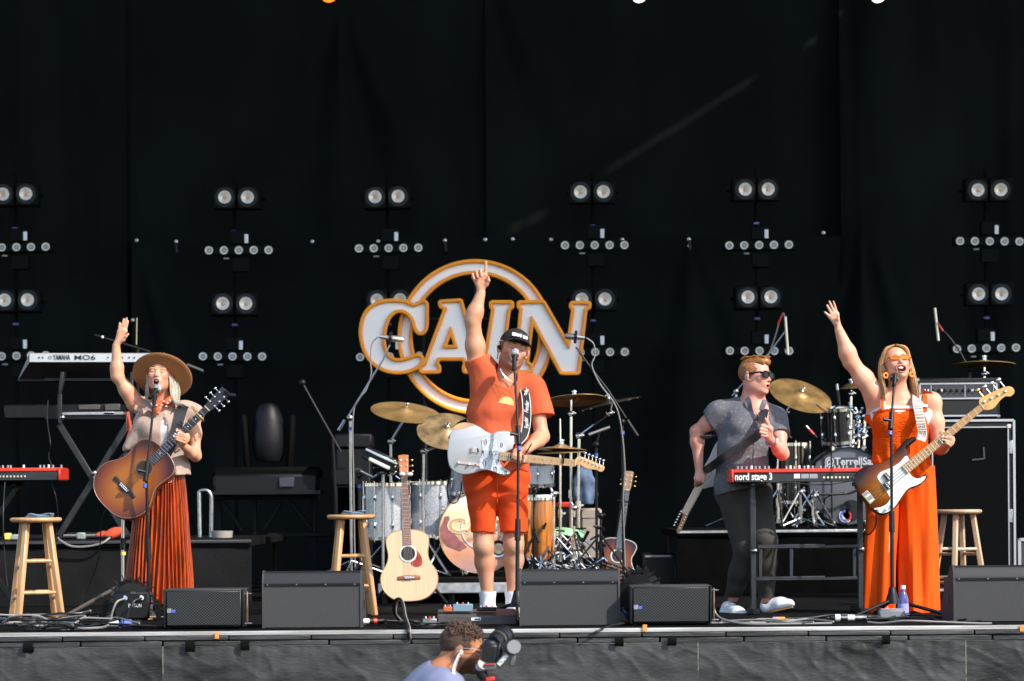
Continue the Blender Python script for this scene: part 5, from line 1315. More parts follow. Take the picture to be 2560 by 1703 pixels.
boommic('silver boom microphone left of the C on the sign', (1010, 851), (948, 841), [(975, 862), (957, 900), (920, 960), (890, 1010), (868, 1045)], (876, 1052), 2.6, RH, True, SATIN, ((862, 1050), (846, 1076)))
boommic('black boom microphone in front of the N on the sign', (1411, 840), (1462, 845), [(1440, 868), (1470, 910), (1520, 975), (1565, 1045)], (1556, 1062), 2.6, 0, True, BLACKM, ((1568, 1050), (1594, 1090)), mat('mic_pewter', (.35, .34, .33), .35, .8))
boommic('pencil microphone on a short stand right of the sparkle kit', (1472, 1087), (1525, 1068), [(1500, 1078), (1492, 1110)], (1490, 1118), 2.8, RH, False, BLACKM)
cable('microphone_cable', 'thin grey cable drooping from the silver boom microphone', [P(945, 842, 2.6), P(930, 860, 2.6), P(926, 900, 2.6), P(928, 935, 2.6), P(915, 975, 2.58), P(884, 1030, 2.58), P(884, 1200, 2.56), P(886, 1330, 2.55), PXF(890, 2.5, .02)], .005, mat('grey_cable', (.22, .21, .2), .5))
cable('microphone_cable', 'thin grey cable looping from the boom microphone by the N', [P(1466, 845, 2.58), P(1484, 860, 2.58), P(1487, 890, 2.58), P(1480, 915, 2.57), P(1500, 960, 2.57), P(1545, 1030, 2.57), P(1562, 1160, 2.57), P(1558, 1250, 2.57), P(1563, 1420, 2.57), PXF(1565, 2.5, .02)], .005, MATS['grey_cable'])
# sample pad, conga, amp case, jacket and towel by the sparkle kit
spd = thing('sample_pad', 'tilted silver sample pad on a stand beside the sparkle floor toms', 'sample pad', PXF(960, 2.7, RH))
MB().bar(P(912, 1130, 2.7), P(995, 1170, 2.7), .1, .22, up=(0, -1, 0), bev=.01).bw('case', BLACK, spd)
MB().bar(P(914, 1123, 2.58), P(993, 1160, 2.58), .018, .02, bev=.004).bw('pad_edge', mat('pad_silver', (.5, .56, .62), .35, .5), spd)
MB().bar(P(922, 1147, 2.55), P(974, 1172, 2.55), .028, .06, bev=.006).bw('pad_block', mat('pad_ivory', (.62, .6, .55), .45), spd)
MB().tube([P(958, 1180, 2.7), PXF(958, 2.7, RH)], .012, 8).bw('pole', SATIN, spd)
rr = random.Random(3)
for i in range(16):
    q = P(925 + rr.random() * 75, 1165 + rr.random() * 26, 2.62 + rr.random() * .1); MB().tube([q, q + Vector((rr.uniform(-.05, .05), rr.uniform(-.03, .03), rr.uniform(-.03, .03)))], .008, 6).bw('clamp_piece', CHROME, spd)
boommic('small microphone clipped beside the sample pad', (930, 1192), (902, 1178), [(915, 1185), (900, 1190)], (898, 1196), 2.65, RH, False, BLACKM)
cg = PXF(1356, 2.6, RH); CG = mat('conga_wood', (.46, .15, .025), .3, var=.35, vscale=6, stretch=(8, 8, .6), coat=.4)
for (dx, dy, lab) in ((0, 0, 'tall orange wooden conga right of the orange shorts'), (-.14, .25, 'orange wooden conga half hidden behind the shorts')):
    cn = thing('conga', lab, 'drum', (cg.x + dx, 2.6 + dy, RH)); s_ = .9
    MB().lathe([(.055, .12), (.075, .25), (.083, .38), (.08, .48), (.07, .58)], 24, cap=False).build('shell', CG, cn)
    MB().lathe([(.0, .585), (.07, .585), (.074, .57), (.076, .55)], 24, cap=False).build('head', HEADW, cn)
    MB().lathe([(.076, .545), (.082, .545), (.082, .565), (.076, .565)], 24, cap=False).build('hoop', CHROME, cn)
    for i in range(3):
        a = 2 * math.pi * i / 3 + .4; MB().tube([(.06 * math.cos(a), .06 * math.sin(a), .16), (.14 * math.cos(a), .14 * math.sin(a), .0)], .009, 6).build('leg', CHROME, cn)
c, s = pbox(1452, 1272, 1503, 1398, 3.1, .3); bc = thing('amplifier_case', 'beige covered amplifier case behind the chrome stands', 'case', (c[0], c[1], c[2] - s[2] / 2)); BEI = mat('beige_cover', (.34, .29, .24), .75, var=.15, vscale=10)
MB().box(c, s, None, .015).bw('box', BEI, bc); MB().box((c[0], c[1], c[2] + s[2] / 2 - .04), (s[0] + .012, s[2] * 0 + .312, .085), None, .015).bw('lid', BEI, bc)
rd = PXF(1400, 3.2); 
c, s = pbox(1372, 1256, 1426, 1269, 3.2, .25); ob = thing('red_case', 'flat bright red case among the chrome stands', 'case', (c[0], c[1], c[2] - s[2] / 2)); MB().box(c, s, None, .008).bw('lid', REDP, ob); MB().box((c[0], c[1], (c[2] - s[2] / 2 + RH) / 2), (s[0] * .95, .22, c[2] - s[2] / 2 - RH), None, .006).bw('stand_box', BLACK, ob)
c, s = pbox(1378, 1322, 1460, 1340, 2.75, .12); mb = MB(); mb.grid(lambda u, v: (c[0] + (u - .5) * s[0], c[1] - .06 * v + .015 * math.sin(9 * u), c[2] + s[2] * (.5 - v) + .01 * math.sin(5 * u)), 18, 8); mb.grid(lambda u, v: (c[0] + (u - .5) * s[0], c[1] + .02 + .05 * v, c[2] + s[2] * (.5 - v * .9)), 18, 6)
one('green_towel', mb, mat('green_cloth', (.3, .6, .32), .9, var=.15, bump=.3, bscale=80), 'light green towel hung low among the chrome stands', 'towel', (c[0], c[1], c[2] - s[2] / 2))
hgc = thing('towel_rack', 'thin black bar carrying the green towel', 'stand', (c[0], c[1] + .02, RH)); MB().tube([(c[0] - s[0] / 2 - .02, c[1] + .01, c[2] + s[2] / 2), (c[0] + s[0] / 2 + .02, c[1] + .01, c[2] + s[2] / 2)], .006, 6).tube([(c[0], c[1] + .01, c[2] + s[2] / 2), (c[0], c[1] + .01, RH)], .008, 6).bw('bar', BLACKM, hgc)
DEN = mat('denim', (.10, .15, .25), .9, var=.5, vscale=9, bump=.4, bscale=90)
jp = P(1462, 1172, 3.0)
sd = SDF((jp.x - .2, 2.85, P(1462, 1262, 3).z), (jp.x + .2, 3.15, jp.z + .03), .008)
jl = lambda x, y: tuple(P(x, y, 3.0))
sd.chain([jl(1462, 1176), jl(1458, 1200), jl(1462, 1235), jl(1464, 1250)], [.045, .062, .066, .07], .03, fl=((0, 1, 0), 1.3)).chain([jl(1470, 1180), jl(1480, 1205), jl(1486, 1238)], [.022, .024, .02], .02).chain([jl(1450, 1182), jl(1442, 1210), jl(1440, 1240)], [.022, .024, .02], .02)
sd.fold(lambda x, y, z: .010 * np.sin(70 * x + 9 * z) * np.cos(12 * z))
dj = thing('denim_jacket', 'blue denim jacket hung on the chrome stand under the maple headstock', 'jacket', jp); sd.build('cloth', DEN, dj); 
# extra chrome stands, pedals and clamps around the sparkle kit
for i, (px, Y, top, lab) in enumerate(((1385, 2.62, 1235, 'short chrome snare stand beside the conga'), (1436, 2.62, 1270, 'chrome percussion stand in front of the beige case'), (1502, 2.6, 1290, 'black percussion stand in front of the beige case'), (1336, 2.55, 1225, 'black percussion stand right of the orange shorts'))):
    cstand(lab, px, Y, RH, [(px, top, 0), (px - 8, top - 14, 0)], CHROME if i < 2 else BLACKM, a0=i * .7, name='percussion_stand', cat='stand', w=.26)
    for k in range(3):
        pass
rr = random.Random(11)
hwst = thing('drum_hardware', 'tangle of chrome pedals, clamps and hardware at the foot of the kit', 'hardware', PXF(1420, 2.5, RH))
mb = MB()
for i in range(24):
    q = PXF(1325 + rr.random() * 190, 2.42 + rr.random() * .3, RH + .01 + rr.random() ** 1.6 * .12); v = Vector((rr.uniform(-1, 1), rr.uniform(-.5, .5), rr.uniform(-.5, 1))).normalized() * rr.uniform(.03, .1)
    mb.tube([q, q + v], rr.uniform(.004, .008), 6)
    if i % 3 == 0: mb.ball(q + v, rr.uniform(.008, .018), 6, 4)
o = mb.bw('chrome_fittings', CHROME, hwst); o['kind'] = 'stuff'
mb = MB()
for i in range(24):
    q = PXF(1320 + rr.random() * 190, 2.45 + rr.random() * .3, RH + .02 + rr.random() * .35); v = Vector((rr.uniform(-1, 1), rr.uniform(-.5, .5), rr.uniform(-1, 1))).normalized() * rr.uniform(.03, .09)
    mb.tube([q, q + v], rr.uniform(.006, .012), 6)
o = mb.bw('black_fittings', BLACK, hwst); o['kind'] = 'stuff'
# --- black kit on the right riser
RB_ = .5; BKY = 4.3
kc2 = P(2120, 1211, BKY); kr2 = 100 / F * (BKY - CAMY)
HOOPB = mat('black_hoop', (.012, .012, .014), .2, coat=.5)
k2 = drum('kick_drum', 'black bass drum with grey head and lettered band behind the red-topped keyboard', facing((kc2.x, BKY + .45, RB_ + kr2 + .015)), kr2 - .012, .45, PIANO, HEADG, 8, HOOPB, .03)
kz = RB_ + kr2 + .015; fy2 = BKY - .0065
SGNB = mat('banner_navy', (.03, .035, .05), .5); MB().box((kc2.x + .02, fy2, kz + .185), (kr2 * 1.45, .002, .07)).bw('name_band', SGNB, k2)
text('head_lettering', '@TerrellSass', .08, TR((kc2.x + .03, fy2 - .0025, kz + .188)), mat('print_grey_white', (.55, .56, .6), .5), k2, .0008, width=kr2 * 1.36, bold=.0015)
pt = P(2128, 1272, BKY); MB().lathe([(.0, 0), (.075, 0), (.08, .004)], 28, TR((pt.x, fy2 - .003, kz - .19), rotm(R(90)))).bw('port', mat('port_black', (.005, .005, .006), .6), k2)
lg = P(2114, 1290, BKY); 
for (r_, col, nm, y) in ((.052, (.75, .76, .8), 'logo_disc', -.0045), ):
    MB().lathe([(.0, 0), (r_, 0), (r_, .001)], 32, TR((lg.x, fy2 - .006, lg.z), rotm(R(90)))).bw(nm, mat('logo_white', col, .5), k2)
for (a0, a1, col) in ((95, 265, (.09, .13, .45)), (-70, 60, (.62, .05, .06))):
    mb = MB(); pts = [(.046 * math.cos(R(a0 + (a1 - a0) * i / 16)), .046 * math.sin(R(a0 + (a1 - a0) * i / 16))) for i in range(17)]; inn = [(.031 * math.cos(R(a0 + (a1 - a0) * i / 16)) + (-.006 if i % 5 == 2 else .004), .031 * math.sin(R(a0 + (a1 - a0) * i / 16))) for i in range(16, -1, -1)]
    mb.prism(pts + inn, fy2 - .0082, fy2 - .007, TR((lg.x, 0, lg.z))); mb.bw('logo_band', mat('logo_%d' % a0, col, .5), k2, smooth=False)
for i in range(8):
    a = R(22.5 + 45 * i); MB().box((kc2.x + math.cos(a) * (kr2 + .004), BKY - .012, kz + math.sin(a) * (kr2 + .004)), (.04, .06, .032), rotm(0, -a), .006).bw('claw', CHROME, k2)
for sx in (-1, 1): MB().tube([(kc2.x + sx * kr2 * .95, BKY + .1, kz - .1), (kc2.x + sx * (kr2 + .1), BKY - .05, RB_ + .008)], .009, 8).bw('spur', CHROME, k2)
q0 = P(2090, 1108, 4.45); q1 = P(2090, 1022, 4.45)
drum('rack_tom', 'black rack tom above the bass drum beside the raised arm', TR(q0, rotm(R(6), R(-3))), .112, q1.z - q0.z, PIANO, HEADW, 6, CHROME)
q0 = P(1992, 1258, 4.5); q1 = P(1992, 1110, 4.5)
t_ = drum('floor_tom', 'black floor tom behind the red-topped keyboard', TR(q0), .115, q1.z - q0.z, PIANO, HEADW, 6, CHROME)
for i in range(3): a = R(210 + 120 * i); MB().tube([(q0.x + .15 * math.cos(a), 4.5 + .15 * math.sin(a), q0.z + .2), (q0.x + .15 * math.cos(a), 4.5 + .15 * math.sin(a), RB_)], .007, 6).bw('leg', CHROME, t_)
cymbal('big tilted bronze cymbal beside the sunglasses', P(2002, 987, 4.4), .255, R(30), R(17), mat('cymbal_brown', (.42, .26, .10), .36, .65, var=.4, vscale=7, bump=.15, bscale=200))
cstand('chrome boom stand under the big tilted cymbal', 1946, 4.5, RB_, [(1948, 1044, 0), (1962, 1032, -.03), (1990, 1000, -.05)], CHROME, a0=.3)
cymbal('thin bronze cymbal above the bass amplifier', P(2461, 909, 4.6), .247, R(-4), R(1))
cstand('cymbal stand behind the bass amplifier', 2461, 4.6, .0, [(2461, 935, 0), (2461, 908, 0)], CHROME, a0=.3)
cymbal('small cymbal edge behind the raised arm of the bass player', P(2128, 967, 5.2), .1, R(3), R(-3))
cstand('slim cymbal stand behind the raised arm of the bass player', 2128, 5.2, RB_, [(2128, 985, 0), (2128, 966, 0)], CHROME, a0=.3)
tm = thing('tom_mount', 'cluster of chrome clamps and posts between the tom and the orange dress', 'hardware', P(2150, 1110, 4.5)); rr = random.Random(5)
mb = MB()
for x in (2132, 2146, 2160): mb.tube([P(x, 1120, 4.5), P(x + 2, 1050, 4.5)], .012, 8)
for i in range(46):
    q = P(2122 + rr.random() * 46, 1018 + rr.random() * 95, 4.42 + rr.random() * .1); v = Vector((rr.uniform(-1, 1), rr.uniform(-.5, .5), rr.uniform(-1, 1))).normalized() * rr.uniform(.015, .05); mb.tube([q, q + v], rr.uniform(.006, .014), 6)
    if i % 2: mb.ball(q, rr.uniform(.009, .018), 6, 4)
mb.tube([P(2146, 1120, 4.5), (P(2146, 1120, 4.5).x, 4.5, kz + kr2 - .03)], .014, 8)
o = mb.bw('clamps', CHROME, tm); o['kind'] = 'stuff'
for i, (px, Y, top, lab) in enumerate(((1946, 4.25, 1190, 'chrome hi-hat tripod behind the red-topped keyboard'), (2002, 4.2, 1230, 'chrome snare stand behind the red-topped keyboard'), (2035, 4.15, 1240, 'chrome pedal frame beside the black bass drum'))):
    cstand(lab, px, Y, RB_, [(px, top, 0), (px + 10, top - 12, 0)], CHROME if i != 1 else SATIN, a0=.6 + i, name='drum_stand', cat='stand', w=.2)
for (m0, m1, lab, rc) in (((2022, 1073), (2034, 1086), 'slim red-banded microphone above the floor tom', 1), ((1962, 1080), (1972, 1090), 'small red-banded microphone beside the wristwatch', 1), ((2094, 975), (2097, 1000), 'microphone clipped over the rack tom', 0), ((2106, 1234), (2088, 1236), 'silver microphone in front of the black bass drum', 0)):
    a, b = P(*m0, 4.2), P(*m1, 4.2); t = thing('drum_microphone', lab, 'microphone', b)
    MB().tube([a + (a - b) * .6, a], .011, 10).bw('capsule', SATIN, t)
    MB().tube([a, b], .011, 10).bw('band', REDP if rc else BLACK, t); MB().tube([b, b + (b - a) * .6], .010, 10).bw('tail', BLACK, t)
    c = b + (b - a) * .5; MB().tube([c, c + Vector((-.05, .03, -.03)), c + Vector((-.06, .05, -.12)), Vector((c.x - .06, 4.25, RB_))], .006, 6).bw('goose_neck', BLACKM, t)
cable('kick_microphone_stand', 'black bar reaching across the black bass drum', [P(2025, 1236, 4.15), P(2075, 1236, 4.17), P(2120, 1234, 4.2), P(2160, 1230, 4.2), PXF(2170, 4.1, RB_)], .011, BLACKM, 4, 'microphone stand')
boommic('pencil microphone with a red cable end above the ginger hair', (1970, 886), (1963, 792), [(1962, 830), (1925, 880), (1870, 945), (1830, 990)], (1840, 985), 4.9, RB_, False, SATIN)
cable('microphone_cable', 'black cable with a red sleeve hooking onto the pencil microphone', [P(1963, 795, 4.87), P(1958, 783, 4.87), P(1950, 800, 4.87), P(1935, 850, 4.87), P(1915, 900, 4.87), P(1880, 960, 4.87)], .006, MATS['grey_cable'])
cable('red_sleeve', 'red sleeve on the cable above the ginger hair', [P(1957, 786, 4.868), P(1952, 795, 4.868), P(1945, 812, 4.868)], .0085, REDP, 4, 'cable')
boommic('pencil microphone on a dark boom above the bass amplifier', (2346, 852), (2337, 770), [(2345, 812), (2375, 845), (2400, 880), (2425, 925)], (2424, 930), 4.8, .0, False, BLACKM)
cable('red_sleeve', 'red sleeve on the cable beside the hanging pencil microphone', [P(2344, 808, 4.76), P(2352, 820, 4.76), P(2357, 828, 4.76)], .0085, REDP, 4, 'cable')
# ------------------------------------------------------------------ people: shared builders
def skin_mat(name):
    if name in MATS: return MATS[name]
    m = mat(name, (.6, .35, .25), .48, spec=.4); nt = m.node_tree; b = nt.nodes['Principled BSDF']
    at = nt.nodes.new('ShaderNodeAttribute'); at.attribute_name = 'Col'
    tc = nt.nodes.new('ShaderNodeTexCoord'); n = nt.nodes.new('ShaderNodeTexNoise'); n.inputs['Scale'].default_value = 45; n.inputs['Detail'].default_value = 6
    mr = nt.nodes.new('ShaderNodeMapRange'); mr.inputs['To Min'].default_value = .86; mr.inputs['To Max'].default_value = 1.12
    mx = nt.nodes.new('ShaderNodeVectorMath'); mx.operation = 'SCALE'
    L = nt.links.new
    L(tc.outputs['Object'], n.inputs['Vector']); L(n.outputs['Fac'], mr.inputs['Value']); L(at.outputs['Color'], mx.inputs[0]); L(mr.outputs[0], mx.inputs['Scale']); L(mx.outputs[0], b.inputs['Base Color'])
    n2 = nt.nodes.new('ShaderNodeTexNoise'); n2.inputs['Scale'].default_value = 11; m2 = nt.nodes.new('ShaderNodeMixRGB'); m2.blend_type = 'MULTIPLY'; m2.inputs[2].default_value = (1., .78, .72, 1); r2 = nt.nodes.new('ShaderNodeMapRange'); r2.inputs['From Min'].default_value = .4; r2.inputs['From Max'].default_value = .7
    L(tc.outputs['Object'], n2.inputs['Vector']); L(n2.outputs['Fac'], r2.inputs['Value']); L(r2.outputs[0], m2.inputs[0]); L(mx.outputs[0], m2.inputs[1]); L(m2.outputs[0], b.inputs['Base Color'])
    b.inputs['Subsurface Weight'].default_value = .12; b.inputs['Subsurface Scale'].default_value = .012; b.inputs['Subsurface Radius'].default_value = (1, .35, .2)
    bp = nt.nodes.new('ShaderNodeBump'); bp.inputs['Strength'].default_value = .12; bp.inputs['Distance'].default_value = .004; L(n.outputs['Fac'], bp.inputs['Height']); L(bp.outputs[0], b.inputs['Normal'])
    return m
SKIN = skin_mat('skin')
def rumple(seed, amp, kmin=18, kmax=60, n=7, vert=1., sharp=1.5):
    """cloth wrinkles: crossing, warped ridges"""
    r = np.random.RandomState(seed); ws = []
    for i in range(n):
        v = r.normal(size=3); v[2] *= vert; v /= np.linalg.norm(v); ws.append((v * r.uniform(kmin, kmax), r.uniform(0, 6.28), r.uniform(.4, 1)))
    w2 = [(r.normal(size=3) * 8, r.uniform(0, 6.28)) for _ in range(3)]
    def f(x, y, z):
        u = sum(np.sin(a[0][0] * x + a[0][1] * y + a[0][2] * z + a[1]) for a in w2) * .9
        s = 0
        for (k, p, a) in ws:
            q = np.sin(k[0] * x + k[1] * y + k[2] * z + p + u); s = s + a * np.sign(q) * np.abs(q) ** sharp
        return -amp * s / (n * .45)
    return f
class Head:
    def __init__(s, c, H, yaw=0., pitch=0., roll=0.):
        s.c = Vector(c); s.H = H
        s.R = (Matrix.Rotation(yaw, 3, 'Z') @ Matrix.Rotation(pitch, 3, 'X') @ Matrix.Rotation(roll, 3, 'Y'))
        s.M = Matrix.Translation(s.c) @ s.R.to_4x4() @ Matrix.Scale(H, 4)
        s.Rn = np.array(s.R)
    def p(s, x, y, z): return tuple(s.M @ Vector((x, y, z)))
    def loc(s, v): return (v - np.array(s.c)) @ s.Rn / s.H
    def ell(s, sd, c, r, k=.04, op='u', rx=0., ry=0., rz=0.):
        M = s.R @ (rotm(rx, ry, rz).to_3x3())
        sd.ell(s.p(*c), [a * s.H for a in r], np.array(M), k * s.H, op)
    def cap(s, sd, a, b, ra, rb=None, k=.04, op='u'): sd.cap(s.p(*a), s.p(*b), ra * s.H, (rb if rb is not None else ra) * s.H, k * s.H, op)
    def build(s, sd, fem=False, mouth=(.075, .06), wide=1., ears=True, smile=0., nose=1.):
        w = wide
        s.ell(sd, (0, .06, .15), (.335 * w, .42, .355), .05)
        s.ell(sd, (0, -.1, -.1), (.275 * w, .28, .36), .08)
        for sx in (-1, 1):
            s.ell(sd, (sx * .185 * w, -.02, -.26), (.085, .15, .12), .08)
            s.ell(sd, (sx * .175 * w, -.265, -.085), (.085, .075, .08), .09)
            s.ell(sd, (sx * .13, -.325, .075), (.11, .05, .04), .05)
        jw = .085 if fem else .115
        op = mouth[1] if mouth else 0
        s.ell(sd, (0, -.28, -.41 - op * .35), (jw, .09, .085), .10)
        s.ell(sd, (0, -.13, -.36 - op * .25), (.16 * w, .17, .10), .09)
        s.ell(sd, (0, -.315, -.24), (.125, .075, .12), .06)      # muzzle
        for sx in (-1, 1): s.ell(sd, (sx * .135, -.405, .012), (.082, .07, .042), .05, 's')
        for sx in (-1, 1): s.ell(sd, (sx * .132, -.292, .012), (.068, .062, .056), .015)
        s.cap(sd, (0, -.33, .06), (0, -.425 * (1 if nose == 1 else nose), -.12), .026, .042, .035)
        s.ell(sd, (0, -.42, -.135), (.045, .05, .038), .03)
        for sx in (-1, 1):
            s.ell(sd, (sx * .048, -.385, -.148), (.036, .042, .03), .02)
            s.ell(sd, (sx * .026, -.405, -.176), (.014, .016, .012), .008, 's')
        zc = -.268 - op * .5
        if mouth:
            mw, mh = mouth
            n = 12
            pts = [(mw * 1.12 * math.cos(2 * math.pi * i / n), -.385 + .05 * abs(math.cos(2 * math.pi * i / n)) ** 2, zc + mh * 1.15 * math.sin(2 * math.pi * i / n) + smile * abs(math.cos(2 * math.pi * i / n)) ** 2) for i in range(n)]
            for i in range(n): s.cap(sd, pts[i], pts[(i + 1) % n], .017 if fem else .022, None, .02)
            s.ell(sd, (0, -.36, zc + smile * .3), (mw * .98, .13, mh * .95), .012, 's')
        else:
            s.cap(sd, (-.085, -.345, -.258), (0, -.385, -.25), .018, .024, .02); s.cap(sd, (.085, -.345, -.258), (0, -.385, -.25), .018, .024, .02)
            s.cap(sd, (-.07, -.345, -.285), (0, -.38, -.292), .018, .026, .02); s.cap(sd, (.07, -.345, -.285), (0, -.38, -.292), .018, .026, .02)
        s.zc = zc; s.mouth = mouth; s.smile = smile
        if ears:
            for sx in (-1, 1):
                s.ell(sd, (sx * .362 * w, .05, -.02), (.036, .085, .13), .02, 'u', R(8), 0, R(sx * 20))
                s.ell(sd, (sx * .398 * w, .03, .0), (.022, .042, .07), .012, 's')
                s.ell(sd, (sx * .338 * w, .03, -.12), (.025, .04, .045), .02)
    def colour(s, v, base, lip=(.45, .13, .11), cheek=(.55, .2, .15), stubble=None, inner=(.05, .008, .008), st=.5):
        q = s.loc(v); c = np.tile(np.array(base), (len(v), 1)).astype(float)
        near = (np.abs(q) < np.array([.6, .7, .7])).all(1)
        def mixc(w, col):
            nonlocal c
            w = (np.clip(w, 0, 1) * near)[:, None]; c = c * (1 - w) + np.array(col) * w
        for sx in (-1, 1): mixc(.55 * np.exp(-(((q[:, 0] - sx * .19) / .11) ** 2 + ((q[:, 2] + .1) / .1) ** 2)) * (q[:, 1] < -.05), cheek)
        mixc(.5 * np.exp(-((q[:, 0] / .07) ** 2 + ((q[:, 2] + .13) / .06) ** 2)) * (q[:, 1] < -.33), cheek)
        for sx in (-1, 1): mixc(.5 * np.exp(-(((q[:, 0] - sx * .35) / .05) ** 2 + ((q[:, 2] + .0) / .15) ** 2 + ((q[:, 1] - .05) / .12) ** 2)), cheek)
        for sx in (-1, 1): mixc(.28 * np.exp(-(((q[:, 0] - sx * .135) / .085) ** 2 + ((q[:, 2] - .02) / .05) ** 2)) * (q[:, 1] < -.2), tuple(b * .62 for b in base))  # skin darkened in the eye sockets: shade put into the colour
        if stubble is not None:
            jaw = np.clip((-.10 - q[:, 2] - .35 * np.abs(q[:, 0]) * 0) / .07, 0, 1) * np.clip((.13 - q[:, 1]) / .1, 0, 1) * np.clip((q[:, 2] + .62) / .1, 0, 1)
            mid = np.exp(-(((np.abs(q[:, 0])) / .13) ** 2 + ((q[:, 2] + .12) / .06) ** 2))
            ck = 1 - np.exp(-(((np.abs(q[:, 0]) - .15) / .07) ** 2 + ((q[:, 2] + .16) / .07) ** 2))
            mixc(st * jaw * ck * (1 - mid), stubble)
        if s.mouth:
            mw, mh = s.mouth
            e = np.sqrt((q[:, 0] / mw) ** 2 + ((q[:, 2] - s.zc - s.smile * np.minimum(1, np.abs(q[:, 0]) / mw) ** 2) / mh) ** 2)
            mixc(.8 * np.clip((1.5 - e) / .25, 0, 1) * (q[:, 1] < -.27), lip)
            mixc(np.clip((1.05 - e) / .1, 0, 1) * (q[:, 1] > -.372) * (q[:, 1] < .1), inner)
        else:
            e = np.sqrt((q[:, 0] / .095) ** 2 + ((q[:, 2] + .272) / .045) ** 2); mixc(np.clip((1.15 - e) / .25, 0, 1) * (q[:, 1] < -.3), lip)
        return c
    def brows(s, t, m, lift=0., angry=0., th=.014):
        for sx in (-1, 1):
            MB().tube([s.p(sx * .06, -.372, .098 + lift + angry), s.p(sx * .13, -.365, .118 + lift), s.p(sx * .205, -.318, .095 + lift - angry * .4)], [th * s.H, th * 1.1 * s.H, th * .45 * s.H], 6).bw('eyebrow', m, t)
    def lashes(s, t, m=None):
        m = m or mat('lash_dark', (.03, .018, .014), .6)
        for sx in (-1, 1):
            MB().tube([s.p(sx * .074, -.338, -.004), s.p(sx * .105, -.356, -.019), s.p(sx * .14, -.354, -.024), s.p(sx * .175, -.336, -.016), s.p(sx * .196, -.31, -.002)], [.004 * s.H, .009 * s.H, .010 * s.H, .009 * s.H, .005 * s.H], 6).bw('eyelashes', m, t)
    def teeth(s, t, up=True):
        mw, mh = s.mouth; mb = MB()
        mb.grid(lambda u, v: s.p((u - .5) * mw * 1.55, -.345 + .05 * abs(2 * u - 1) ** 2, s.zc + mh * (.88 - v * .55) + s.smile * abs(2 * u - 1) ** 2), 11, 3); mb.bw('teeth', mat('teeth_white', (.78, .75, .68), .3), t)
def hand(sd, W, bases, tips, thumb, Y=None, bend=.0, rs=.0085, palm=.014, mids=None):
    """all points world Vectors; each finger bends through a middle point pushed by 'bend' along -Y"""
    W = Vector(W)
    for i, b in enumerate(bases):
        b = Vector(b); sd.cap(W + (b - W) * .08, b, palm * 1.05, palm * .82, .012)
    for i in range(len(bases) - 1): sd.cap(bases[i], bases[i + 1], palm * .8, palm * .8, .010)
    f = [1., 1.05, 1., .86]
    for i, (b, tp) in enumerate(zip(bases, tips)):
        b, tp = Vector(b), Vector(tp); r = rs * f[i % 4]
        if mids and mids[i] is not None: m = Vector(mids[i])
        else: m = b + (tp - b) * .48 + Vector((0, -bend, 0))
        m2 = m + (tp - m) * .55 + Vector((0, -bend * .25, 0))
        sd.chain([b, m, m2, tp], [r * 1.15, r * 1.02, r * .92, r * .8], .004)
    if thumb:
        tb, tt = Vector(thumb[0]), Vector(thumb[-1]); tm = Vector(thumb[1]) if len(thumb) == 3 else tb + (tt - tb) * .5
        sd.cap(W, tb, palm, palm * .95, .014); sd.chain([tb, tm, tt], [rs * 1.4, rs * 1.15, rs * .9], .008)
def arm(sd, S, E, W, k=1., fat=1.):
    S, E, W = Vector(S), Vector(E), Vector(W)
    sd.cap(S, E, .056 * k * fat, .043 * k * fat, .03); m = S + (E - S) * .45; sd.ell(m, (.055 * k * fat,) * 3, None, .04)
    f = E + (W - E) * .28; sd.cap(E, f, .043 * k * fat, .046 * k * fat, .03); sd.cap(f, W, .046 * k * fat, .029 * k, .03)
def leg(sd, Hp, K, A, k=1.):
    Hp, K, A = Vector(Hp), Vector(K), Vector(A)
    sd.cap(Hp, K, .098 * k, .062 * k, .03); sd.ell(K + Vector((0, -.012, 0)), (.058 * k, .06 * k, .065 * k), None, .03)
    c = K + (A - K) * .3 + Vector((0, .018, 0)); sd.cap(K, c, .055 * k, .062 * k, .03); sd.cap(c, A, .062 * k, .036 * k, .035)
def strands(name, roots, ends, mids, r, m, t, n=6, seed=1, jit=.01, taper=True):
    """hair: many tapered locks as one part"""
    mb = MB()
    rj = random.Random(seed + 50); r_ = r
    for ix, (a, b_, c) in enumerate(zip(roots, mids, ends)):
        r = r_ * rj.uniform(.7, 1.15); c = Vector(c)
        if ix % 5 == 0: r = r_ * .3; c = c + Vector((rj.uniform(-.018, .018), rj.uniform(-.01, .01), rj.uniform(-.02, .01))); b_ = [Vector(q) + Vector((rj.uniform(-.008, .008), -.004, rj.uniform(-.006, .006))) for q in b_]
        pts = crom([a, *b_, c], 4); N = len(pts)
        rr = [r * (1 if not taper else (.55 + .55 * math.sin(math.pi * min(1, .15 + i / N))) * (1 if i < N * .8 else max(.25, (N - i) / (N * .2)))) for i in range(N)]
        mb.tube([Vector(p) for p in pts], rr, n)
    o = mb.bw(name, m, t, ang=180); return o
def hair_mat(name, c, c2):
    m = mat(name, c, .38, var=.5, vscale=7, col2=c2, stretch=(60, 60, 3), spec=.5); return m
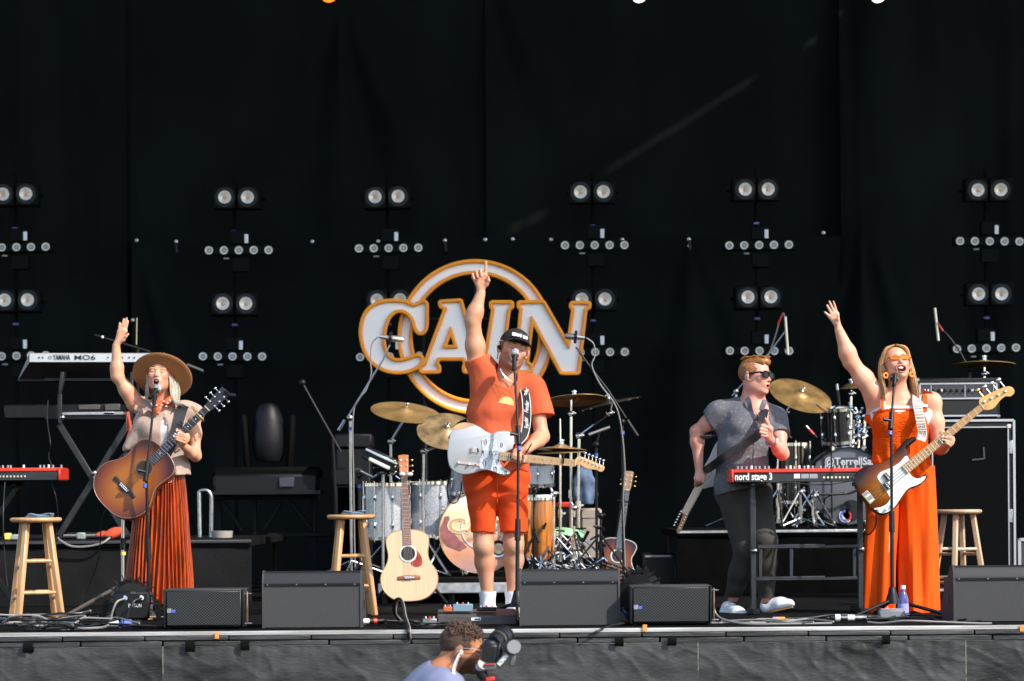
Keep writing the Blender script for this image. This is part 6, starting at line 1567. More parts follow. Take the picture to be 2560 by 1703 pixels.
def strap(t_or_none, name, pts, w, m, th=.004, parent=None, up=None, n=6):
    """flat band through points with an 'outward' direction"""
    q = [Vector(p) for p in crom(pts, n)]; N = len(q); mb = MB(); vs = []
    for i, p in enumerate(q):
        tg = (q[min(i + 1, N - 1)] - q[max(i - 1, 0)]).normalized(); u = Vector(up[i * (len(up) - 1) // (N - 1)] if isinstance(up, list) else (up or (0, -1, 0)))
        s = tg.cross(u).normalized(); o_ = s.cross(tg).normalized()
        vs += [p + s * w / 2 + o_ * th, p - s * w / 2 + o_ * th, p - s * w / 2, p + s * w / 2]
    fs = []
    for i in range(N - 1):
        for k in range(4): fs.append((i * 4 + k, i * 4 + (k + 1) % 4, (i + 1) * 4 + (k + 1) % 4, (i + 1) * 4 + k))
    fs += [(0, 1, 2, 3), tuple((N - 1) * 4 + k for k in (3, 2, 1, 0))]
    mb.add(vs, fs); return mb.bw(name, m, parent, ang=30)
def bbox(pts, pad):
    a = np.array([list(p) for p in pts]); return a.min(0) - pad, a.max(0) + pad
def shoe(t, heel, toe, ankle, m, sole_m, w=.042, name='shoe'):
    """heel/toe at sole level; a low sneaker with sole, tongue and laces"""
    heel, toe, ankle = Vector(heel), Vector(toe), Vector(ankle); ax = (toe - heel).normalized(); L = (toe - heel).length
    pts = [heel, toe, ankle]; lo, hi = bbox(pts, .09); sd = SDF(lo, hi, .005)
    up = Vector((0, 0, 1)); up = (up - ax * up.dot(ax)).normalized()
    P0 = lambda f, h: heel + ax * (L * f) + up * h
    sd.cap(P0(.12, .04), P0(.62, .035), w * .82, w, .03); sd.cap(P0(.62, .035), P0(.87, .026), w, w * .78, .03); sd.cap(P0(.14, .045), P0(.16, .085), w * .8, w * .72, .03); sd.cap(P0(.3, .07), P0(.55, .05), w * .62, w * .6, .03)
    n = up; sd.plane(P0(0, .012), -n)
    c = P0(.17, .13); sd.cap(ankle, P0(.2, .06), .034, .034, .01, 's')
    s_ = sd.build(name, m, t)
    side = ax.cross(up)
    mb = MB(); out = []
    for i in range(28):
        a = 2 * math.pi * i / 28; x = .5 + .5 * math.cos(a) * 1.0; ww = w * (.78 + .3 * math.sin(math.pi * min(1, x * 1.1)) - .1 * (1 - x))
        out.append(P0(.0 + x * .985, 0) + side * (ww * math.sin(a)))
    N = 28; mb.add([p for p in out] + [p + up * .02 for p in out], [tuple(range(N)), tuple(range(2 * N - 1, N - 1, -1))] + [(i, (i + 1) % N, N + (i + 1) % N, N + i) for i in range(N)]); mb.bw('sole', sole_m, s_, ang=30)
    for k in range(4):
        f = .36 + k * .075; h = .098 - k * .014; MB().tube([P0(f, h) + side * .026, P0(f + .02, h + .008), P0(f, h) - side * .026], .004, 6).bw('lace', WHITEP, s_)
    return s_
SNEAK = mat('white_sneaker', (.72, .73, .76), .55, var=.08, vscale=20, bump=.15, bscale=90)
GUM = mat('gum_sole', (.55, .28, .09), .6, var=.1)
# ------------------------------------------------------------------ singer in the black cap (middle)
mroot = thing('person', 'singer in black cap, orange T-shirt and orange shorts pointing one finger upwards', 'person', PXF(1248, .02))
MH = Head(P(1284, 875, .0), .25, R(15), R(-3), R(14))
S1, E1, W1 = P(1193, 918, .03), P(1182, 800, .0), P(1202, 733, .0)       # raised right arm
S2, E2, W2 = P(1332, 968, .02), P(1355, 1092, -.06), P(1316, 1124, -.27)   # left arm to the neck
hipL, hipR = P(1207, 1200, .02), P(1283, 1200, .02)
kL, kR = P(1209, 1366, -.02), P(1284, 1362, -.0); aL, aR = P(1219, 1490, .03), P(1283, 1488, .05)
aL.z = max(aL.z, .10); aR.z = max(aR.z, .10)
lo, hi = bbox([S1, E1, W1, P(1215, 650, 0), S2, E2, W2, P(1290, 820, 0), aL, aR, P(1160, 1060, .2), P(1370, 1200, -.34)], .07); lo[2] = .05
sd = SDF(lo, hi, .0045)
MH.build(sd, mouth=(.07, .055), wide=1.06)
sd.cap(MH.p(0, .1, -.25), P(1262, 955, .03), .064, .072, .04)                 # neck
sd.cap(P(1225, 965, .06), P(1310, 968, .06), .045, .045, .05); sd.cap(P(1262, 950, .03), P(1258, 1010, .03), .062, .07, .04)
arm(sd, S1, E1, W1, 1.02, 1.05); arm(sd, S2, E2, W2, 1.0, 1.0); sd.cap(P(1230, 965, .04), S1, .05, .058, .04); sd.cap(P(1290, 965, .04), S2, .05, .054, .04)
for (h, k, a) in ((hipL, kL, aL), (hipR, kR, aR)): leg(sd, h, k, a, .97)
sd.cap(hipL, hipR, .09, .09, .05); sd.cap(P(1255, 1010, .03), P(1245, 1190, .03), .08, .1, .05)
hp = lambda x, y, dy=0.: P(1140 + x / 4.9, 640 + y / 4.9, dy)
hand(sd, W1 + Vector((0, 0, .02)), [hp(360, 235), hp(312, 232), hp(262, 243), hp(216, 262)], [hp(368, 72, -.004), hp(312, 250, -.045), hp(266, 262, -.043), hp(222, 285, -.038)], (hp(372, 345, -.01), hp(398, 300, -.022), hp(393, 258, -.026)), rs=.0095, palm=.0165,
     mids=[None, hp(300, 176, -.022), hp(250, 196, -.022), hp(203, 224, -.018)])
tp = lambda x, y, dy: P(1100 + x / 5.4814, 1040 + y / 5.4814, dy)
hand(sd, W2 + Vector((-.005, 0, -.005)), [tp(1110, 480, -.275), tp(1085, 478, -.285), tp(1055, 480, -.29), tp(1025, 486, -.29)], [tp(1090, 640, -.30), tp(1052, 632, -.305), tp(1015, 622, -.305), tp(985, 600, -.305)], (tp(1150, 520, -.27), tp(1165, 580, -.29), tp(1150, 630, -.30)), rs=.0098, palm=.0165, bend=.022)
mskin = (.58, .30, .18)
body = sd.build('body', SKIN, mroot, lambda v: MH.colour(v, mskin, lip=(.5, .17, .14), stubble=(.20, .09, .055), st=.62))
BRN = mat('brow_brown', (.09, .04, .02), .7); MH.brows(body, BRN, -.005, .006, .018); MH.lashes(body); MH.teeth(body)
# T-shirt
TEE = mat('orange_tee', (.56, .10, .04), .85, var=.12, vscale=5, bump=.12, bscale=260, spec=.15)
zb = P(1245, 1178, 0).z
lo, hi = bbox([P(1150, 880, .25), P(1380, 1190, -.2)], .03); sd = SDF(lo, hi, .006)
ch = [P(1250, 975, .02), P(1250, 1030, .01), P(1247, 1095, .0), P(1243, 1150, .0), P(1240, 1200, .0)]
for c, (w, d) in zip(ch, ((.185, .125), (.215, .145), (.212, .15), (.2, .145), (.2, .145))): sd.ell(c, (w, d, .13), None, .07)
sd.cap(P(1212, 948, .04), P(1322, 962, .04), .062, .066, .05); sd.cap(P(1230, 960, .03), P(1196, 905, .03), .105, .088, .05)       # right shoulder goes up into the raised sleeve
sd.cap(S2, P(1351, 1044, -.01), .086, .088, .04)
sd.plane(P(1196, 893, .03), (-.28, -.1, .96)); sd.d = np.maximum(sd.d, -1)
g = sd.sub(sd.lo, sd.lo + sd.h * sd.n, 0)[1]
cuff = P(1351, 1044, 0); nn = (P(1355, 1092, -.06) - S2).normalized()
pl = (g[0] - cuff.x) * nn.x + (g[1] - cuff.y) * nn.y + (g[2] - cuff.z) * nn.z
sd.d = np.where((g[0] > P(1326, 1000, 0).x) & (g[2] < P(0, 1000, 0).z), np.maximum(sd.d, pl), sd.d).astype(np.float32)
sd.cap(P(1264, 925, -.01), P(1266, 952, -.03), .072, .074, .006, 's')
sd.plane((0, 0, zb), (0, 0, -1))
sd.fold(rumple(4, .008, 14, 40, 7, .5)); sd.fold(lambda x, y, z: -.009 * np.sin(46 * (x + .25 * z) + 6 * z) * np.clip((1.25 - z) / .25, 0, 1) * (x < .12))
tee = sd.build('t_shirt', TEE, mroot)
# printed sun and rays on the chest
PR = mat('print_sand', (.72, .42, .16), .8); PRL = mat('print_rays', (.75, .25, .09), .8)
def on_front(fn):
    return fn
q = lambda x, y: P(1050 + x / 3.0157, 630 + y / 3.0157, 0)
def chest(p):      # push a point in the shirt's picture plane onto its front surface
    i, k = int((p.x - lo[0]) / .006), int((p.z - lo[2]) / .006)
    col = sd.d[min(max(i, 0), sd.d.shape[0] - 1), :, min(max(k, 0), sd.d.shape[2] - 1)]; j = np.argmax(col < 0) if (col < 0).any() else 30
    return Vector((p.x, lo[1] + j * .006 - .005, p.z))
mb = MB(); n = 14
arc = [chest(q(650 + 58 * math.cos(math.pi * (1 - i / n)), 1150 - 55 * math.sin(math.pi * i / n))) for i in range(n + 1)]
bot = [chest(q(592 + 114 * i / n, 1142 + 22 * i / n)) for i in range(n + 1)]
mb.add(arc + bot, [(i, i + 1, n + 2 + i, n + 1 + i) for i in range(n)]); mb.bw('sun_print', PR, tee, ang=180)
mb = MB(); rr = random.Random(2)
for i in range(16):
    x0 = 545 + i * 11.5; y0 = 990 + rr.random() * 25 - i * .6
    mb.tube([chest(q(x0 + (600 + (x0 - 540) * .62 - x0) * t_, y0 + (1096 - y0 + 8 * abs(i - 8) * .6) * t_)) for t_ in np.linspace(0, 1, 12)], .0011, 4)
o = mb.bw('ray_print', PRL, tee); o['kind'] = 'stuff'
# shorts
SHO = mat('orange_shorts', (.68, .066, .012), .85, spec=.15, var=.12, vscale=6, bump=.15, bscale=300)
lo, hi = bbox([P(1150, 1160, .2), P(1326, 1340, -.2)], .03); sd = SDF(lo, hi, .006)
sd.cap(P(1209, 1190, .02), P(1275, 1190, .02), .135, .13, .04, fl=((0, 1, 0), 1.05))
sd.cap(P(1206, 1215, .015), P(1210, 1345, -.012), .108, .083, .03); sd.cap(P(1276, 1215, .015), P(1285, 1345, -.008), .11, .09, .03)
[sd.cap(P(1243, 1268, yy), P(1244, 1350, yy), .003, .02, .012, 's') for yy in np.linspace(-.16, .18, 18)]
sd.plane(P(1243, 1331, 0), (0.02, 0, -1)); sd.plane((0, 0, P(1243, 1166, 0).z), (0, 0, 1))
sd.fold(rumple(9, .006, 14, 45, 7, 1.3)); sd.fold(lambda x, y, z: -.006 * np.sin(60 * (z + .35 * np.abs(x + .095)) + 1) * np.exp(-((z - P(1243, 1240, 0).z) / .08) ** 2) * (y < 0))
shorts = sd.build('shorts', SHO, mroot)
MB().tube([P(1243, 1190, -.125), P(1243, 1225, -.12), P(1243, 1256, -.105)], .004, 6).bw('fly_seam', SHO, shorts)
for (x0, x1) in ((1183, 1236), (1251, 1316)):
    mb = MB(); rr = random.Random(x0)
    for i in range(26):
        u = i / 25; p = Vector(P(x0 + (x1 - x0) * u, 1331, -.085 * math.sin(math.pi * (.08 + .84 * u)))); mb.tube([p + Vector((0, 0, .004)), p + Vector((rr.uniform(-.006, .006), -.002, -rr.uniform(.004, .016)))], .0016, 4)
    o = mb.bw('frayed_hem', SHO, shorts); o['kind'] = 'stuff'
# socks and shoes
SOCK = mat('white_sock', (.75, .75, .78), .9, bump=.5, bscale=120, var=.05)
for (a, x) in ((aL, 1220), (aR, 1284)):
    top = P(x, 1479, .03); MB().tube([(a.x, a.y, .05), (a.x, a.y + .005, .11), (a.x, a.y, top.z - .02), (a.x, a.y, top.z)], [.05, .05, .054, .056], 20).bw('sock', SOCK, mroot)
    shoe(mroot, (a.x - .005, a.y + .07, .0), (a.x + .02, a.y - .2, .0), a, SNEAK, WHITEP, .045)
# cap
CAPM = mat('black_cap', (.008, .008, .009), .8, var=.2, bump=.2, bscale=200)
lo, hi = bbox([MH.p(0, 0, .1)], .24); sd = SDF(lo, hi, .005)
MH.ell(sd, (0, .06, .17), (.375, .455, .375), .03); MH.ell(sd, (0, -.06, .26), (.3, .3, .26), .08)
nz = np.array(MH.R @ Vector((0, .12, -1))); sd.plane(MH.p(0, 0, .17), nz); MH.ell(sd, (0, .06, .12), (.35, .43, .37), .0, 's')
cap_ = sd.build('cap', CAPM, mroot)
mb = MB()
def visor(u, v):
    a = (u - .5) * 2.3; r0 = .40; x = .345 * math.sin(a); y0 = .06 - .44 * math.cos(a)
    return MH.p(x * (1 + .12 * v), y0 - .30 * v * math.cos(a * .62), .215 - .03 * v - .10 * v * (abs(a) / 1.15) ** 2 + .01 * v)
mb.grid(visor, 22, 8); o = mb.bw('visor', CAPM, cap_, ang=180); sm = o.modifiers.new('s', 'SOLIDIFY'); sm.thickness = .005
cd = MH.M @ TR((.0, -.44, .33), rotm(R(-22), 0, 0)); text('cap_lettering', 'SERVE', .12, MH.M @ TR((-.1, -.432, .315), rotm(R(-24), 0, R(-10))), WHITEP, cap_, .004, width=.25, bold=.006)
text('cap_lettering', 'GOD', .12, MH.M @ TR((.125, -.425, .305), rotm(R(-24), 0, R(17))), WHITEP, cap_, .004, width=.15, bold=.006)
# short hair at the temple, ear piece, necklace, wristband
sd = SDF(lo, hi, .005); MH.ell(sd, (0, .075, .10), (.372, .43, .32), .03); sd.plane(MH.p(0, 0, .16), np.array(MH.R @ Vector((0, 0, 1)))); sd.plane(MH.p(0, -.12, 0), np.array(MH.R @ Vector((0, -1, -.25)))); MH.ell(sd, (0, -.1, -.2), (.45, .3, .2), .0, 's'); sd.fold(rumple(2, .002, 80, 160, 6))
sd.build('hair', mat('short_brown_hair', (.16, .085, .05), .8, var=.4, vscale=60), mroot)
MB().ball(MH.p(-.385, .01, -.02), (.013, .014, .015), 8, 6).tube([MH.p(-.385, .01, .02), MH.p(-.39, .06, .13), MH.p(-.36, .12, .05), MH.p(-.33, .15, -.3)], .003, 6).bw('ear_monitor', BLACK, mroot)
MB().tube([Vector(p) for p in crom([chest(q(604, 885)), chest(q(625, 925)), chest(q(660, 962)), chest(q(700, 985)), chest(q(722, 988))], 5)], .003, 6).bw('necklace', CHROME, mroot)
MB().tube([Vector(W2) + Vector((.036 * math.cos(a) * .6 + .012, .036 * math.sin(a), .036 * math.cos(a))) for a in np.linspace(0, 2 * math.pi, 20)[:-1]], .0035, 6, closed=True).bw('wristband', BLACK, mroot)
# guitar strap with pale script
stp = thing('guitar_strap', 'black guitar strap with white script over the orange shirt', 'strap', P(1315, 1080, -.17))
sp = [P(1305, 958, .0), P(1313, 985, -.10), P(1317, 1020, -.165), P(1316, 1060, -.18), P(1308, 1092, -.20), P(1292, 1112, -.22)]
strap(None, 'band', sp, .05, mat('strap_black', (.012, .012, .013), .6, var=.2, bump=.3, bscale=300), parent=stp)
for i in (-1, 1): strap(None, 'piping', [p + Vector((i * .0245, -.004, 0)) for p in sp], .004, WHITEP, parent=stp)
for (x, y, dy, a) in ((1313, 985, -.112, 70), (1317, 1018, -.176, 84), (1316, 1058, -.19, 96)):
    text('script_lettering', 'Fender', .036, TR(P(x, y, dy), rotm(0, -R(a), 0)), WHITEP, stp, .001, shear=.4, width=.075, bold=.001)
strap(None, 'band', [P(1168, 1055, .1), P(1152, 1062, .05), P(1140, 1075, -.1), P(1128, 1100, -.21)], .045, MATS['strap_black'], parent=stp)
# ------------------------------------------------------------------ singer with the wide hat (left)
wroot = thing('person', 'woman singing in wide tan hat, taupe vest and rust pleated skirt with one hand raised', 'person', PXF(400, .03))
z1 = lambda x, y, dy=0.: P(x / 3.564, 760 + y / 3.564, dy)
WH = Head(P(399, 938, -.02), .232, R(-4), R(-15), R(3))
S1, E1, W1 = z1(1205, 880, .05), z1(1045, 645, .0), z1(1035, 375, .0)
S2, E2, W2 = P(484, 1037, .05), P(489, 1140, .0), P(455, 1112, -.19)
lo, hi = bbox([S1, E1, W1, P(300, 790, 0), S2, E2, W2, P(400, 880, .12), P(340, 1500, .1), P(500, 1100, -.3)], .06)
sd = SDF(lo, hi, .0045)
WH.build(sd, True, mouth=(.075, .075), wide=.93)
sd.cap(WH.p(0, .12, -.25), P(405, 1015, .05), .047, .052, .04)
sd.cap(P(365, 1030, .06), P(460, 1035, .06), .05, .05, .05); sd.cap(P(405, 1015, .05), P(405, 1090, .03), .06, .085, .05)
for dx in (-1, 1): sd.ell(P(405 + dx * 22, 1075, -.04), (.055, .055, .06), None, .05)
sd.cap(P(405, 1090, .04), P(400, 1200, .05), .1, .12, .05); sd.cap(P(385, 1220, .05), P(380, 1480, .05), .09, .06, .05); sd.cap(P(415, 1220, .05), P(425, 1480, .05), .09, .06, .05)
arm(sd, S1, E1, W1, .84, .98); sd.cap(P(375, 1030, .06), S1, .055, .05, .05); arm(sd, S2, E2, W2, .78, .95); sd.cap(P(440, 1030, .06), S2, .05, .05, .04)
hand(sd, z1(1040, 355), [z1(1060, 245), z1(1080, 235), z1(1100, 232), z1(1118, 245)], [z1(1068, 168, -.004), z1(1104, 135, -.006), z1(1130, 126, -.006), z1(1142, 152, -.002)], (z1(1098, 320, -.012), z1(1120, 290, -.022), z1(1143, 268, -.024)), rs=.0078, palm=.0135)
fy_ = -.262
hand(sd, W2 + Vector((.004, -.03, .01)), [z1(1670, 1168, fy_ + .03), z1(1676, 1190, fy_ + .03), z1(1668, 1214, fy_ + .03), z1(1652, 1238, fy_ + .03)], [z1(1592, 1152, fy_), z1(1560, 1162, fy_), z1(1547, 1182, fy_), z1(1556, 1204, fy_ - .002)], (z1(1640, 1170, fy_ + .06), z1(1600, 1140, fy_ + .05), z1(1574, 1115, fy_ + .035)), rs=.0078, palm=.013, bend=.018)
wbase = (.64, .33, .205)
wb_ = sd.build('body', SKIN, wroot, lambda v: WH.colour(v, wbase, lip=(.58, .2, .19), cheek=(.66, .24, .19)))
DKB = mat('brow_dark', (.11, .065, .045), .7); WH.brows(wb_, DKB, .008, .012, .012); WH.lashes(wb_); WH.teeth(wb_)
mb = MB()
for (x, y) in ((1560, 1158), (1547, 1178), (1590, 1150), (1573, 1130)): mb.ball(z1(x, y, fy_ - .007), (.0052, .004, .0062), 8, 5)
o = mb.bw('painted_nails', WHITEP, wb_); o['kind'] = 'stuff'
# white top
WTOP = mat('white_top', (.72, .73, .77), .85, var=.05, bump=.15, bscale=120)
lo, hi = bbox([P(340, 1050, .2), P(470, 1200, -.2)], .02); sd = SDF(lo, hi, .006)
sd.cap(P(405, 1070, .03), P(402, 1190, .04), .108, .125, .05); 
for dx in (-1, 1): sd.ell(P(405 + dx * 22, 1077, -.042), (.062, .062, .062), None, .05)
sd.plane(P(405, 1052, -.1), (0, -.25, 1)); sd.fold(rumple(3, .002, 20, 60)); sd.build('white_top', WTOP, wroot)
# vest
VEST = mat('taupe_twill', (.40, .29, .235), .85, var=.12, vscale=9, bump=.25, bscale=240)
lo, hi = bbox([P(300, 975, .25), P(505, 1195, -.2)], .03); sd = SDF(lo, hi, .0058)
sd.cap(P(368, 1022, .05), P(468, 1030, .05), .058, .062, .05, fl=((0, 1, 0), .9)); 
for (x, y, w, d) in ((407, 1060, .155, .125), (404, 1110, .15, .135), (408, 1160, .162, .14), (410, 1195, .165, .14)): sd.ell(P(x, y, .04), (w, d, .09), None, .07)
for dx in (-1, 1): sd.ell(P(405 + dx * 24, 1077, -.042), (.072, .07, .07), None, .06)
sd.cap(P(462, 1026, .05), P(490, 1033, .05), .058, .056, .04); sd.cap(P(352, 1060, .0), P(318, 1118, -.03), .045, .018, .06, fl=((0, 1, 0), .8)); sd.cap(P(345, 1100, -.02), P(312, 1124, -.02), .03, .012, .05)
sd.cap(P(362, 1005, .05), P(372, 1000, .02), .03, .03, .03); sd.cap(P(486, 1030, .05), P(492, 1040, .03), .04, .03, .03)
sd.cap(P(405, 960, .03), P(408, 1010, .02), .062, .066, .02, 's')
# the open front: a narrow V that widens downwards
v0, v1, v2 = P(414, 1040, -.2), P(396, 1125, -.25), P(398, 1215, -.25)
sd.cap(v0, P(408, 1080, -.22), .09, .16, .0, 's', fl=((1, 0, 0), 11)); sd.cap(P(403, 1080, -.2), v2, .16, .2, .0, 's', fl=((1, 0, 0), 8.5))
sd.cap(E1, z1(1235, 900, .05), .06, .052, .004, 's'); sd.cap(P(520, 1060, .03), P(498, 1075, .03), .045, .05, .005, 's')
sd.plane(P(400, 1186, 0), (-.02, 0, -1)); sd.fold(rumple(21, .0055, 14, 46, 7))
vest = sd.build('vest', VEST, wroot)
def front(sdv, lo_, h, p, off=.004):
    i, k = int((p.x - lo_[0]) / h), int((p.z - lo_[2]) / h)
    col = sdv.d[min(max(i, 0), sdv.d.shape[0] - 1), :, min(max(k, 0), sdv.d.shape[2] - 1)]; j = int(np.argmax(col < 0)) if (col < 0).any() else int(.12 / h)
    return Vector((p.x, lo_[1] + j * h - off, p.z))
fv = lambda x, y, off=.004: front(sd, lo, .0058, z1(x, y), off)
for pts in ([(1225, 905), (1210, 945), (1290, 1000), (1370, 1005), (1360, 970), (1290, 940)], ):
    q = [fv(x, y, .006) for (x, y) in pts]; mb = MB(); mb.add(q, [tuple(range(len(q)))]); ob = mb.bw('pocket_flap', VEST, vest); sm = ob.modifiers.new('s', 'SOLIDIFY'); sm.thickness = .006
for side, pts in ((0, [(1265, 830), (1320, 880), (1370, 930), (1385, 880), (1350, 830)]), (1, [(1500, 880), (1470, 930), (1535, 985), (1570, 930), (1560, 880)])):
    q = [fv(x, y, .012) for (x, y) in pts]; mb = MB(); mb.add(q, [tuple(range(len(q)))]); ob = mb.bw('collar', VEST, vest); sm = ob.modifiers.new('s', 'SOLIDIFY'); sm.thickness = .007
BRZ = mat('copper_button', (.6, .32, .18), .35, .8)
for (x, y, m_) in ((1287, 968, BRZ), (1487, 978, WHITEP), (1500, 1045, BRZ)): MB().lathe([(.0, .004), (.007, .004), (.008, 0)], 12, TR(fv(x, y, .006), rotm(R(90)))).bw('button', m_, vest)
for pts in ([(1150, 1120), (1150, 1010), (1170, 960)], [(1140, 1130), (1250, 1110), (1340, 1080)], [(1440, 1080), (1480, 1090), (1520, 1100)], [(1280, 1000), (1290, 1060), (1270, 1110)]): MB().tube([Vector(p) for p in crom([fv(x, y, .001) for (x, y) in pts], 5)], .0016, 4).bw('seam', mat('seam_taupe', (.25, .17, .14), .9), vest)
# neckerchief with white spots
KER = mat('orange_kerchief', (.68, .10, .02), .8, var=.1, bump=.2, bscale=100)
mb = MB(); c0 = P(404, 1004, .0)
mb.tube([c0 + Vector((.062 * math.cos(a), .055 * math.sin(a) + .03, .004 * math.sin(3 * a) + .012 * math.sin(a))) for a in np.linspace(0, 2 * math.pi, 25)[:-1]], .014, 8, closed=True)
kk = mb.bw('neckerchief', KER, wroot)
for pts, r in (([z1(1450, 880, -.06), z1(1410, 900, -.085), z1(1375, 890, -.08)], (.012, .026, .022)), ([z1(1440, 890, -.07), z1(1490, 870, -.075), z1(1520, 840, -.05)], (.012, .02, .016)), ([z1(1430, 900, -.08), z1(1405, 950, -.1), z1(1378, 995, -.1)], (.014, .02, .006))):
    MB().tube([Vector(p) for p in crom(pts, 5)], [float(a) for a in np.interp(np.linspace(0, 2, 11), (0, 1, 2), r)], 8).bw('knot_end', KER, kk)
rr = random.Random(4); mb = MB()
for (x, y) in ((1440, 900), (1425, 925), (1408, 965), (1490, 885), (1513, 858), (1480, 912), (1460, 870), (1395, 905)): mb.ball(z1(x, y, -.112 if y > 880 else -.095), (.008, .003, .0045), 8, 4)
o = mb.bw('white_spot', WHITEP, kk); o['kind'] = 'stuff'
# hat: brim tipped far back, crown behind
HATM = mat('tan_felt', (.31, .125, .035), .85, var=.12, vscale=8, bump=.15, bscale=160, sheen=.15)
hm = TR(P(405.5, 941, -.016), rotm(R(-46), R(9), R(0)))
hat = thing('hat', 'wide-brimmed tan felt hat tipped back on the left singer', 'hat', M=hm)
MB().lathe([(.083, -.006), (.12, -.004), (.165, .0), (.188, .004), (.19, .007), (.188, .009), (.165, .005), (.12, .002), (.083, .002)], 64, cap=False).build('brim', HATM, hat, ang=80)
MB().lathe([(.083, .0), (.085, .06), (.08, .105), (.06, .12), (.0, .112)], 40).build('crown', HATM, hat, ang=70)
MB().lathe([(.0855, .004), (.087, .02), (.0865, .034)], 40, cap=False).build('band', mat('hat_band', (.12, .05, .02), .7), hat)
# long silver-blonde hair
BLD = hair_mat('silver_blonde', (.52, .46, .37), (.26, .22, .16))
rr = random.Random(8); roots, mids, ends = [], [], []
H7 = lambda x, y, dy: P(320 + x / 7.127, 860 + y / 7.127, dy)
for i in range(110):
    u = rr.random(); d = rr.random()
    roots.append(H7(705 + 40 * u, 430 + 60 * u + 20 * d, -.05 + .07 * u + .02 * d))
    mids.append([H7(735 + 130 * u + 20 * d, 640 + 30 * d, -.055 + .05 * u + .03 * d), H7(745 + 165 * u + 20 * d, 860, -.06 + .04 * u + .03 * d), H7(800 + 120 * u, 1010 + 15 * d, -.075 + .02 * d)])
    ends.append(H7(860 + 130 * u + 30 * d, 1085 + 25 * rr.random() - 20 * u, -.08 + .02 * d))
for i in range(75):
    u = rr.random(); d = rr.random()
    roots.append(H7(400 + 10 * u, 480 + 40 * u, -.03 + .06 * u)); mids.append([H7(365 - 25 * u + 12 * d, 660, -.035 + .05 * u), H7(345 - 30 * u + 20 * d, 800 + 20 * d, -.04 + .05 * u)]); ends.append(H7(330 - 20 * u + 55 * d, 925 + 40 * rr.random(), -.05 + .05 * u))
strands('hair', roots, ends, mids, .0044, BLD, wroot, 5)
lo, hi = bbox([WH.p(0, 0, 0)], .2); sd2 = SDF(lo, hi, .006); WH.ell(sd2, (0, .12, .12), (.36, .42, .38), .03); WH.cap(sd2, (0, .28, .0), (0, .33, -.5), .22, .12, .08); sd2.plane(WH.p(0, -.1, 0), np.array(WH.R @ Vector((0, -1, 0)))); sd2.build('back_hair', BLD, wroot)
# pleated skirt
SKT = mat('rust_satin', (.32, .038, .0005), .36, var=.6, vscale=9, stretch=(7, 7, .5), spec=.45)  # darker upright streaks put the shade of the pleats into the colour
top, bot = P(404, 1180, .05), P(402, 1512, .05)
def skirt(u, v):
    a = 2 * math.pi * u; c = top + (bot - top) * v
    rx = .135 + (.205 - .135) * (v ** .75); ry = .115 + .075 * v
    n = 46; ph = 2.2 * noise.noise((math.cos(a) * 2, math.sin(a) * 2, v * 1.5)) + 2.0 * v * noise.noise((a, 5, 1))
    am = (.35 + .65 * v) * (.02 + .012 * noise.noise((a * 2, v * 2, 9)))
    w = math.sin(n * a + ph * 1.6); w = math.copysign(abs(w) ** .6, w)
    big = .015 * v * noise.noise((math.cos(a) * 3, math.sin(a) * 3, v))
    return (c.x - .012 * v + (rx + am * w + big) * math.cos(a), c.y + (ry + am * w + big) * math.sin(a), c.z + (.008 * w + .012 * noise.noise((a * 1.5, 3, 2)) if v > .98 else 0))
mb = MB(); mb.grid(skirt, 460, 26, True); sk = mb.bw('pleated_skirt', SKT, wroot, ang=180)
MB().lathe([(.134, -.02), (.138, 0), (.134, .02)], 40, TR(top) @ Matrix.Diagonal((1, .86, 1, 1)), cap=False).bw('waistband', SKT, sk)
for x in (375, 430):
    a = P(x, 1520, .05); shoe(wroot, (a.x, .10, 0), (a.x, -.13, 0), (a.x, .05, .09), mat('tan_boot', (.35, .22, .13), .6, var=.2), GUM, .038, 'boot')
# strap of the acoustic
stl = thing('guitar_strap', 'wide black leather strap across the taupe vest', 'strap', P(440, 1060, -.1))
strap(None, 'band', [P(466, 1012, .06), P(458, 1018, -.04), P(448, 1050, -.105), P(438, 1085, -.125), P(424, 1120, -.16), P(408, 1150, -.17)], .062, mat('strap_leather', (.016, .016, .018), .42, var=.3, bump=.15, bscale=90), parent=stl)
MB().tube([P(330, 1130, .06), P(318, 1136, -.02), P(306, 1145, -.12), P(295, 1175, -.2)], .02, 8).bw('rear_band', MATS['strap_leather'], stl)
# ------------------------------------------------------------------ bass player (right)
broot = thing('person', 'woman in orange wide-leg jumpsuit and orange glasses laughing with one arm raised', 'person', PXF(2250, .03))
z8 = lambda x, y, dy=0.: P(2000 + x / 3.1357, 730 + y / 3.1357, dy)
BH = Head(P(2241, 912, .02), .232, R(8), R(-24), R(-3))
S1, E1, W1 = z8(590, 800, .04), z8(398, 545, .02), z8(306, 300, .0)
S2, E2, W2 = z8(1030, 865, .05), P(2347, 1118, .03), P(2367, 1110, -.17)
lo, hi = bbox([S1, E1, W1, P(2062, 750, 0), S2, E2, W2, P(2240, 880, .15), P(2180, 1500, .1), P(2385, 1060, -.3)], .06)
sd = SDF(lo, hi, .0045)
BH.build(sd, True, mouth=(.125, .09), wide=1.02, smile=.04)
sd.cap(BH.p(0, .12, -.25), P(2247, 1000, .05), .056, .06, .04)
sd.cap(P(2205, 1010, .06), P(2300, 1010, .06), .055, .055, .05); sd.cap(P(2247, 1005, .05), P(2250, 1060, .03), .07, .1, .05)
for dx in (-1, 1): sd.ell(P(2247 + dx * 28, 1048, -.04), (.07, .065, .075), None, .05)
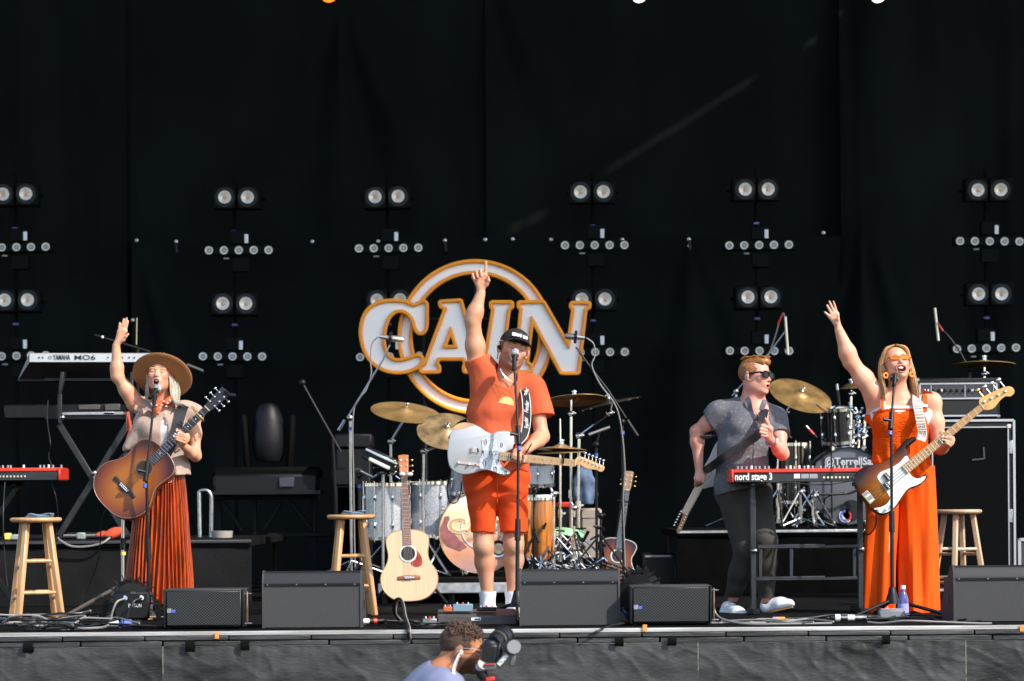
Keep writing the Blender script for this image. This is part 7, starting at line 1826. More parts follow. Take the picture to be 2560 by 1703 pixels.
sd.cap(P(2250, 1060, .04), P(2253, 1180, .05), .11, .13, .05); sd.cap(P(2215, 1200, .05), P(2205, 1490, .05), .1, .06, .05); sd.cap(P(2285, 1200, .05), P(2295, 1490, .05), .1, .06, .05)
arm(sd, S1, E1, W1, .98, 1.12); sd.cap(P(2215, 1010, .06), S1, .062, .06, .05); sd.cap(S1, P(2185, 1035, .05), .05, .05, .05)
arm(sd, S2, E2, W2, .95, 1.08); sd.cap(P(2290, 1010, .06), S2, .06, .06, .04)
hand(sd, z8(303, 282), [z8(235, 196), z8(252, 180), z8(272, 168), z8(292, 172)], [z8(194, 158, -.004), z8(212, 104, -.006), z8(230, 74, -.006), z8(262, 72, -.004)], (z8(290, 245, -.015), z8(300, 215, -.028), z8(296, 185, -.034)), rs=.0078, palm=.0138)
z4 = lambda x, y, dy: P(2100 + x / 5.1239, 1040 + y / 5.1239, dy)
fb_ = -.262
hand(sd, W2 + Vector((.006, -.03, .0)), [z4(1440, 282, fb_ + .03), z4(1446, 312, fb_ + .03), z4(1432, 348, fb_ + .03), z4(1408, 380, fb_ + .03)], [z4(1372, 262, fb_), z4(1318, 268, fb_), z4(1312, 305, fb_), z4(1340, 340, fb_)], (z4(1400, 270, fb_ + .06), z4(1350, 230, fb_ + .05), z4(1326, 203, fb_ + .04)), rs=.0078, palm=.0132, bend=.018)
bbase = (.68, .37, .24)
bb_ = sd.build('body', SKIN, broot, lambda v: BH.colour(v, bbase, lip=(.5, .14, .11), cheek=(.7, .28, .22), inner=(.22, .03, .02)))
BH.brows(bb_, mat('brow_blonde', (.25, .15, .08), .7), .01, 0, .011); BH.lashes(bb_); BH.teeth(bb_)
mb = MB()
for (x, y) in ((1370, 262), (1316, 268), (1310, 305), (1326, 200)): mb.ball(z4(x, y, fb_ - .007), (.0052, .004, .006), 8, 5)
o = mb.bw('painted_nails', WHITEP, bb_); o['kind'] = 'stuff'
# orange tinted glasses
FRO = mat('orange_frame', (.72, .2, .015), .25, coat=.4); LEN = mat('orange_lens', (.85, .25, .02), .1, trans=.55, alpha=.78)
gl = thing('glasses', 'narrow orange tinted glasses on the laughing bass player', 'glasses', BH.p(0, -.4, .0))
for sx in (-1, 1):
    pts = [BH.p(sx * (.135 + .118 * math.copysign(abs(math.cos(a)) ** .55, math.cos(a))), -.415 + .05 * abs(.135 + .118 * math.cos(a)) , .012 + .052 * math.copysign(abs(math.sin(a)) ** .7, math.sin(a)) + .018 * (.5 + .5 * math.cos(a))) for a in np.linspace(0, 2 * math.pi, 29)[:-1]]
    MB().tube(pts, .0038, 6, closed=True).bw('rim', FRO, gl)
    MB().add(pts, [tuple(range(28))]).bw('lens', LEN, gl)
    MB().tube([BH.p(sx * .255, -.40, .045), BH.p(sx * .325, -.3, .05), BH.p(sx * .365, .05, .04)], .0035, 6).bw('temple', FRO, gl)
MB().tube([BH.p(-.025, -.42, .03), BH.p(0, -.435, .04), BH.p(.025, -.42, .03)], .0035, 6).bw('bridge', FRO, gl)
# blonde hair, parted in the middle
BLN = hair_mat('honey_blonde', (.60, .37, .15), (.34, .19, .07)); roots, mids, ends = [], [], []; rr = random.Random(12)
for i in range(330):
    sx = -1 if rr.random() < .55 else 1; u = rr.random(); d = rr.random()
    y0 = -.26 + .55 * u
    roots.append(Vector(BH.p(sx * .02, y0 + .02, .50 + .02 * (1 - abs(y0)) - .10 * max(0, -y0 - .1))))
    m1 = Vector(BH.p(sx * (.27 + .03 * d), y0 * .9 - .01, .36 + .03 * d)); m2 = Vector(BH.p(sx * (.385 + .04 * d), .0 + .3 * u - .04, .02 + .05 * d)); m3 = Vector(BH.p(sx * (.40 + .08 * d), -.0 + .3 * u, -.28))
    e = m3 + Vector((sx * .006 - .01 + .014 * d + (.016 if sx > 0 else .022), -.05 - .02 * d + .08 * u, -.115 - .055 * rr.random() - (.045 if sx > 0 else .0)))
    mids.append([m1, m2, m3]); ends.append(e)
strands('hair', roots, ends, mids, .0046, BLN, broot, 5)
lo, hi = bbox([BH.p(0, 0, 0)], .2); sd2 = SDF(lo, hi, .006); BH.ell(sd2, (0, .12, .13), (.365, .42, .385), .03); BH.cap(sd2, (0, .26, .0), (0, .26, -.5), .24, .17, .08); sd2.plane(BH.p(0, -.06, 0), np.array(BH.R @ Vector((0, -1, .1)))); sd2.build('back_hair', BLN, broot)
for sx in (-1, 1):
    MB().lathe([(.009, -.003), (.02, -.003), (.02, .003), (.009, .003)], 14, TR(Vector(BH.p(sx * .37, -.06, -.24)) + Vector((0, -.02, -.02)), rotm(R(90), 0, R(20))), cap=False).tube([Vector(BH.p(sx * .36, -.02, -.14)), Vector(BH.p(sx * .37, -.06, -.24)) + Vector((0, -.02, -.0))], .002, 4).bw('earring', FRO, broot)
# white tank, straps, bodice
lo, hi = bbox([P(2165, 985, .2), P(2340, 1060, -.2)], .02); sd = SDF(lo, hi, .006)
sd.cap(P(2210, 1030, .04), P(2300, 1030, .04), .085, .085, .05); sd.cap(P(2225, 1045, .0), P(2275, 1045, .0), .115, .115, .05); sd.plane(P(2250, 1012, -.1), (0, .35, 1)); sd.build('white_tank', WTOP, broot)
for sx, x in ((-1, 2207), (1, 2312)): strap(None, 'tank_strap', [P(x, 1018, -.10), P(x - 1, 1004, -.04), P(x - 2, 990, .06)], .034, WTOP, parent=broot)
JMP = mat('orange_crepe', (.82, .085, .001), .7, var=.1, vscale=4, bump=.1, bscale=120, spec=.2)
SMK = mat('orange_smocking', (.82, .085, .001), .8, spec=.15, var=.15, vscale=30, bump=.9, bscale=90, stretch=(1, 1, 2.2))
lo, hi = bbox([P(2160, 1000, .25), P(2350, 1200, -.25)], .03); sd = SDF(lo, hi, .006)
for (x, y, w, d) in ((2250, 1040, .17, .13), (2251, 1075, .178, .135), (2251, 1110, .175, .135), (2252, 1150, .185, .14), (2252, 1190, .2, .15)): sd.ell(P(x, y, .03), (w, d, .09), None, .06)
for dx in (-1, 1): sd.ell(P(2248 + dx * 30, 1052, -.05), (.088, .08, .085), None, .05)
sd.cap(P(2185, 1050, .05), P(2172, 1046, .04), .04, .03, .04); sd.cap(P(2320, 1050, .05), P(2326, 1046, .04), .04, .03, .04)
sd.plane(P(2250, 1016, -.1), (.03, .12, 1)); sd.fold(lambda x, y, z: -.0022 * np.sin(z * 420) * (z > P(0, 1125, 0).z)); sd.fold(lambda x, y, z: -.006 * np.sin(x * 95 + 4 * np.sin(z * 14)) * np.clip((P(0, 1125, 0).z - z) / .05, 0, 1)); sd.fold(rumple(31, .002, 16, 40))
bod = sd.build('bodice', SMK, broot)
mb = MB(); rr = random.Random(6)
bpos = []
for i in range(70):
    u = i / 69; x = 2181 + (2320 - 2181) * u; p = front(sd, lo, .006, P(x, 1027 + 10 * abs(2 * u - 1) ** 3, 0), .003); bpos.append(p + Vector((0, .003 * math.sin(i * 1.9), .006 + .004 * math.sin(i * 2.4))))
mb.tube(bpos, [.006 + .0025 * math.sin(i * 2.1) for i in range(70)], 6); mb.bw('ruffle', JMP, bod)
strap(None, 'shoulder_strap', [P(2205, 1022, -.12), P(2206, 1000, -.05), P(2207, 985, .04)], .02, JMP, parent=bod)
strap(None, 'shoulder_strap', [P(2314, 1030, -.10), P(2313, 1000, -.05), P(2311, 980, .06)], .024, JMP, parent=bod)
mb = MB(); mb.grid(lambda u, v: Vector(P(2308 + 34 * u, 976 + 24 * u ** 1.5 + 3 * math.sin(8 * u) + 8 * (v - .5), .0 + .05 * v)), 14, 5); ob = mb.bw('strap_bow', JMP, bod, ang=180)
# wide trouser legs with long soft folds
def wleg(xt, xb, wt, wb2, seed, zt=1165, zb_=1538):
    t0, b0 = P(xt, zt, .04), P(xb, zb_, .03); b0.z = max(.006, b0.z)
    def f(u, v):
        a = 2 * math.pi * u; c = t0 + (b0 - t0) * v; r = wt + (wb2 - wt) * v ** 1.1
        am = (.25 + .75 * v) * .03
        n = noise.noise((math.cos(a) * 1.9 + seed, math.sin(a) * 1.9, v * .9)) * 1.9 + .45 * noise.noise((math.cos(a) * 4.5 + seed, math.sin(a) * 4.5, v * 1.1))
        return (c.x + (r + am * n) * math.cos(a), c.y + (r * .95 + am * n) * math.sin(a), c.z + (.012 * n if v > .97 else 0))
    mb = MB(); mb.grid(f, 110, 40, True); return mb.bw('trouser_leg', JMP, broot, ang=180)
wleg(2211, 2200, .105, .086, 1.); wleg(2288, 2296, .113, .112, 7.)
for x in (2205, 2292):
    a = P(x, 1530, .05); shoe(broot, (a.x, .13, 0), (a.x, -.055, 0), (a.x, .07, .08), SNEAK, WHITEP, .034)
# patterned strap
stb = thing('guitar_strap', 'patterned woven strap over the orange bodice', 'strap', P(2300, 1040, -.16))
WOV = mat('woven_cream', (.62, .55, .47), .8, var=.1, bump=.3, bscale=200); sp = [P(2292, 988, .02), P(2292, 1005, -.09), P(2297, 1030, -.155), P(2303, 1060, -.175), P(2306, 1085, -.18), P(2302, 1102, -.2)]
strap(None, 'band', sp, .056, WOV, parent=stb)
qs = [Vector(p) for p in crom(sp, 8)]; rr = random.Random(3); mR = mat('woven_red', (.55, .1, .06), .8); mK = mat('woven_black', (.03, .03, .035), .8)
for i in range(6, len(qs) - 6, 2):
    c = qs[i] + Vector((0, -.0055, 0)); mb = MB()
    if (i // 2) % 3 == 0: mb.box(c, (.05, .002, .0035)); mb.bw('stripe', mK, stb)
    elif (i // 2) % 3 == 1:
        for dx in (-.012, .012): mb.tube([c + Vector((dx + .009 * math.cos(a), 0, .006 * math.sin(a))) for a in np.linspace(0, 6.28, 11)[:-1]], .0014, 4, closed=True)
        o = mb.bw('diamond_print', mK, stb); o['kind'] = 'stuff'
    else: mb.box(c, (.05, .002, .004)); mb.bw('stripe', mR, stb)
# ------------------------------------------------------------------ ginger haired guitarist (right of centre)
groot = thing('person', 'ginger haired man in sunglasses and grey patterned shirt with a guitar on his back', 'person', PXF(1880, .35))
z7 = lambda x, y, dy=0.: P(1600 + x / 3.2, 860 + y / 3.2, dy)
GH = Head(P(1890, 941, .3), .24, R(52), R(-2), R(4))
S1, E1, W1 = z7(628, 572, .36), z7(452, 700, .42), z7(472, 990, .42)
S2, E2, W2 = z7(1085, 600, .38), z7(1140, 880, .22), z7(1045, 765, .06)
hL, hR = P(1832, 1225, .38), P(1885, 1232, .36)
kL, kR = P(1864, 1378, .22), P(1912, 1350, .14); aL, aR = P(1830, 1505, .42), P(1916, 1497, .22)
lo, hi = bbox([S1, E1, W1, z7(420, 1150, .45), S2, E2, W2, P(1890, 890, .5), P(1985, 1100, 0), aL, aR, P(1880, 1080, .6)], .07); lo[2] = .06
sd = SDF(lo, hi, .0046)
GH.build(sd, mouth=(.062, .04), wide=1.03)
sd.cap(GH.p(0, .1, -.25), z7(905, 470, .34), .062, .07, .04); sd.cap(z7(905, 470, .34), z7(930, 640, .3), .07, .08, .05)
arm(sd, S1, E1, W1, .92, .97); arm(sd, S2, E2, W2, .9, .97); sd.cap(z7(900, 500, .36), S1, .055, .058, .04); sd.cap(z7(920, 520, .36), S2, .055, .058, .04)
sd.cap(z7(900, 560, .35), P(1855, 1210, .37), .1, .11, .05)
for (h, k, a) in ((hL, kL, aL), (hR, kR, aR)): leg(sd, h, k, a, .85)
hand(sd, z7(1035, 755, .05), [z7(1008, 640, .03), z7(996, 668, .02), z7(992, 696, .02), z7(1000, 722, .03)], [z7(1018, 668, .005), z7(1012, 694, .0), z7(1010, 718, .0), z7(1018, 742, .01)], (z7(1045, 680, .02), z7(1020, 630, .01), z7(1003, 598, .01)), rs=.0095, palm=.019, mids=[z7(975, 655, .0), z7(965, 682, -.005), z7(963, 706, -.005), z7(975, 732, .0)])
hand(sd, z7(474, 1000, .42), [z7(450, 1075, .40), z7(462, 1085, .39), z7(476, 1090, .39), z7(490, 1088, .40)], [z7(440, 1135, .44), z7(456, 1140, .45), z7(478, 1135, .46), z7(498, 1120, .46)], (z7(505, 1050, .40), z7(515, 1075, .39), z7(505, 1105, .385)), rs=.0095, palm=.018, bend=.02)
gskin = (.66, .33, .25)
gb = sd.build('body', SKIN, groot, lambda v: GH.colour(v, gskin, lip=(.5, .16, .13), cheek=(.68, .25, .2)))
GNG = hair_mat('ginger_hair', (.38, .155, .03), (.18, .06, .012))
GH.brows(gb, GNG, .0, 0, .014); GH.teeth(gb)
# shirt
def shirt_mat():
    m = mat('grey_print_shirt', (.12, .12, .135), .9, bump=.1, bscale=200); nt = m.node_tree; b = nt.nodes['Principled BSDF']; L = nt.links.new
    tc = nt.nodes.new('ShaderNodeTexCoord'); v = nt.nodes.new('ShaderNodeTexVoronoi'); v.inputs['Scale'].default_value = 34; r = nt.nodes.new('ShaderNodeValToRGB'); e = r.color_ramp.elements
    e[0].position = .14; e[0].color = (.06, .062, .075, 1); e[1].position = .34; e[1].color = (.05, .053, .068, 1); q = e.new(.22); q.color = (.17, .165, .17, 1); q = e.new(.28); q.color = (.06, .06, .075, 1)
    n = nt.nodes.new('ShaderNodeTexNoise'); n.inputs['Scale'].default_value = 170; mx = nt.nodes.new('ShaderNodeMixRGB'); mx.blend_type = 'ADD'; mx.inputs[0].default_value = .12
    L(tc.outputs['Object'], v.inputs['Vector']); L(v.outputs['Distance'], r.inputs[0]); L(tc.outputs['Object'], n.inputs['Vector']); L(r.outputs[0], mx.inputs[1]); L(n.outputs['Fac'], mx.inputs[2]); L(mx.outputs[0], b.inputs['Base Color']); return m
SHM = shirt_mat()
lo, hi = bbox([P(1755, 985, .6), P(1985, 1250, .05)], .03); sd = SDF(lo, hi, .006)
for (x, y, dy, w, d) in ((1868, 1034, .36, .155, .12), (1866, 1070, .34, .172, .14), (1862, 1115, .34, .17, .145), (1858, 1160, .35, .172, .15), (1857, 1205, .36, .178, .15), (1860, 1235, .36, .178, .15)): sd.ell(P(x, y, dy), (w, d, .1), None, .07)
sd.cap(z7(640, 545, .36), z7(525, 660, .39), .07, .075, .04); sd.cap(S2, z7(1120, 730, .30), .07, .07, .04); sd.cap(z7(880, 480, .37), z7(620, 545, .36), .05, .066, .05); sd.cap(z7(930, 510, .37), S2, .05, .064, .05)
g = sd.sub(sd.lo, sd.lo + sd.h * sd.n, 0)[1]
def clipend(c, nn, cond):
    pl = (g[0] - c.x) * nn.x + (g[1] - c.y) * nn.y + (g[2] - c.z) * nn.z; sd.d = np.where(cond, np.maximum(sd.d, pl), sd.d).astype(np.float32)
clipend(z7(565, 620, .37), (E1 - S1).normalized(), (g[0] < z7(640, 0).x) & (g[2] > z7(0, 720).z))
clipend(z7(1118, 730, .30), (E2 - S2).normalized(), (g[0] > z7(1060, 0).x))
sd.cap(z7(915, 400, .26), z7(950, 590, .17), .058, .038, .006, 's')
cut = P(1858, 1222, .3); nn = Vector((.22, 0, -1)).normalized(); pl = (g[0] - cut.x) * nn.x + (g[2] - cut.z) * nn.z; sd.d = np.maximum(sd.d, pl).astype(np.float32)
sd.fold(rumple(15, .009, 14, 44, 7))
shirt = sd.build('shirt', SHM, groot)
gfr = lambda x, y, off=.004: front(sd, lo, .006, z7(x, y), off)
strap(None, 'collar', [gfr(945, 600, .006), gfr(915, 530, .008), z7(872, 455, .24), z7(842, 420, .33), z7(850, 405, .42)], .032, SHM, .006, parent=shirt, up=(-.55, -.75, .35))
strap(None, 'collar', [gfr(950, 600, .006), gfr(980, 540, .008), z7(995, 470, .26), z7(985, 430, .36)], .03, SHM, .006, parent=shirt, up=(.4, -.85, .3))
MB().tube([Vector(p) for p in crom([gfr(945, 610, .002), gfr(938, 760, .002), gfr(925, 900, .002), gfr(920, 1010, .002)], 6)], .0025, 5).bw('placket', mat('dark_thread', (.03, .03, .035), .9), shirt)
for y in (680, 790, 900): MB().ball(gfr(936, y, .004), .005, 8, 5).bw('button', GREYP, shirt)
# trousers
TRO = mat('dark_olive_trousers', (.034, .03, .025), .85, var=.2, vscale=8, bump=.2, bscale=200)
lo, hi = bbox([hL, hR, kL, kR, aL, aR], .14); lo[2] = max(lo[2], .09); sd = SDF(lo, hi, .0065)
sd.cap(hL, hR, .125, .12, .05)
for (h, k, a) in ((hL, kL, aL), (hR, kR, aR)): sd.cap(h, k, .11, .077, .03); sd.cap(k, k + (a - k) * .4, .077, .068, .03); sd.cap(k + (a - k) * .4, a + Vector((0, 0, .02)), .068, .052, .03)
sd.plane((0, 0, P(0, 1190, .35).z), (0, 0, 1)); sd.fold(rumple(40, .009, 16, 46, 7, 2.))
sd.build('trousers', TRO, groot)
shoe(groot, P(1808, 1549, .36), P(1868, 1551, .12), aL, SNEAK, GUM, .047); shoe(groot, P(1912, 1538, .24), P(1984, 1519, .14), aR, SNEAK, GUM, .047)
# hair: short sides, swept top
lo, hi = bbox([GH.p(0, 0, .15)], .22); sd = SDF(lo, hi, .0048)
GH.ell(sd, (0, .085, .13), (.368, .43, .365), .03); sd.plane(GH.p(0, -.12, -.04), np.array(GH.R @ Vector((0, -.75, -.45)))); sd.fold(rumple(5, .0015, 90, 170, 6)); GH.ell(sd, (0, -.16, -.16), (.42, .32, .22), .0, 's')
sd.build('side_hair', mat('ginger_short', (.30, .12, .045), .8, var=.4, vscale=70), groot)
sd = SDF(lo, hi, .0048); GH.ell(sd, (0, .04, .33), (.31, .40, .17), .05); GH.ell(sd, (.02, -.16, .38), (.27, .22, .13), .06); GH.ell(sd, (0, .0, .1), (.33, .42, .34), .0, 's')
sd.fold(lambda x, y, z: .004 * np.sin(150 * (x * .5 + y * .9) + 30 * z)); top_h = sd.build('swept_hair', GNG, groot)
roots, mids, ends = [], [], []; rr = random.Random(22)
for i in range(70):
    x = rr.uniform(-.24, .24); y = rr.uniform(-.2, .3); roots.append(Vector(GH.p(x, y + .06, .44))); mids.append([Vector(GH.p(x * .95 + .02, y - .05, .51 + rr.uniform(-.01, .02)))]); ends.append(Vector(GH.p(x * .9 + .03, y - .18, .495 + rr.uniform(-.03, .02))))
strands('hair_locks', roots, ends, mids, .006, GNG, top_h, 5)
# sunglasses, ear piece, watch, strap
sg = thing('sunglasses', 'black sunglasses on the ginger haired guitarist', 'sunglasses', GH.p(0, -.4, .02)); SGB = mat('sunglass_black', (.006, .006, .007), .15, spec=.25)
for sx in (-1, 1):
    pts = [GH.p(sx * (.14 + .115 * math.copysign(abs(math.cos(a)) ** .7, math.cos(a))), -.42 + .06 * abs(.14 + .115 * math.cos(a)), .0 + .085 * math.copysign(abs(math.sin(a)) ** .8, math.sin(a)) + .01) for a in np.linspace(0, 2 * math.pi, 25)[:-1]]
    MB().add(pts, [tuple(range(24))]).bw('lens', SGB, sg)
    MB().tube(pts, .004, 6, closed=True).bw('rim', SGB, sg)
    MB().tube([GH.p(sx * .255, -.405, .055), GH.p(sx * .335, -.3, .06), GH.p(sx * .375, .0, .04), GH.p(sx * .37, .08, .02)], .006, 6).bw('temple', SGB, sg)
MB().tube([GH.p(-.03, -.425, .04), GH.p(.03, -.425, .04)], .005, 6).bw('bridge', SGB, sg)
MB().ball(GH.p(-.385, .02, -.03), (.011, .012, .013), 8, 6).bw('ear_monitor', GREYP, groot)
ax_ = (W2 - E2).normalized(); u_ = ax_.orthogonal().normalized(); v_ = ax_.cross(u_); wc = W2 - ax_ * .02
MB().tube([wc + (u_ * math.cos(a) + v_ * math.sin(a)) * .036 for a in np.linspace(0, 2 * math.pi, 19)[:-1]], .008, 6, closed=True).bw('watch', STEEL, groot)
sg2 = thing('guitar_strap', 'wide black strap held across the grey shirt', 'strap', z7(800, 850, .17))
strap(None, 'band', [z7(1000, 520, .27), z7(985, 580, .19), z7(975, 650, .12), z7(950, 720, .11), z7(860, 790, .14), z7(740, 860, .15), z7(640, 930, .18), z7(560, 990, .3), z7(510, 1015, .45)], .052, MATS['strap_leather'], parent=sg2)
# ------------------------------------------------------------------ camera operator in the pit
CYY = -5.4
zc_ = lambda x, y, dy=0.: P(1000 + x / 5.8925, 1500 + y / 5.8925, CYY + dy)
croot = thing('person', 'man with curly hair and glasses filming from the pit below the stage', 'person', (P(1100, 1700, CYY).x, CYY, -1.3))
CH = Head(P(1158, 1622, CYY), .216, R(86), R(9), R(-2))
lo, hi = bbox([CH.p(0, 0, 0), zc_(300, 1250), zc_(1350, 1500, -.1)], .16); lo[2] -= .2; sd = SDF(lo, hi, .0042)
CH.build(sd, mouth=None, wide=.98)
sd.cap(CH.p(0, .12, -.2), zc_(600, 1130, .0), .06, .066, .04); sd.cap(zc_(600, 1130), zc_(580, 1500), .062, .09, .05)
SH1, EL1, WR1 = zc_(640, 1330, -.12), zc_(820, 2000, -.2), zc_(1270, 1330, -.1)
arm(sd, SH1, EL1, WR1, 1., 1.)
hand(sd, WR1, [zc_(1260, 1240, -.16), zc_(1290, 1250, -.17), zc_(1310, 1270, -.17), zc_(1320, 1300, -.16)], [zc_(1205, 1200, -.13), zc_(1210, 1225, -.13), zc_(1225, 1250, -.13), zc_(1240, 1280, -.13)], (zc_(1300, 1240, -.08), zc_(1280, 1200, -.08)), rs=.009, palm=.017, bend=.02)
cskin = (.47, .205, .095)
cb = sd.build('body', SKIN, croot, lambda v: CH.colour(v, cskin, lip=(.42, .16, .1), cheek=(.45, .17, .08), stubble=(.035, .017, .012), st=.9))
DKH = mat('dark_curl', (.045, .024, .014), .6, var=.5, vscale=40, col2=(.11, .06, .035)); CH.brows(cb, DKH, 0, 0, .014); CH.lashes(cb)
lo, hi = bbox([CH.p(0, 0, .1)], .22); sd = SDF(lo, hi, .004); CH.ell(sd, (0, .09, .12), (.352, .425, .375), .03); sd.plane(CH.p(0, -.13, -.02), np.array(CH.R @ Vector((0, -.8, -.35)))); CH.ell(sd, (0, -.16, -.2), (.45, .36, .28), .0, 's'); sd.fold(rumple(6, .0016, 90, 200, 7)); sd.build('faded_hair', mat('faded_sides', (.06, .032, .02), .85, var=.4, vscale=90), croot)
mb = MB(); rr = random.Random(30)
for i in range(520):
    th = rr.uniform(-1, 1); ph = rr.uniform(-1.0, .9); x = .29 * th; y = -.30 + .62 * (ph + 1) / 1.9; z = .12 + .365 * math.sqrt(max(0, 1 - (x / .34) ** 2 - ((y - .06) / .43) ** 2))
    if z < .24: continue
    c = Vector(CH.p(x, y, z + rr.uniform(-.005, .03))); r0 = rr.uniform(.005, .011); a0 = rr.random() * 6.28; ax = Vector((rr.uniform(-1, 1), rr.uniform(-1, 1), rr.uniform(-1, 1))).normalized(); u = ax.orthogonal().normalized(); v = ax.cross(u)
    mb.tube([c + (u * math.cos(a0 + a) + v * math.sin(a0 + a)) * r0 + ax * (.004 * a) for a in np.linspace(0, 5.6, 9)], [.003] * 7 + [.0024, .0012], 4)
o = mb.bw('curly_hair', DKH, croot, ang=180)
mb = MB(); mb.tube([CH.p(.39, .12, .03), CH.p(.38, -.02, .05), CH.p(.345, -.2, .06), CH.p(.27, -.40, .05)], .0013, 6); mb.tube([CH.p(-.39, .12, .03), CH.p(-.345, -.2, .06), CH.p(-.27, -.40, .05)], .0014, 6)
gl2 = thing('glasses', 'thin silver rimmed glasses on the camera operator', 'glasses', CH.p(0, -.4, .02))
mb.bw('temples', CHROME, gl2)
for sx in (-1, 1): MB().tube([CH.p(sx * (.14 + .105 * math.cos(a)), -.425, .0 + .085 * math.sin(a)) for a in np.linspace(0, 2 * math.pi, 21)[:-1]], .0022, 5, closed=True).bw('rim', CHROME, gl2)
e0 = Vector(CH.p(-.40, .02, -.08)); mb = MB(); n = 90
end = zc_(800, 1210, -.16)
mb.tube([e0 + (end - e0) * (i / n) + Vector((.0055 * math.cos(i * 1.0) - .012 * math.sin(math.pi * i / n), -.03 * math.sin(math.pi * i / n) - .01, .0055 * math.sin(i * 1.0))) for i in range(n + 1)], .0022, 5); mb.bw('coiled_earpiece', mat('clear_coil', (.78, .76, .74), .25), croot)
MB().ball(CH.p(-.40, .0, -.04), (.009, .01, .012), 8, 5).bw('ear_plug', mat('clear_coil', (.78, .76, .74), .25), croot)
LAV = mat('lavender_tee', (.17, .185, .29), .85, var=.1, vscale=8, bump=.2, bscale=200)
lo, hi = bbox([zc_(200, 1150), zc_(900, 1600)], .22); lo[2] -= .5; sd = SDF(lo, hi, .007)
sd.cap(zc_(590, 1130, .02), zc_(520, 1270, .1), .074, .08, .06); sd.cap(zc_(520, 1270, .1), zc_(380, 1500, .15), .085, .1, .06); sd.cap(zc_(580, 1260, -.06), SH1, .075, .088, .06); sd.cap(zc_(430, 1650), zc_(420, 2400), .18, .19, .1); sd.cap(SH1, zc_(760, 1700, -.17), .092, .09, .04); sd.cap(zc_(420, 1400, .1), zc_(330, 1560, .16), .09, .09, .05)
sd.cap(zc_(680, 950, -.02), zc_(650, 1040, -.02), .07, .07, .01, 's'); sd.fold(rumple(8, .009, 12, 40)); sd.build('t_shirt', LAV, croot)
lo = np.array((croot.location.x - .3, CYY - .25, -1.3)); hi = np.array((croot.location.x + .3, CYY + .25, -.25)); sd = SDF(lo, hi, .01)
for sx in (-1, 1): sd.cap((croot.location.x - .08, CYY + sx * .1, -.4), (croot.location.x + .02, CYY + sx * .12, -.82), .1, .075, .03); sd.cap((croot.location.x + .02, CYY + sx * .12, -.82), (croot.location.x - .03, CYY + sx * .13, -1.24), .07, .05, .03)
sd.cap((croot.location.x - .08, CYY - .1, -.38), (croot.location.x - .08, CYY + .1, -.38), .14, .14, .05); sd.build('trousers', mat('dark_jeans', (.03, .035, .05), .85, var=.2), croot)
for sx in (-1, 1): shoe(croot, (croot.location.x - .1, CYY + sx * .13, -1.3), (croot.location.x + .17, CYY + sx * .15, -1.3), (croot.location.x - .03, CYY + sx * .13, -1.2), BLACK, RUBBER, .045)
# camera on its gimbal
cm = thing('video_camera', 'black camera with a big lens on a gimbal held by the man in the pit', 'camera', zc_(1400, 1000, -.12))
LB = mat('camera_black', (.01, .01, .011), .35, var=.3, vscale=60, bump=.2, bscale=300)
cdy = -.12
ca, cb_ = zc_(1310, 760, cdy), zc_(1490, 520, cdy + .12); M_ = frame(ca, cb_)
def cbox(c, s, rot=None, nm='body', m=LB, b=.01): mb = MB(); mb.box(c, s, rot, b); return mb.bw(nm, m, cm)
cbox(zc_(1350, 790, cdy), (.085, .075, .10), rotm(0, R(8)), 'body', LB, .016); cbox(zc_(1450, 800, cdy), (.035, .09, .11), rotm(0, R(8)), 'grip', LB, .016); cbox(zc_(1330, 640, cdy), (.055, .06, .03), rotm(0, R(12)), 'viewfinder', LB, .01); cbox(zc_(1290, 800, cdy - .042), (.055, .004, .07), rotm(0, R(8)), 'screen', PIANO, .001)
lb = zc_(1370, 640, cdy); le = zc_(1530, 520, cdy + .10); lx = (le - lb); 
MB().tube([lb, lb + lx * .35, lb + lx * .36, lb + lx * .62, lb + lx * .63, le], [.033, .036, .040, .040, .043, .046], 24).bw('lens', LB, cm)
MB().tube([lb + lx * .40, lb + lx * .47], .0415, 24).bw('focus_ring', mat('focus_bronze', (.2, .16, .12), .35, .6), cm)
MB().tube([le - lx * .05, le + lx * .02], [.048, .049], 24).bw('lens_hood', BLACK, cm)
GIM = mat('gimbal_grey', (.11, .11, .115), .4, .4, var=.2)
for (p0, p1) in (((1230, 985), (1430, 985)), ((1430, 985), (1600, 790)), ((1600, 790), (1680, 690))): MB().bar(zc_(*p0, cdy - .05), zc_(*p1, cdy - .05), .032, .03, bev=.006).bw('gimbal_arm', GIM, cm)
MB().tube([zc_(1680, 690, cdy - .085), zc_(1680, 690, cdy - .01)], .03, 20).bw('motor', mat('motor_pale', (.3, .3, .31), .4, .4), cm)
MB().tube([zc_(1590, 700, cdy + .0), zc_(1590, 700, cdy - .05)], .028, 20).bw('motor', LB, cm)
MB().tube([zc_(1190, 1000, cdy - .03), zc_(1230, 950, cdy - .05)], .026, 18).bw('roll_motor', mat('motor_pale', (.3, .3, .31), .4, .4), cm)
cbox(zc_(1660, 890, cdy - .05), (.022, .03, .05), rotm(0, R(10)), 'counterweight', GIM, .005)
MB().tube([zc_(1180, 1010, cdy - .03), zc_(1200, 1080, cdy - .03), zc_(1250, 1180, cdy - .03), zc_(1290, 1500, cdy - .03)], [.022, .026, .02, .02], 14).bw('handle', RUBBER, cm)
MB().bar(zc_(1245, 952, cdy - .07), zc_(1410, 940, cdy - .07), .004, .004).bw('red_stripe', REDP, cm)
text('arm_lettering', 'RONIN', .024, TR(zc_(1515, 888, cdy - .066), rotm(0, R(-49))), WHITEP, cm, .001, width=.055, bold=.001)
cbox(zc_(1330, 1165, cdy - .05), (.04, .03, .018), rotm(0, R(-8)), 'quick_clamp', REDP, .004)
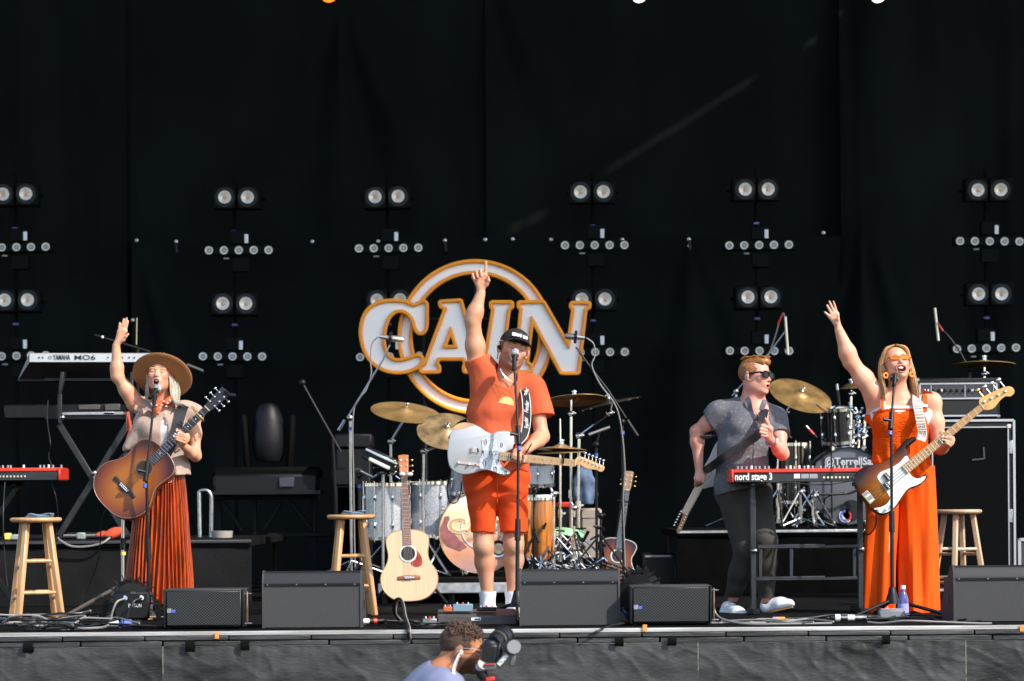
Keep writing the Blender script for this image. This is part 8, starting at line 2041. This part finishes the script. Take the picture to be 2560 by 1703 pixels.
# ------------------------------------------------------------------ things lying about the stage
CBK, CGY = mat('black_cable', (.012, .012, .012), .5, var=.3, spec=.35), mat('grey_cable', (.22, .21, .2), .5)
rr = random.Random(77)
def floor_cable(pts, label, group, r=.0055, m=None, wob=.0): return cable('cable', label, [PXF(x, Y, r + .003 + z) for (x, Y, z) in pts], r, m or CBK, 8, 'cable', group)
for i in range(17):
    pts = []; x = rr.uniform(-40, 120); Y = rr.uniform(-1.75, -.9); n = rr.randint(5, 8); a = rr.uniform(0, 6)
    for k in range(n): pts.append((x, Y, .012 * (i % 5) + rr.uniform(0, .03))); x += rr.uniform(15, 70); Y = max(-1.85, min(-.7, Y + rr.uniform(-.3, .3)))
    floor_cable(pts, 'black or grey cable in the heap under the stool with the folded cloth', 'cables heaped at the left stool', rr.uniform(.0045, .0075), CGY if i % 3 == 0 else CBK)
for i in range(5):
    cx, cy, r0 = rr.uniform(20, 170), rr.uniform(-1.7, -1.3), rr.uniform(.1, .2); c = PXF(cx, cy)
    pts = [(c.x + r0 * math.cos(a) * (1 + .1 * math.sin(3 * a)), cy + r0 * .8 * math.sin(a), .01 + .012 * i + .05 * max(0, math.sin(a + i)) * (i % 2)) for a in np.linspace(0, 9, 16)]
    cable('cable_coil', 'coiled cable on the deck under the stool with the folded cloth', pts, .006, CGY if i % 2 else CBK, 5, 'cable', 'cable coils at the left stool')
for i in range(12):
    x = rr.uniform(1640, 2200); Y = rr.uniform(-1.85, -1.1); pts = []
    for k in range(6): pts.append((x, Y, rr.uniform(0, .02))); x += rr.uniform(20, 95); Y = max(-1.9, min(-.9, Y + rr.uniform(-.18, .18)))
    floor_cable(pts, 'cable lying along the stage edge before the red-topped keyboard', 'cables along the right stage edge', rr.uniform(.0045, .007), CGY if i % 3 == 0 else CBK)
for i in range(7):
    x = rr.uniform(905, 1010); Y = rr.uniform(-1.75, -1.0); pts = []
    for k in range(5): pts.append((x, Y, rr.uniform(0, .02))); x += rr.uniform(15, 65); Y = max(-1.85, min(-.9, Y + rr.uniform(-.15, .15)))
    floor_cable(pts, 'cable lying between the floor monitor and the pedalboard', 'cables beside the pedalboard', rr.uniform(.005, .007))
lp = [PXF(1000, -1.2, .02), P(985, 1528, -1.3), P(990, 1500, -1.35), P(1003, 1502, -1.4), P(1010, 1540, -1.7), P(1018, 1560, -1.95), P(1020, 1575, -2.035), P(1021, 1588, -2.03), P(1021, 1602, -1.985)]
cable('cable_loop', 'thick cable looping up and over the stage edge below the natural guitar', lp, .009, CBK, 8)
cable('cable_loop', 'second cable dropping over the stage edge below the natural guitar', [p + Vector((.012, -.006, -.01 * (i % 2))) for i, p in enumerate(lp)], .006, CGY, 8)
cable('edge_cable', 'cable hanging off the stage edge beside the low grilled speaker', [PXF(1560, -1.7, .02), PXF(1530, -1.9, .015), P(1500, 1575, -2.04), P(1470, 1590, -2.05)], .006, CBK, 8)
cable('speaker_cable', 'grey cable curling up beside the white sneakers', [P(1782, 1510, -1.5), P(1790, 1535, -1.5), PXF(1810, -1.6, .03), PXF(1870, -1.7, .01), PXF(1960, -1.75, .01), PXF(2080, -1.75, .012)], .0075, CGY, 8)
for (pts, lab) in (([P(120, 1000, 3.0), P(118, 1050, 3.0), P(126, 1110, 3.0), P(122, 1140, 2.9), P(130, 1165, 1.2)], 'thin wire dropping from the silver-backed keyboard'), ([P(128, 1206, 1.2), P(140, 1245, 1.2), P(145, 1300, 1.25), P(140, 1340, 1.3), PXF(138, 1.3, .02)], 'thin wire hanging under the rounded red keyboard end'), ([P(12, 1206, .98), P(8, 1300, .9), P(15, 1430, .5), PXF(30, .3, .02)], 'thin wire hanging left of the stool with the cloth'), ([P(268, 1272, -.2), P(255, 1300, -.1), P(245, 1400, .0), P(215, 1480, .1), PXF(190, .1, .02)], 'black guitar lead trailing from the sunburst acoustic'), ([P(2190, 1275, -.26), P(2190, 1310, -.2), P(2180, 1330, -.1), P(2165, 1335, .0), P(2150, 1300, .1)], 'black lead looping from the sunburst bass'), ([P(1125, 1190, -.22), P(1118, 1225, -.1), P(1125, 1255, -.05), P(1142, 1255, .0), P(1152, 1230, .02), P(1154, 1205, .03)], 'thin black lead looping under the white guitar'), ([P(1830, 1203, -.1), P(1960, 1207, -.14), P(2060, 1212, -.14), P(2140, 1200, -.1)], 'black lead sagging under the red-topped keyboard')):
    cable('lead', lab, pts, .0042, CBK, 8)
# finned LED lamps on the deck
def par(c, label, fc, s=1., txt=True):
    t = thing('led_par', label, 'stage light', (c.x, c.y, 0)); M = TR(c, rotm(0, 0, fc))
    mb = MB().at(M); mb.box((0, -.10 * s, -.03), (.19 * s, .03, .15 * s), None, .03); mb.bw('rear_plate', BLACK, t)
    for k in range(11):
        a = R(-10 + 20 * k); q = M @ Matrix.Rotation(-a + R(90), 4, 'Y')
        mb = MB().at(q); mb.box((0, .03, .105 * s), (.006, .2 * s, .05 * s), rotm(R(-8)), .002); mb.bw('cooling_fin', BLACKM, t)
    mb = MB().at(M); mb.lathe([(.0, -.09), (.092 * s, -.088), (.1 * s, 0), (.108 * s, .13), (.0, .132)], 24, rotm(R(-90))); mb.bw('drum_body', BLACK, t)
    for sx in (-1, 1): mb = MB().at(M); mb.bar((sx * .13 * s, .02, 0), (sx * .15 * s, .03, -c.z + .004), .03, .006); mb.bw('yoke', BLACKM, t)
    if txt:
        text('brand_lettering', 'ELATION', .03, M @ TR((.02, -.117 * s, -.03)), WHITEP, t, .001, width=.075); mb = MB().at(M); mb.box((.01, -.117 * s, .045), (.03, .004, .014)); mb.bw('display', mat('dim_display', (.05, .04, .06), .3), t)
        for (x, m_) in ((-.04, mat('pale_blue_plug', (.35, .42, .75), .4)), (.055, WHITEP)):
            a = M @ Vector((x, -.115, .02)); MB().tube([a, a + Vector((.012, -.045, -.004))], .012, 10).bw('plug', m_, t); b = a + Vector((.012, -.045, -.004)); cable('lamp_lead', 'lead plugged into the finned lamp by the skirt', [b, b + Vector((-.05, -.05, -.03)), b + Vector((-.08, -.06, -.15)), Vector((b.x - .02, b.y - .1, .012))], .006, CGY if x < 0 else CBK, 6, 'cable', 'leads of the finned lamp')
    return t
par(P(328, 1500, -1.15), 'finned black stage lamp with lettering before the rust skirt', R(8), 1.12)
par(P(1597, 1478, -1.25), 'finned black stage lamp peeking over the low grilled speaker', R(-10), 1.1, False)
def plug(a, b, segs, label, r=.016):
    t = thing('power_connector', label, 'connector', (a + b) / 2)
    for (f0, f1, m_, k) in segs: MB().tube([a + (b - a) * f0, a + (b - a) * f1], r * k, 12).bw('section', m_, t)
PBL = mat('connector_blue', (.09, .12, .5), .4); PGR = mat('connector_grey', (.5, .55, .6), .4)
plug(PXF(272, -1.6, .035), PXF(350, -1.55, .035), ((0, .3, PGR, 1.2), (.28, .42, BLACK, 1.1), (.4, .72, PBL, 1.5), (.7, 1, BLACK, 1.3)), 'blue and grey power connector in the heap of cables'); t = PXF(312, -1.58, .07)
plug(PXF(2088, -1.45, .03), PXF(2166, -1.45, .03), ((0, .16, WHITEP, 1.25), (.15, .45, STEEL, 1.), (.4, .62, WHITEP, 1.05), (.6, 1, STEEL, 1.)), 'silver and white connector before the bass player', .017)
plug(PXF(906, -1.4, .03), PXF(960, -1.35, .03), ((0, .35, WHITEP, 1.), (.3, .5, BLACK, 1.1), (.5, .65, REDP, 1.1), (.65, 1, BLACK, .9)), 'black connector with a red ring beside the floor monitor')
plug(PXF(1556, -1.35, .1), PXF(1572, -1.32, .03), ((0, .5, mat('pale_blue_plug', (.35, .42, .75), .4), 1.), (.5, 1, PBL, 1.)), 'pale blue connector between the floor monitor and the low speaker', .013)
plug(PXF(1932, -1.3, .02), PXF(1962, -1.3, .02), ((0, .45, GREYP, 1.), (.45, 1, ORANGEP, 1.)), 'orange ended connector under the raised sneaker', .013)
# pedalboard and pedals of the capped singer
a, b = P(1092, 1541, -1.32), P(1290, 1531, -1.32)
pb = thing('pedalboard', 'grey pedalboard lying in front of the capped singer', 'pedalboard', ((a.x + b.x) / 2, -1.3, 0))
MB().box(((a.x + b.x) / 2, -1.15, .04), (b.x - a.x, .34, .055), rotm(R(5), 0, R(1.5)), .006).bw('board', mat('board_grey', (.075, .07, .068), .5, var=.2), pb)
c = P(1190, 1548, -1.335); MB().box(c, (.058, .004, .018), None, .001).bw('badge', WHITEP, pb); MB().box(c + Vector((.008, -.003, 0)), (.03, .002, .008)).bw('badge_print', BLACK, pb)
for (x0, y0, x1, y1, m_, lab) in ((1132, 1520, 1182, 1538, mat('pedal_blue', (.2, .3, .38), .4, .2), 'pale blue box pedal on the pedalboard'), (1108, 1526, 1131, 1538, mat('pedal_orange', (.5, .12, .04), .45), 'small orange topped pedal on the pedalboard'), (1192, 1524, 1240, 1534, BLACK, 'black switch pedal beside the white shoe'), (1056, 1541, 1092, 1558, STEEL, 'bare silver circuit box beside the pedalboard')):
    c, s = pbox(x0, y0, x1, y1, -1.24 if x0 > 1100 else -1.34, .09); z = .075 if x0 > 1100 else .0
    t = thing('effect_pedal', lab, 'pedal', (c[0], c[1], z)); h = s[2]; MB().box((c[0], c[1], z + h / 2), (s[0], .09, h), None, .004).bw('case', m_, t)
    for k in range(3): MB().lathe([(.0, .012), (.006, .012), (.007, 0), (.0, 0)], 10, TR((c[0] + (k - 1) * s[0] * .28, c[1], z + h - .001))).bw('knob', CHROME if k != 1 else REDP, t)
c = PXF(2228, -1.15); t = thing('junction_box', 'small grey junction box under the tripod of the bass player', 'box', c); MB().box((c.x, c.y, .032), (.15, .1, .062), None, .008).bw('case', mat('box_grey', (.2, .21, .23), .5, var=.15), t); MB().box((c.x, c.y, .066), (.13, .08, .008), None, .003).bw('lid', GREYP, t)
c = PXF(2258, -.75); bt = thing('water_bottle', 'small clear blue water bottle with a white cap', 'bottle', c)
MB().lathe([(.0, 0), (.03, 0), (.033, .01), (.033, .1), (.031, .115), (.02, .15), (.013, .162), (.013, .175)], 20).build('bottle', mat('blue_pet', (.16, .17, .5), .08, trans=.5, coat=.3), bt); MB().lathe([(.0335, .03), (.034, .03), (.034, .085), (.0335, .085)], 20, cap=False).build('label', mat('violet_label', (.35, .35, .75), .5), bt); MB().lathe([(.016, .172), (.016, .195), (.0, .196)], 14).build('cap', WHITEP, bt)
# dark gear in the background, left of the drums
mh = thing('moving_head', 'large dark moving-head lamp standing on a case behind the drums', 'stage light', PXF(675, 5.2, .9)); MHM = mat('moving_head_shell', (.006, .006, .008), .5, spec=.3)
z = lambda x, y, d=0.: P(480 + x / 3.1364, 960 + y / 3.1364, 5.2 + d)
c0 = z(600, 350); M_ = TR((c0.x, 5.2, c0.z)); s_ = (5.2 + 18) / F / 3.1364
MB().lathe([(r * s_, zz * s_) for (r, zz) in ((0, -260), (95, -255), (125, -200), (130, -60), (118, 60), (85, 160), (55, 195), (0, 200))], 28, M_).bw('head', MHM, mh)
for sx in (-1, 1): MB().box(z(600 + sx * 175, 480), (.05, .2, .5), rotm(0, R(sx * 4)), .03).bw('yoke_arm', POLEM, mh)
MB().box(z(595, 700), (.88, .3, .1), None, .03).bw('yoke_base', POLEM, mh); MB().box(z(590, 785), (.84, .36, .16), None, .02).bw('base', MHM, mh); MB().box(z(742, 770, -.19), (.12, .02, .08), None, .005).bw('display', mat('dim_violet', (.05, .05, .07), .3), mh)
tr = thing('ground_truss', 'dark steel truss frame carrying the moving-head lamp', 'truss', PXF(680, 5.2)); DST = mat('dark_steel', (.006, .008, .009), .6, spec=.15)
for (x0, y0, x1, y1) in ((160, 870, 1030, 850), (160, 895, 970, 890), (590, 1185, 1100, 1180), (490, 905, 495, 1180), (965, 895, 960, 1180), (240, 925, 400, 1160), (780, 925, 940, 1150), (700, 925, 560, 1150)): MB().bar(z(x0, y0), z(x1, y1), .035, .05, bev=.006).bw('tube', DST, tr)
for x in (200, 950): q = z(x, 870); MB().bar((q.x, 5.25, 0), (q.x, 5.25, q.z), .05, .05).bw('post', DST, tr)
MB().box(z(590, 852), (.9, .5, .03)).bw('shelf', BLACK, tr)
rl = thing('hand_rail', 'pale bent tube rail on the left riser', 'rail', PXF(525, 3.4, .475)); MB().tube([Vector(p) for p in crom([P(498, 1228, 3.4), P(515, 1226, 3.4), P(526, 1236, 3.4), P(529, 1260, 3.4), PXF(528, 3.4, .475)], 5)], .016, 10).bw('tube', STEEL, rl); q = PXF(500, 3.4, .475); MB().tube([q, P(498, 1228, 3.4)], .016, 8).bw('post', STEEL, rl)
c = PXF(555, 2.9, .475); mb = MB(); mb.lathe([(.0, 0), (.075, 0), (.08, .05), (.07, .05), (.066, .01), (.0, .01)], 24, TR(c)); one('round_tin', mb, mat('tin_beige', (.3, .27, .24), .6, var=.1), 'round beige tin on the left riser', 'tin', c)
sd = SDF(P(240, 1350, 2.7) - Vector((0, .1, .02)), P(312, 1312, 2.7) + Vector((0, .15, .03)), .007)
for i in range(9): q = P(250 + i * 6.5, 1340 - (i * 1.6 if i > 4 else 0), 2.7 + .02 * math.sin(i)); q.z = max(q.z, .5); sd.ell(q, (.045, .05, .018 + .006 * (i % 3)), None, .02)
sd.fold(rumple(17, .007, 30, 80)); o = sd.build('red_cloth', mat('red_orange_cloth', (.62, .06, .02), .85, var=.2), None); tag(o, 'crumpled red-orange cloth on the left riser edge', 'cloth')
o = cable('red_cloth_strip', 'red cloth strip hanging beside the taupe vest', [P(318, 1030, 3.0), P(322, 1050, 3.0), P(326, 1075, 3.0), P(319, 1100, 3.0), P(320, 1130, 3.0)], .014, MATS['red_orange_cloth'], 5, 'cloth')
for i in range(5):
    pts = [PXF(x, 2.6 + .1 * i, .49 + .012 * (i % 3)) for x in (150 + 9 * i, 190 + 10 * i, 235, 280)]; cable('riser_cable', 'cable lying on the edge of the left riser', pts, .009, CGY if i % 2 else CBK, 6, 'cable', 'cables on the left riser')
cable('riser_cable_loop', 'cable sagging in a loop over the front of the left riser', [PXF(145, 2.28, .49), P(152, 1352, 2.24), P(180, 1366, 2.24), P(220, 1366, 2.24), P(255, 1358, 2.24), PXF(275, 2.28, .49)], .008, CGY, 8)
for (px, w, h, m_, lab) in ((203, .06, .05, mat('pale_green_box', (.25, .28, .26), .5), 'small pale box among cables on the left riser'), (40, .07, .04, GREYP, 'small grey box on the left riser behind the stool'), (20, .05, .05, YELLOWP, 'small yellow capped plug on the left riser')): c = PXF(px, 2.5, .475); one('small_box', MB().box((c.x, 2.5, .475 + h / 2), (w, .07, h), None, .008), m_, lab, 'box', c)
q = PXF(308, -.05); cs = thing('tripod_stand', 'chrome tripod stand behind the sunburst guitar', 'stand', (q.x, -.05, 0)); MB().tube([(q.x, -.05, .12), P(308, 1295, -.05)], .0125, 10).bw('pole', SATIN, cs); MB().tube([P(308, 1345, -.05), P(308, 1375, -.05)], .019, 10).bw('collar', BLACK, cs); MB().tube([P(308, 1380, -.055), P(308, 1388, -.055)], .0165, 10).bw('yellow_tape', YELLOWP, cs); legs3(cs, (q.x, -.05), .22, .38, mat('leg_bronze', (.16, .13, .11), .4, .5), R(190), .014)
for (p0, p1, Y, lab) in (((757, 960), (852, 1130), 3.8, 'dark angled boom stand left of the sparkle kit'),): f = PXF(852, Y); t = thing('boom_stand', lab, 'microphone stand', f); MB().tube([P(*p0, Y), P(*p1, Y)], .010, 8).bw('boom', BLACKM, t); MB().tube([f, P(832, 1095, Y)], .012, 8).bw('pole', BLACKM, t); MB().ball(P(756, 957, Y), .026, 10, 6).bw('mic_head', MHM, t); legs3(t, (f.x, Y), .1, .3, BLACKM, .3, .009)
for (x0, y0, x1, y1, Y, m_, lab) in ((835, 1085, 930, 1120, 4.8, MHM, 'dark moving-head lamp base left of the sparkle kit'), (830, 1170, 905, 1215, 4.8, BLACK, 'black equipment rack left of the sparkle kit')): c, s = pbox(x0, y0, x1, y1, Y, .4); t = thing('equipment_rack', lab, 'rack', (c[0], c[1], 0)); MB().box(c, s, None, .015).bw('unit', m_, t); MB().box((c[0], c[1], (c[2] - s[2] / 2) / 2), (s[0] * .9, .36, c[2] - s[2] / 2), None, .01).bw('case', BLACK, t)
c, s = pbox(1605, 1385, 1690, 1470, 4.2, .5); t = thing('flight_case', 'black flight case with a pale lid edge behind the low speaker', 'case', (c[0], c[1], 0)); MB().box((c[0], c[1], (c[2] + s[2] / 2) / 2), (s[0], .5, c[2] + s[2] / 2), None, .01).bw('box', BLACK, t); MB().bar(P(1612, 1391, 4.19), P(1678, 1390, 4.19), .014, .012).bw('lid_edge', mat('dull_alu', (.3, .3, .33), .4, .5), t)
print('tris', sum(len(o.data.loop_triangles) or sum(len(p.vertices) - 2 for p in o.data.polygons) for o in bpy.data.objects if o.type == 'MESH'))
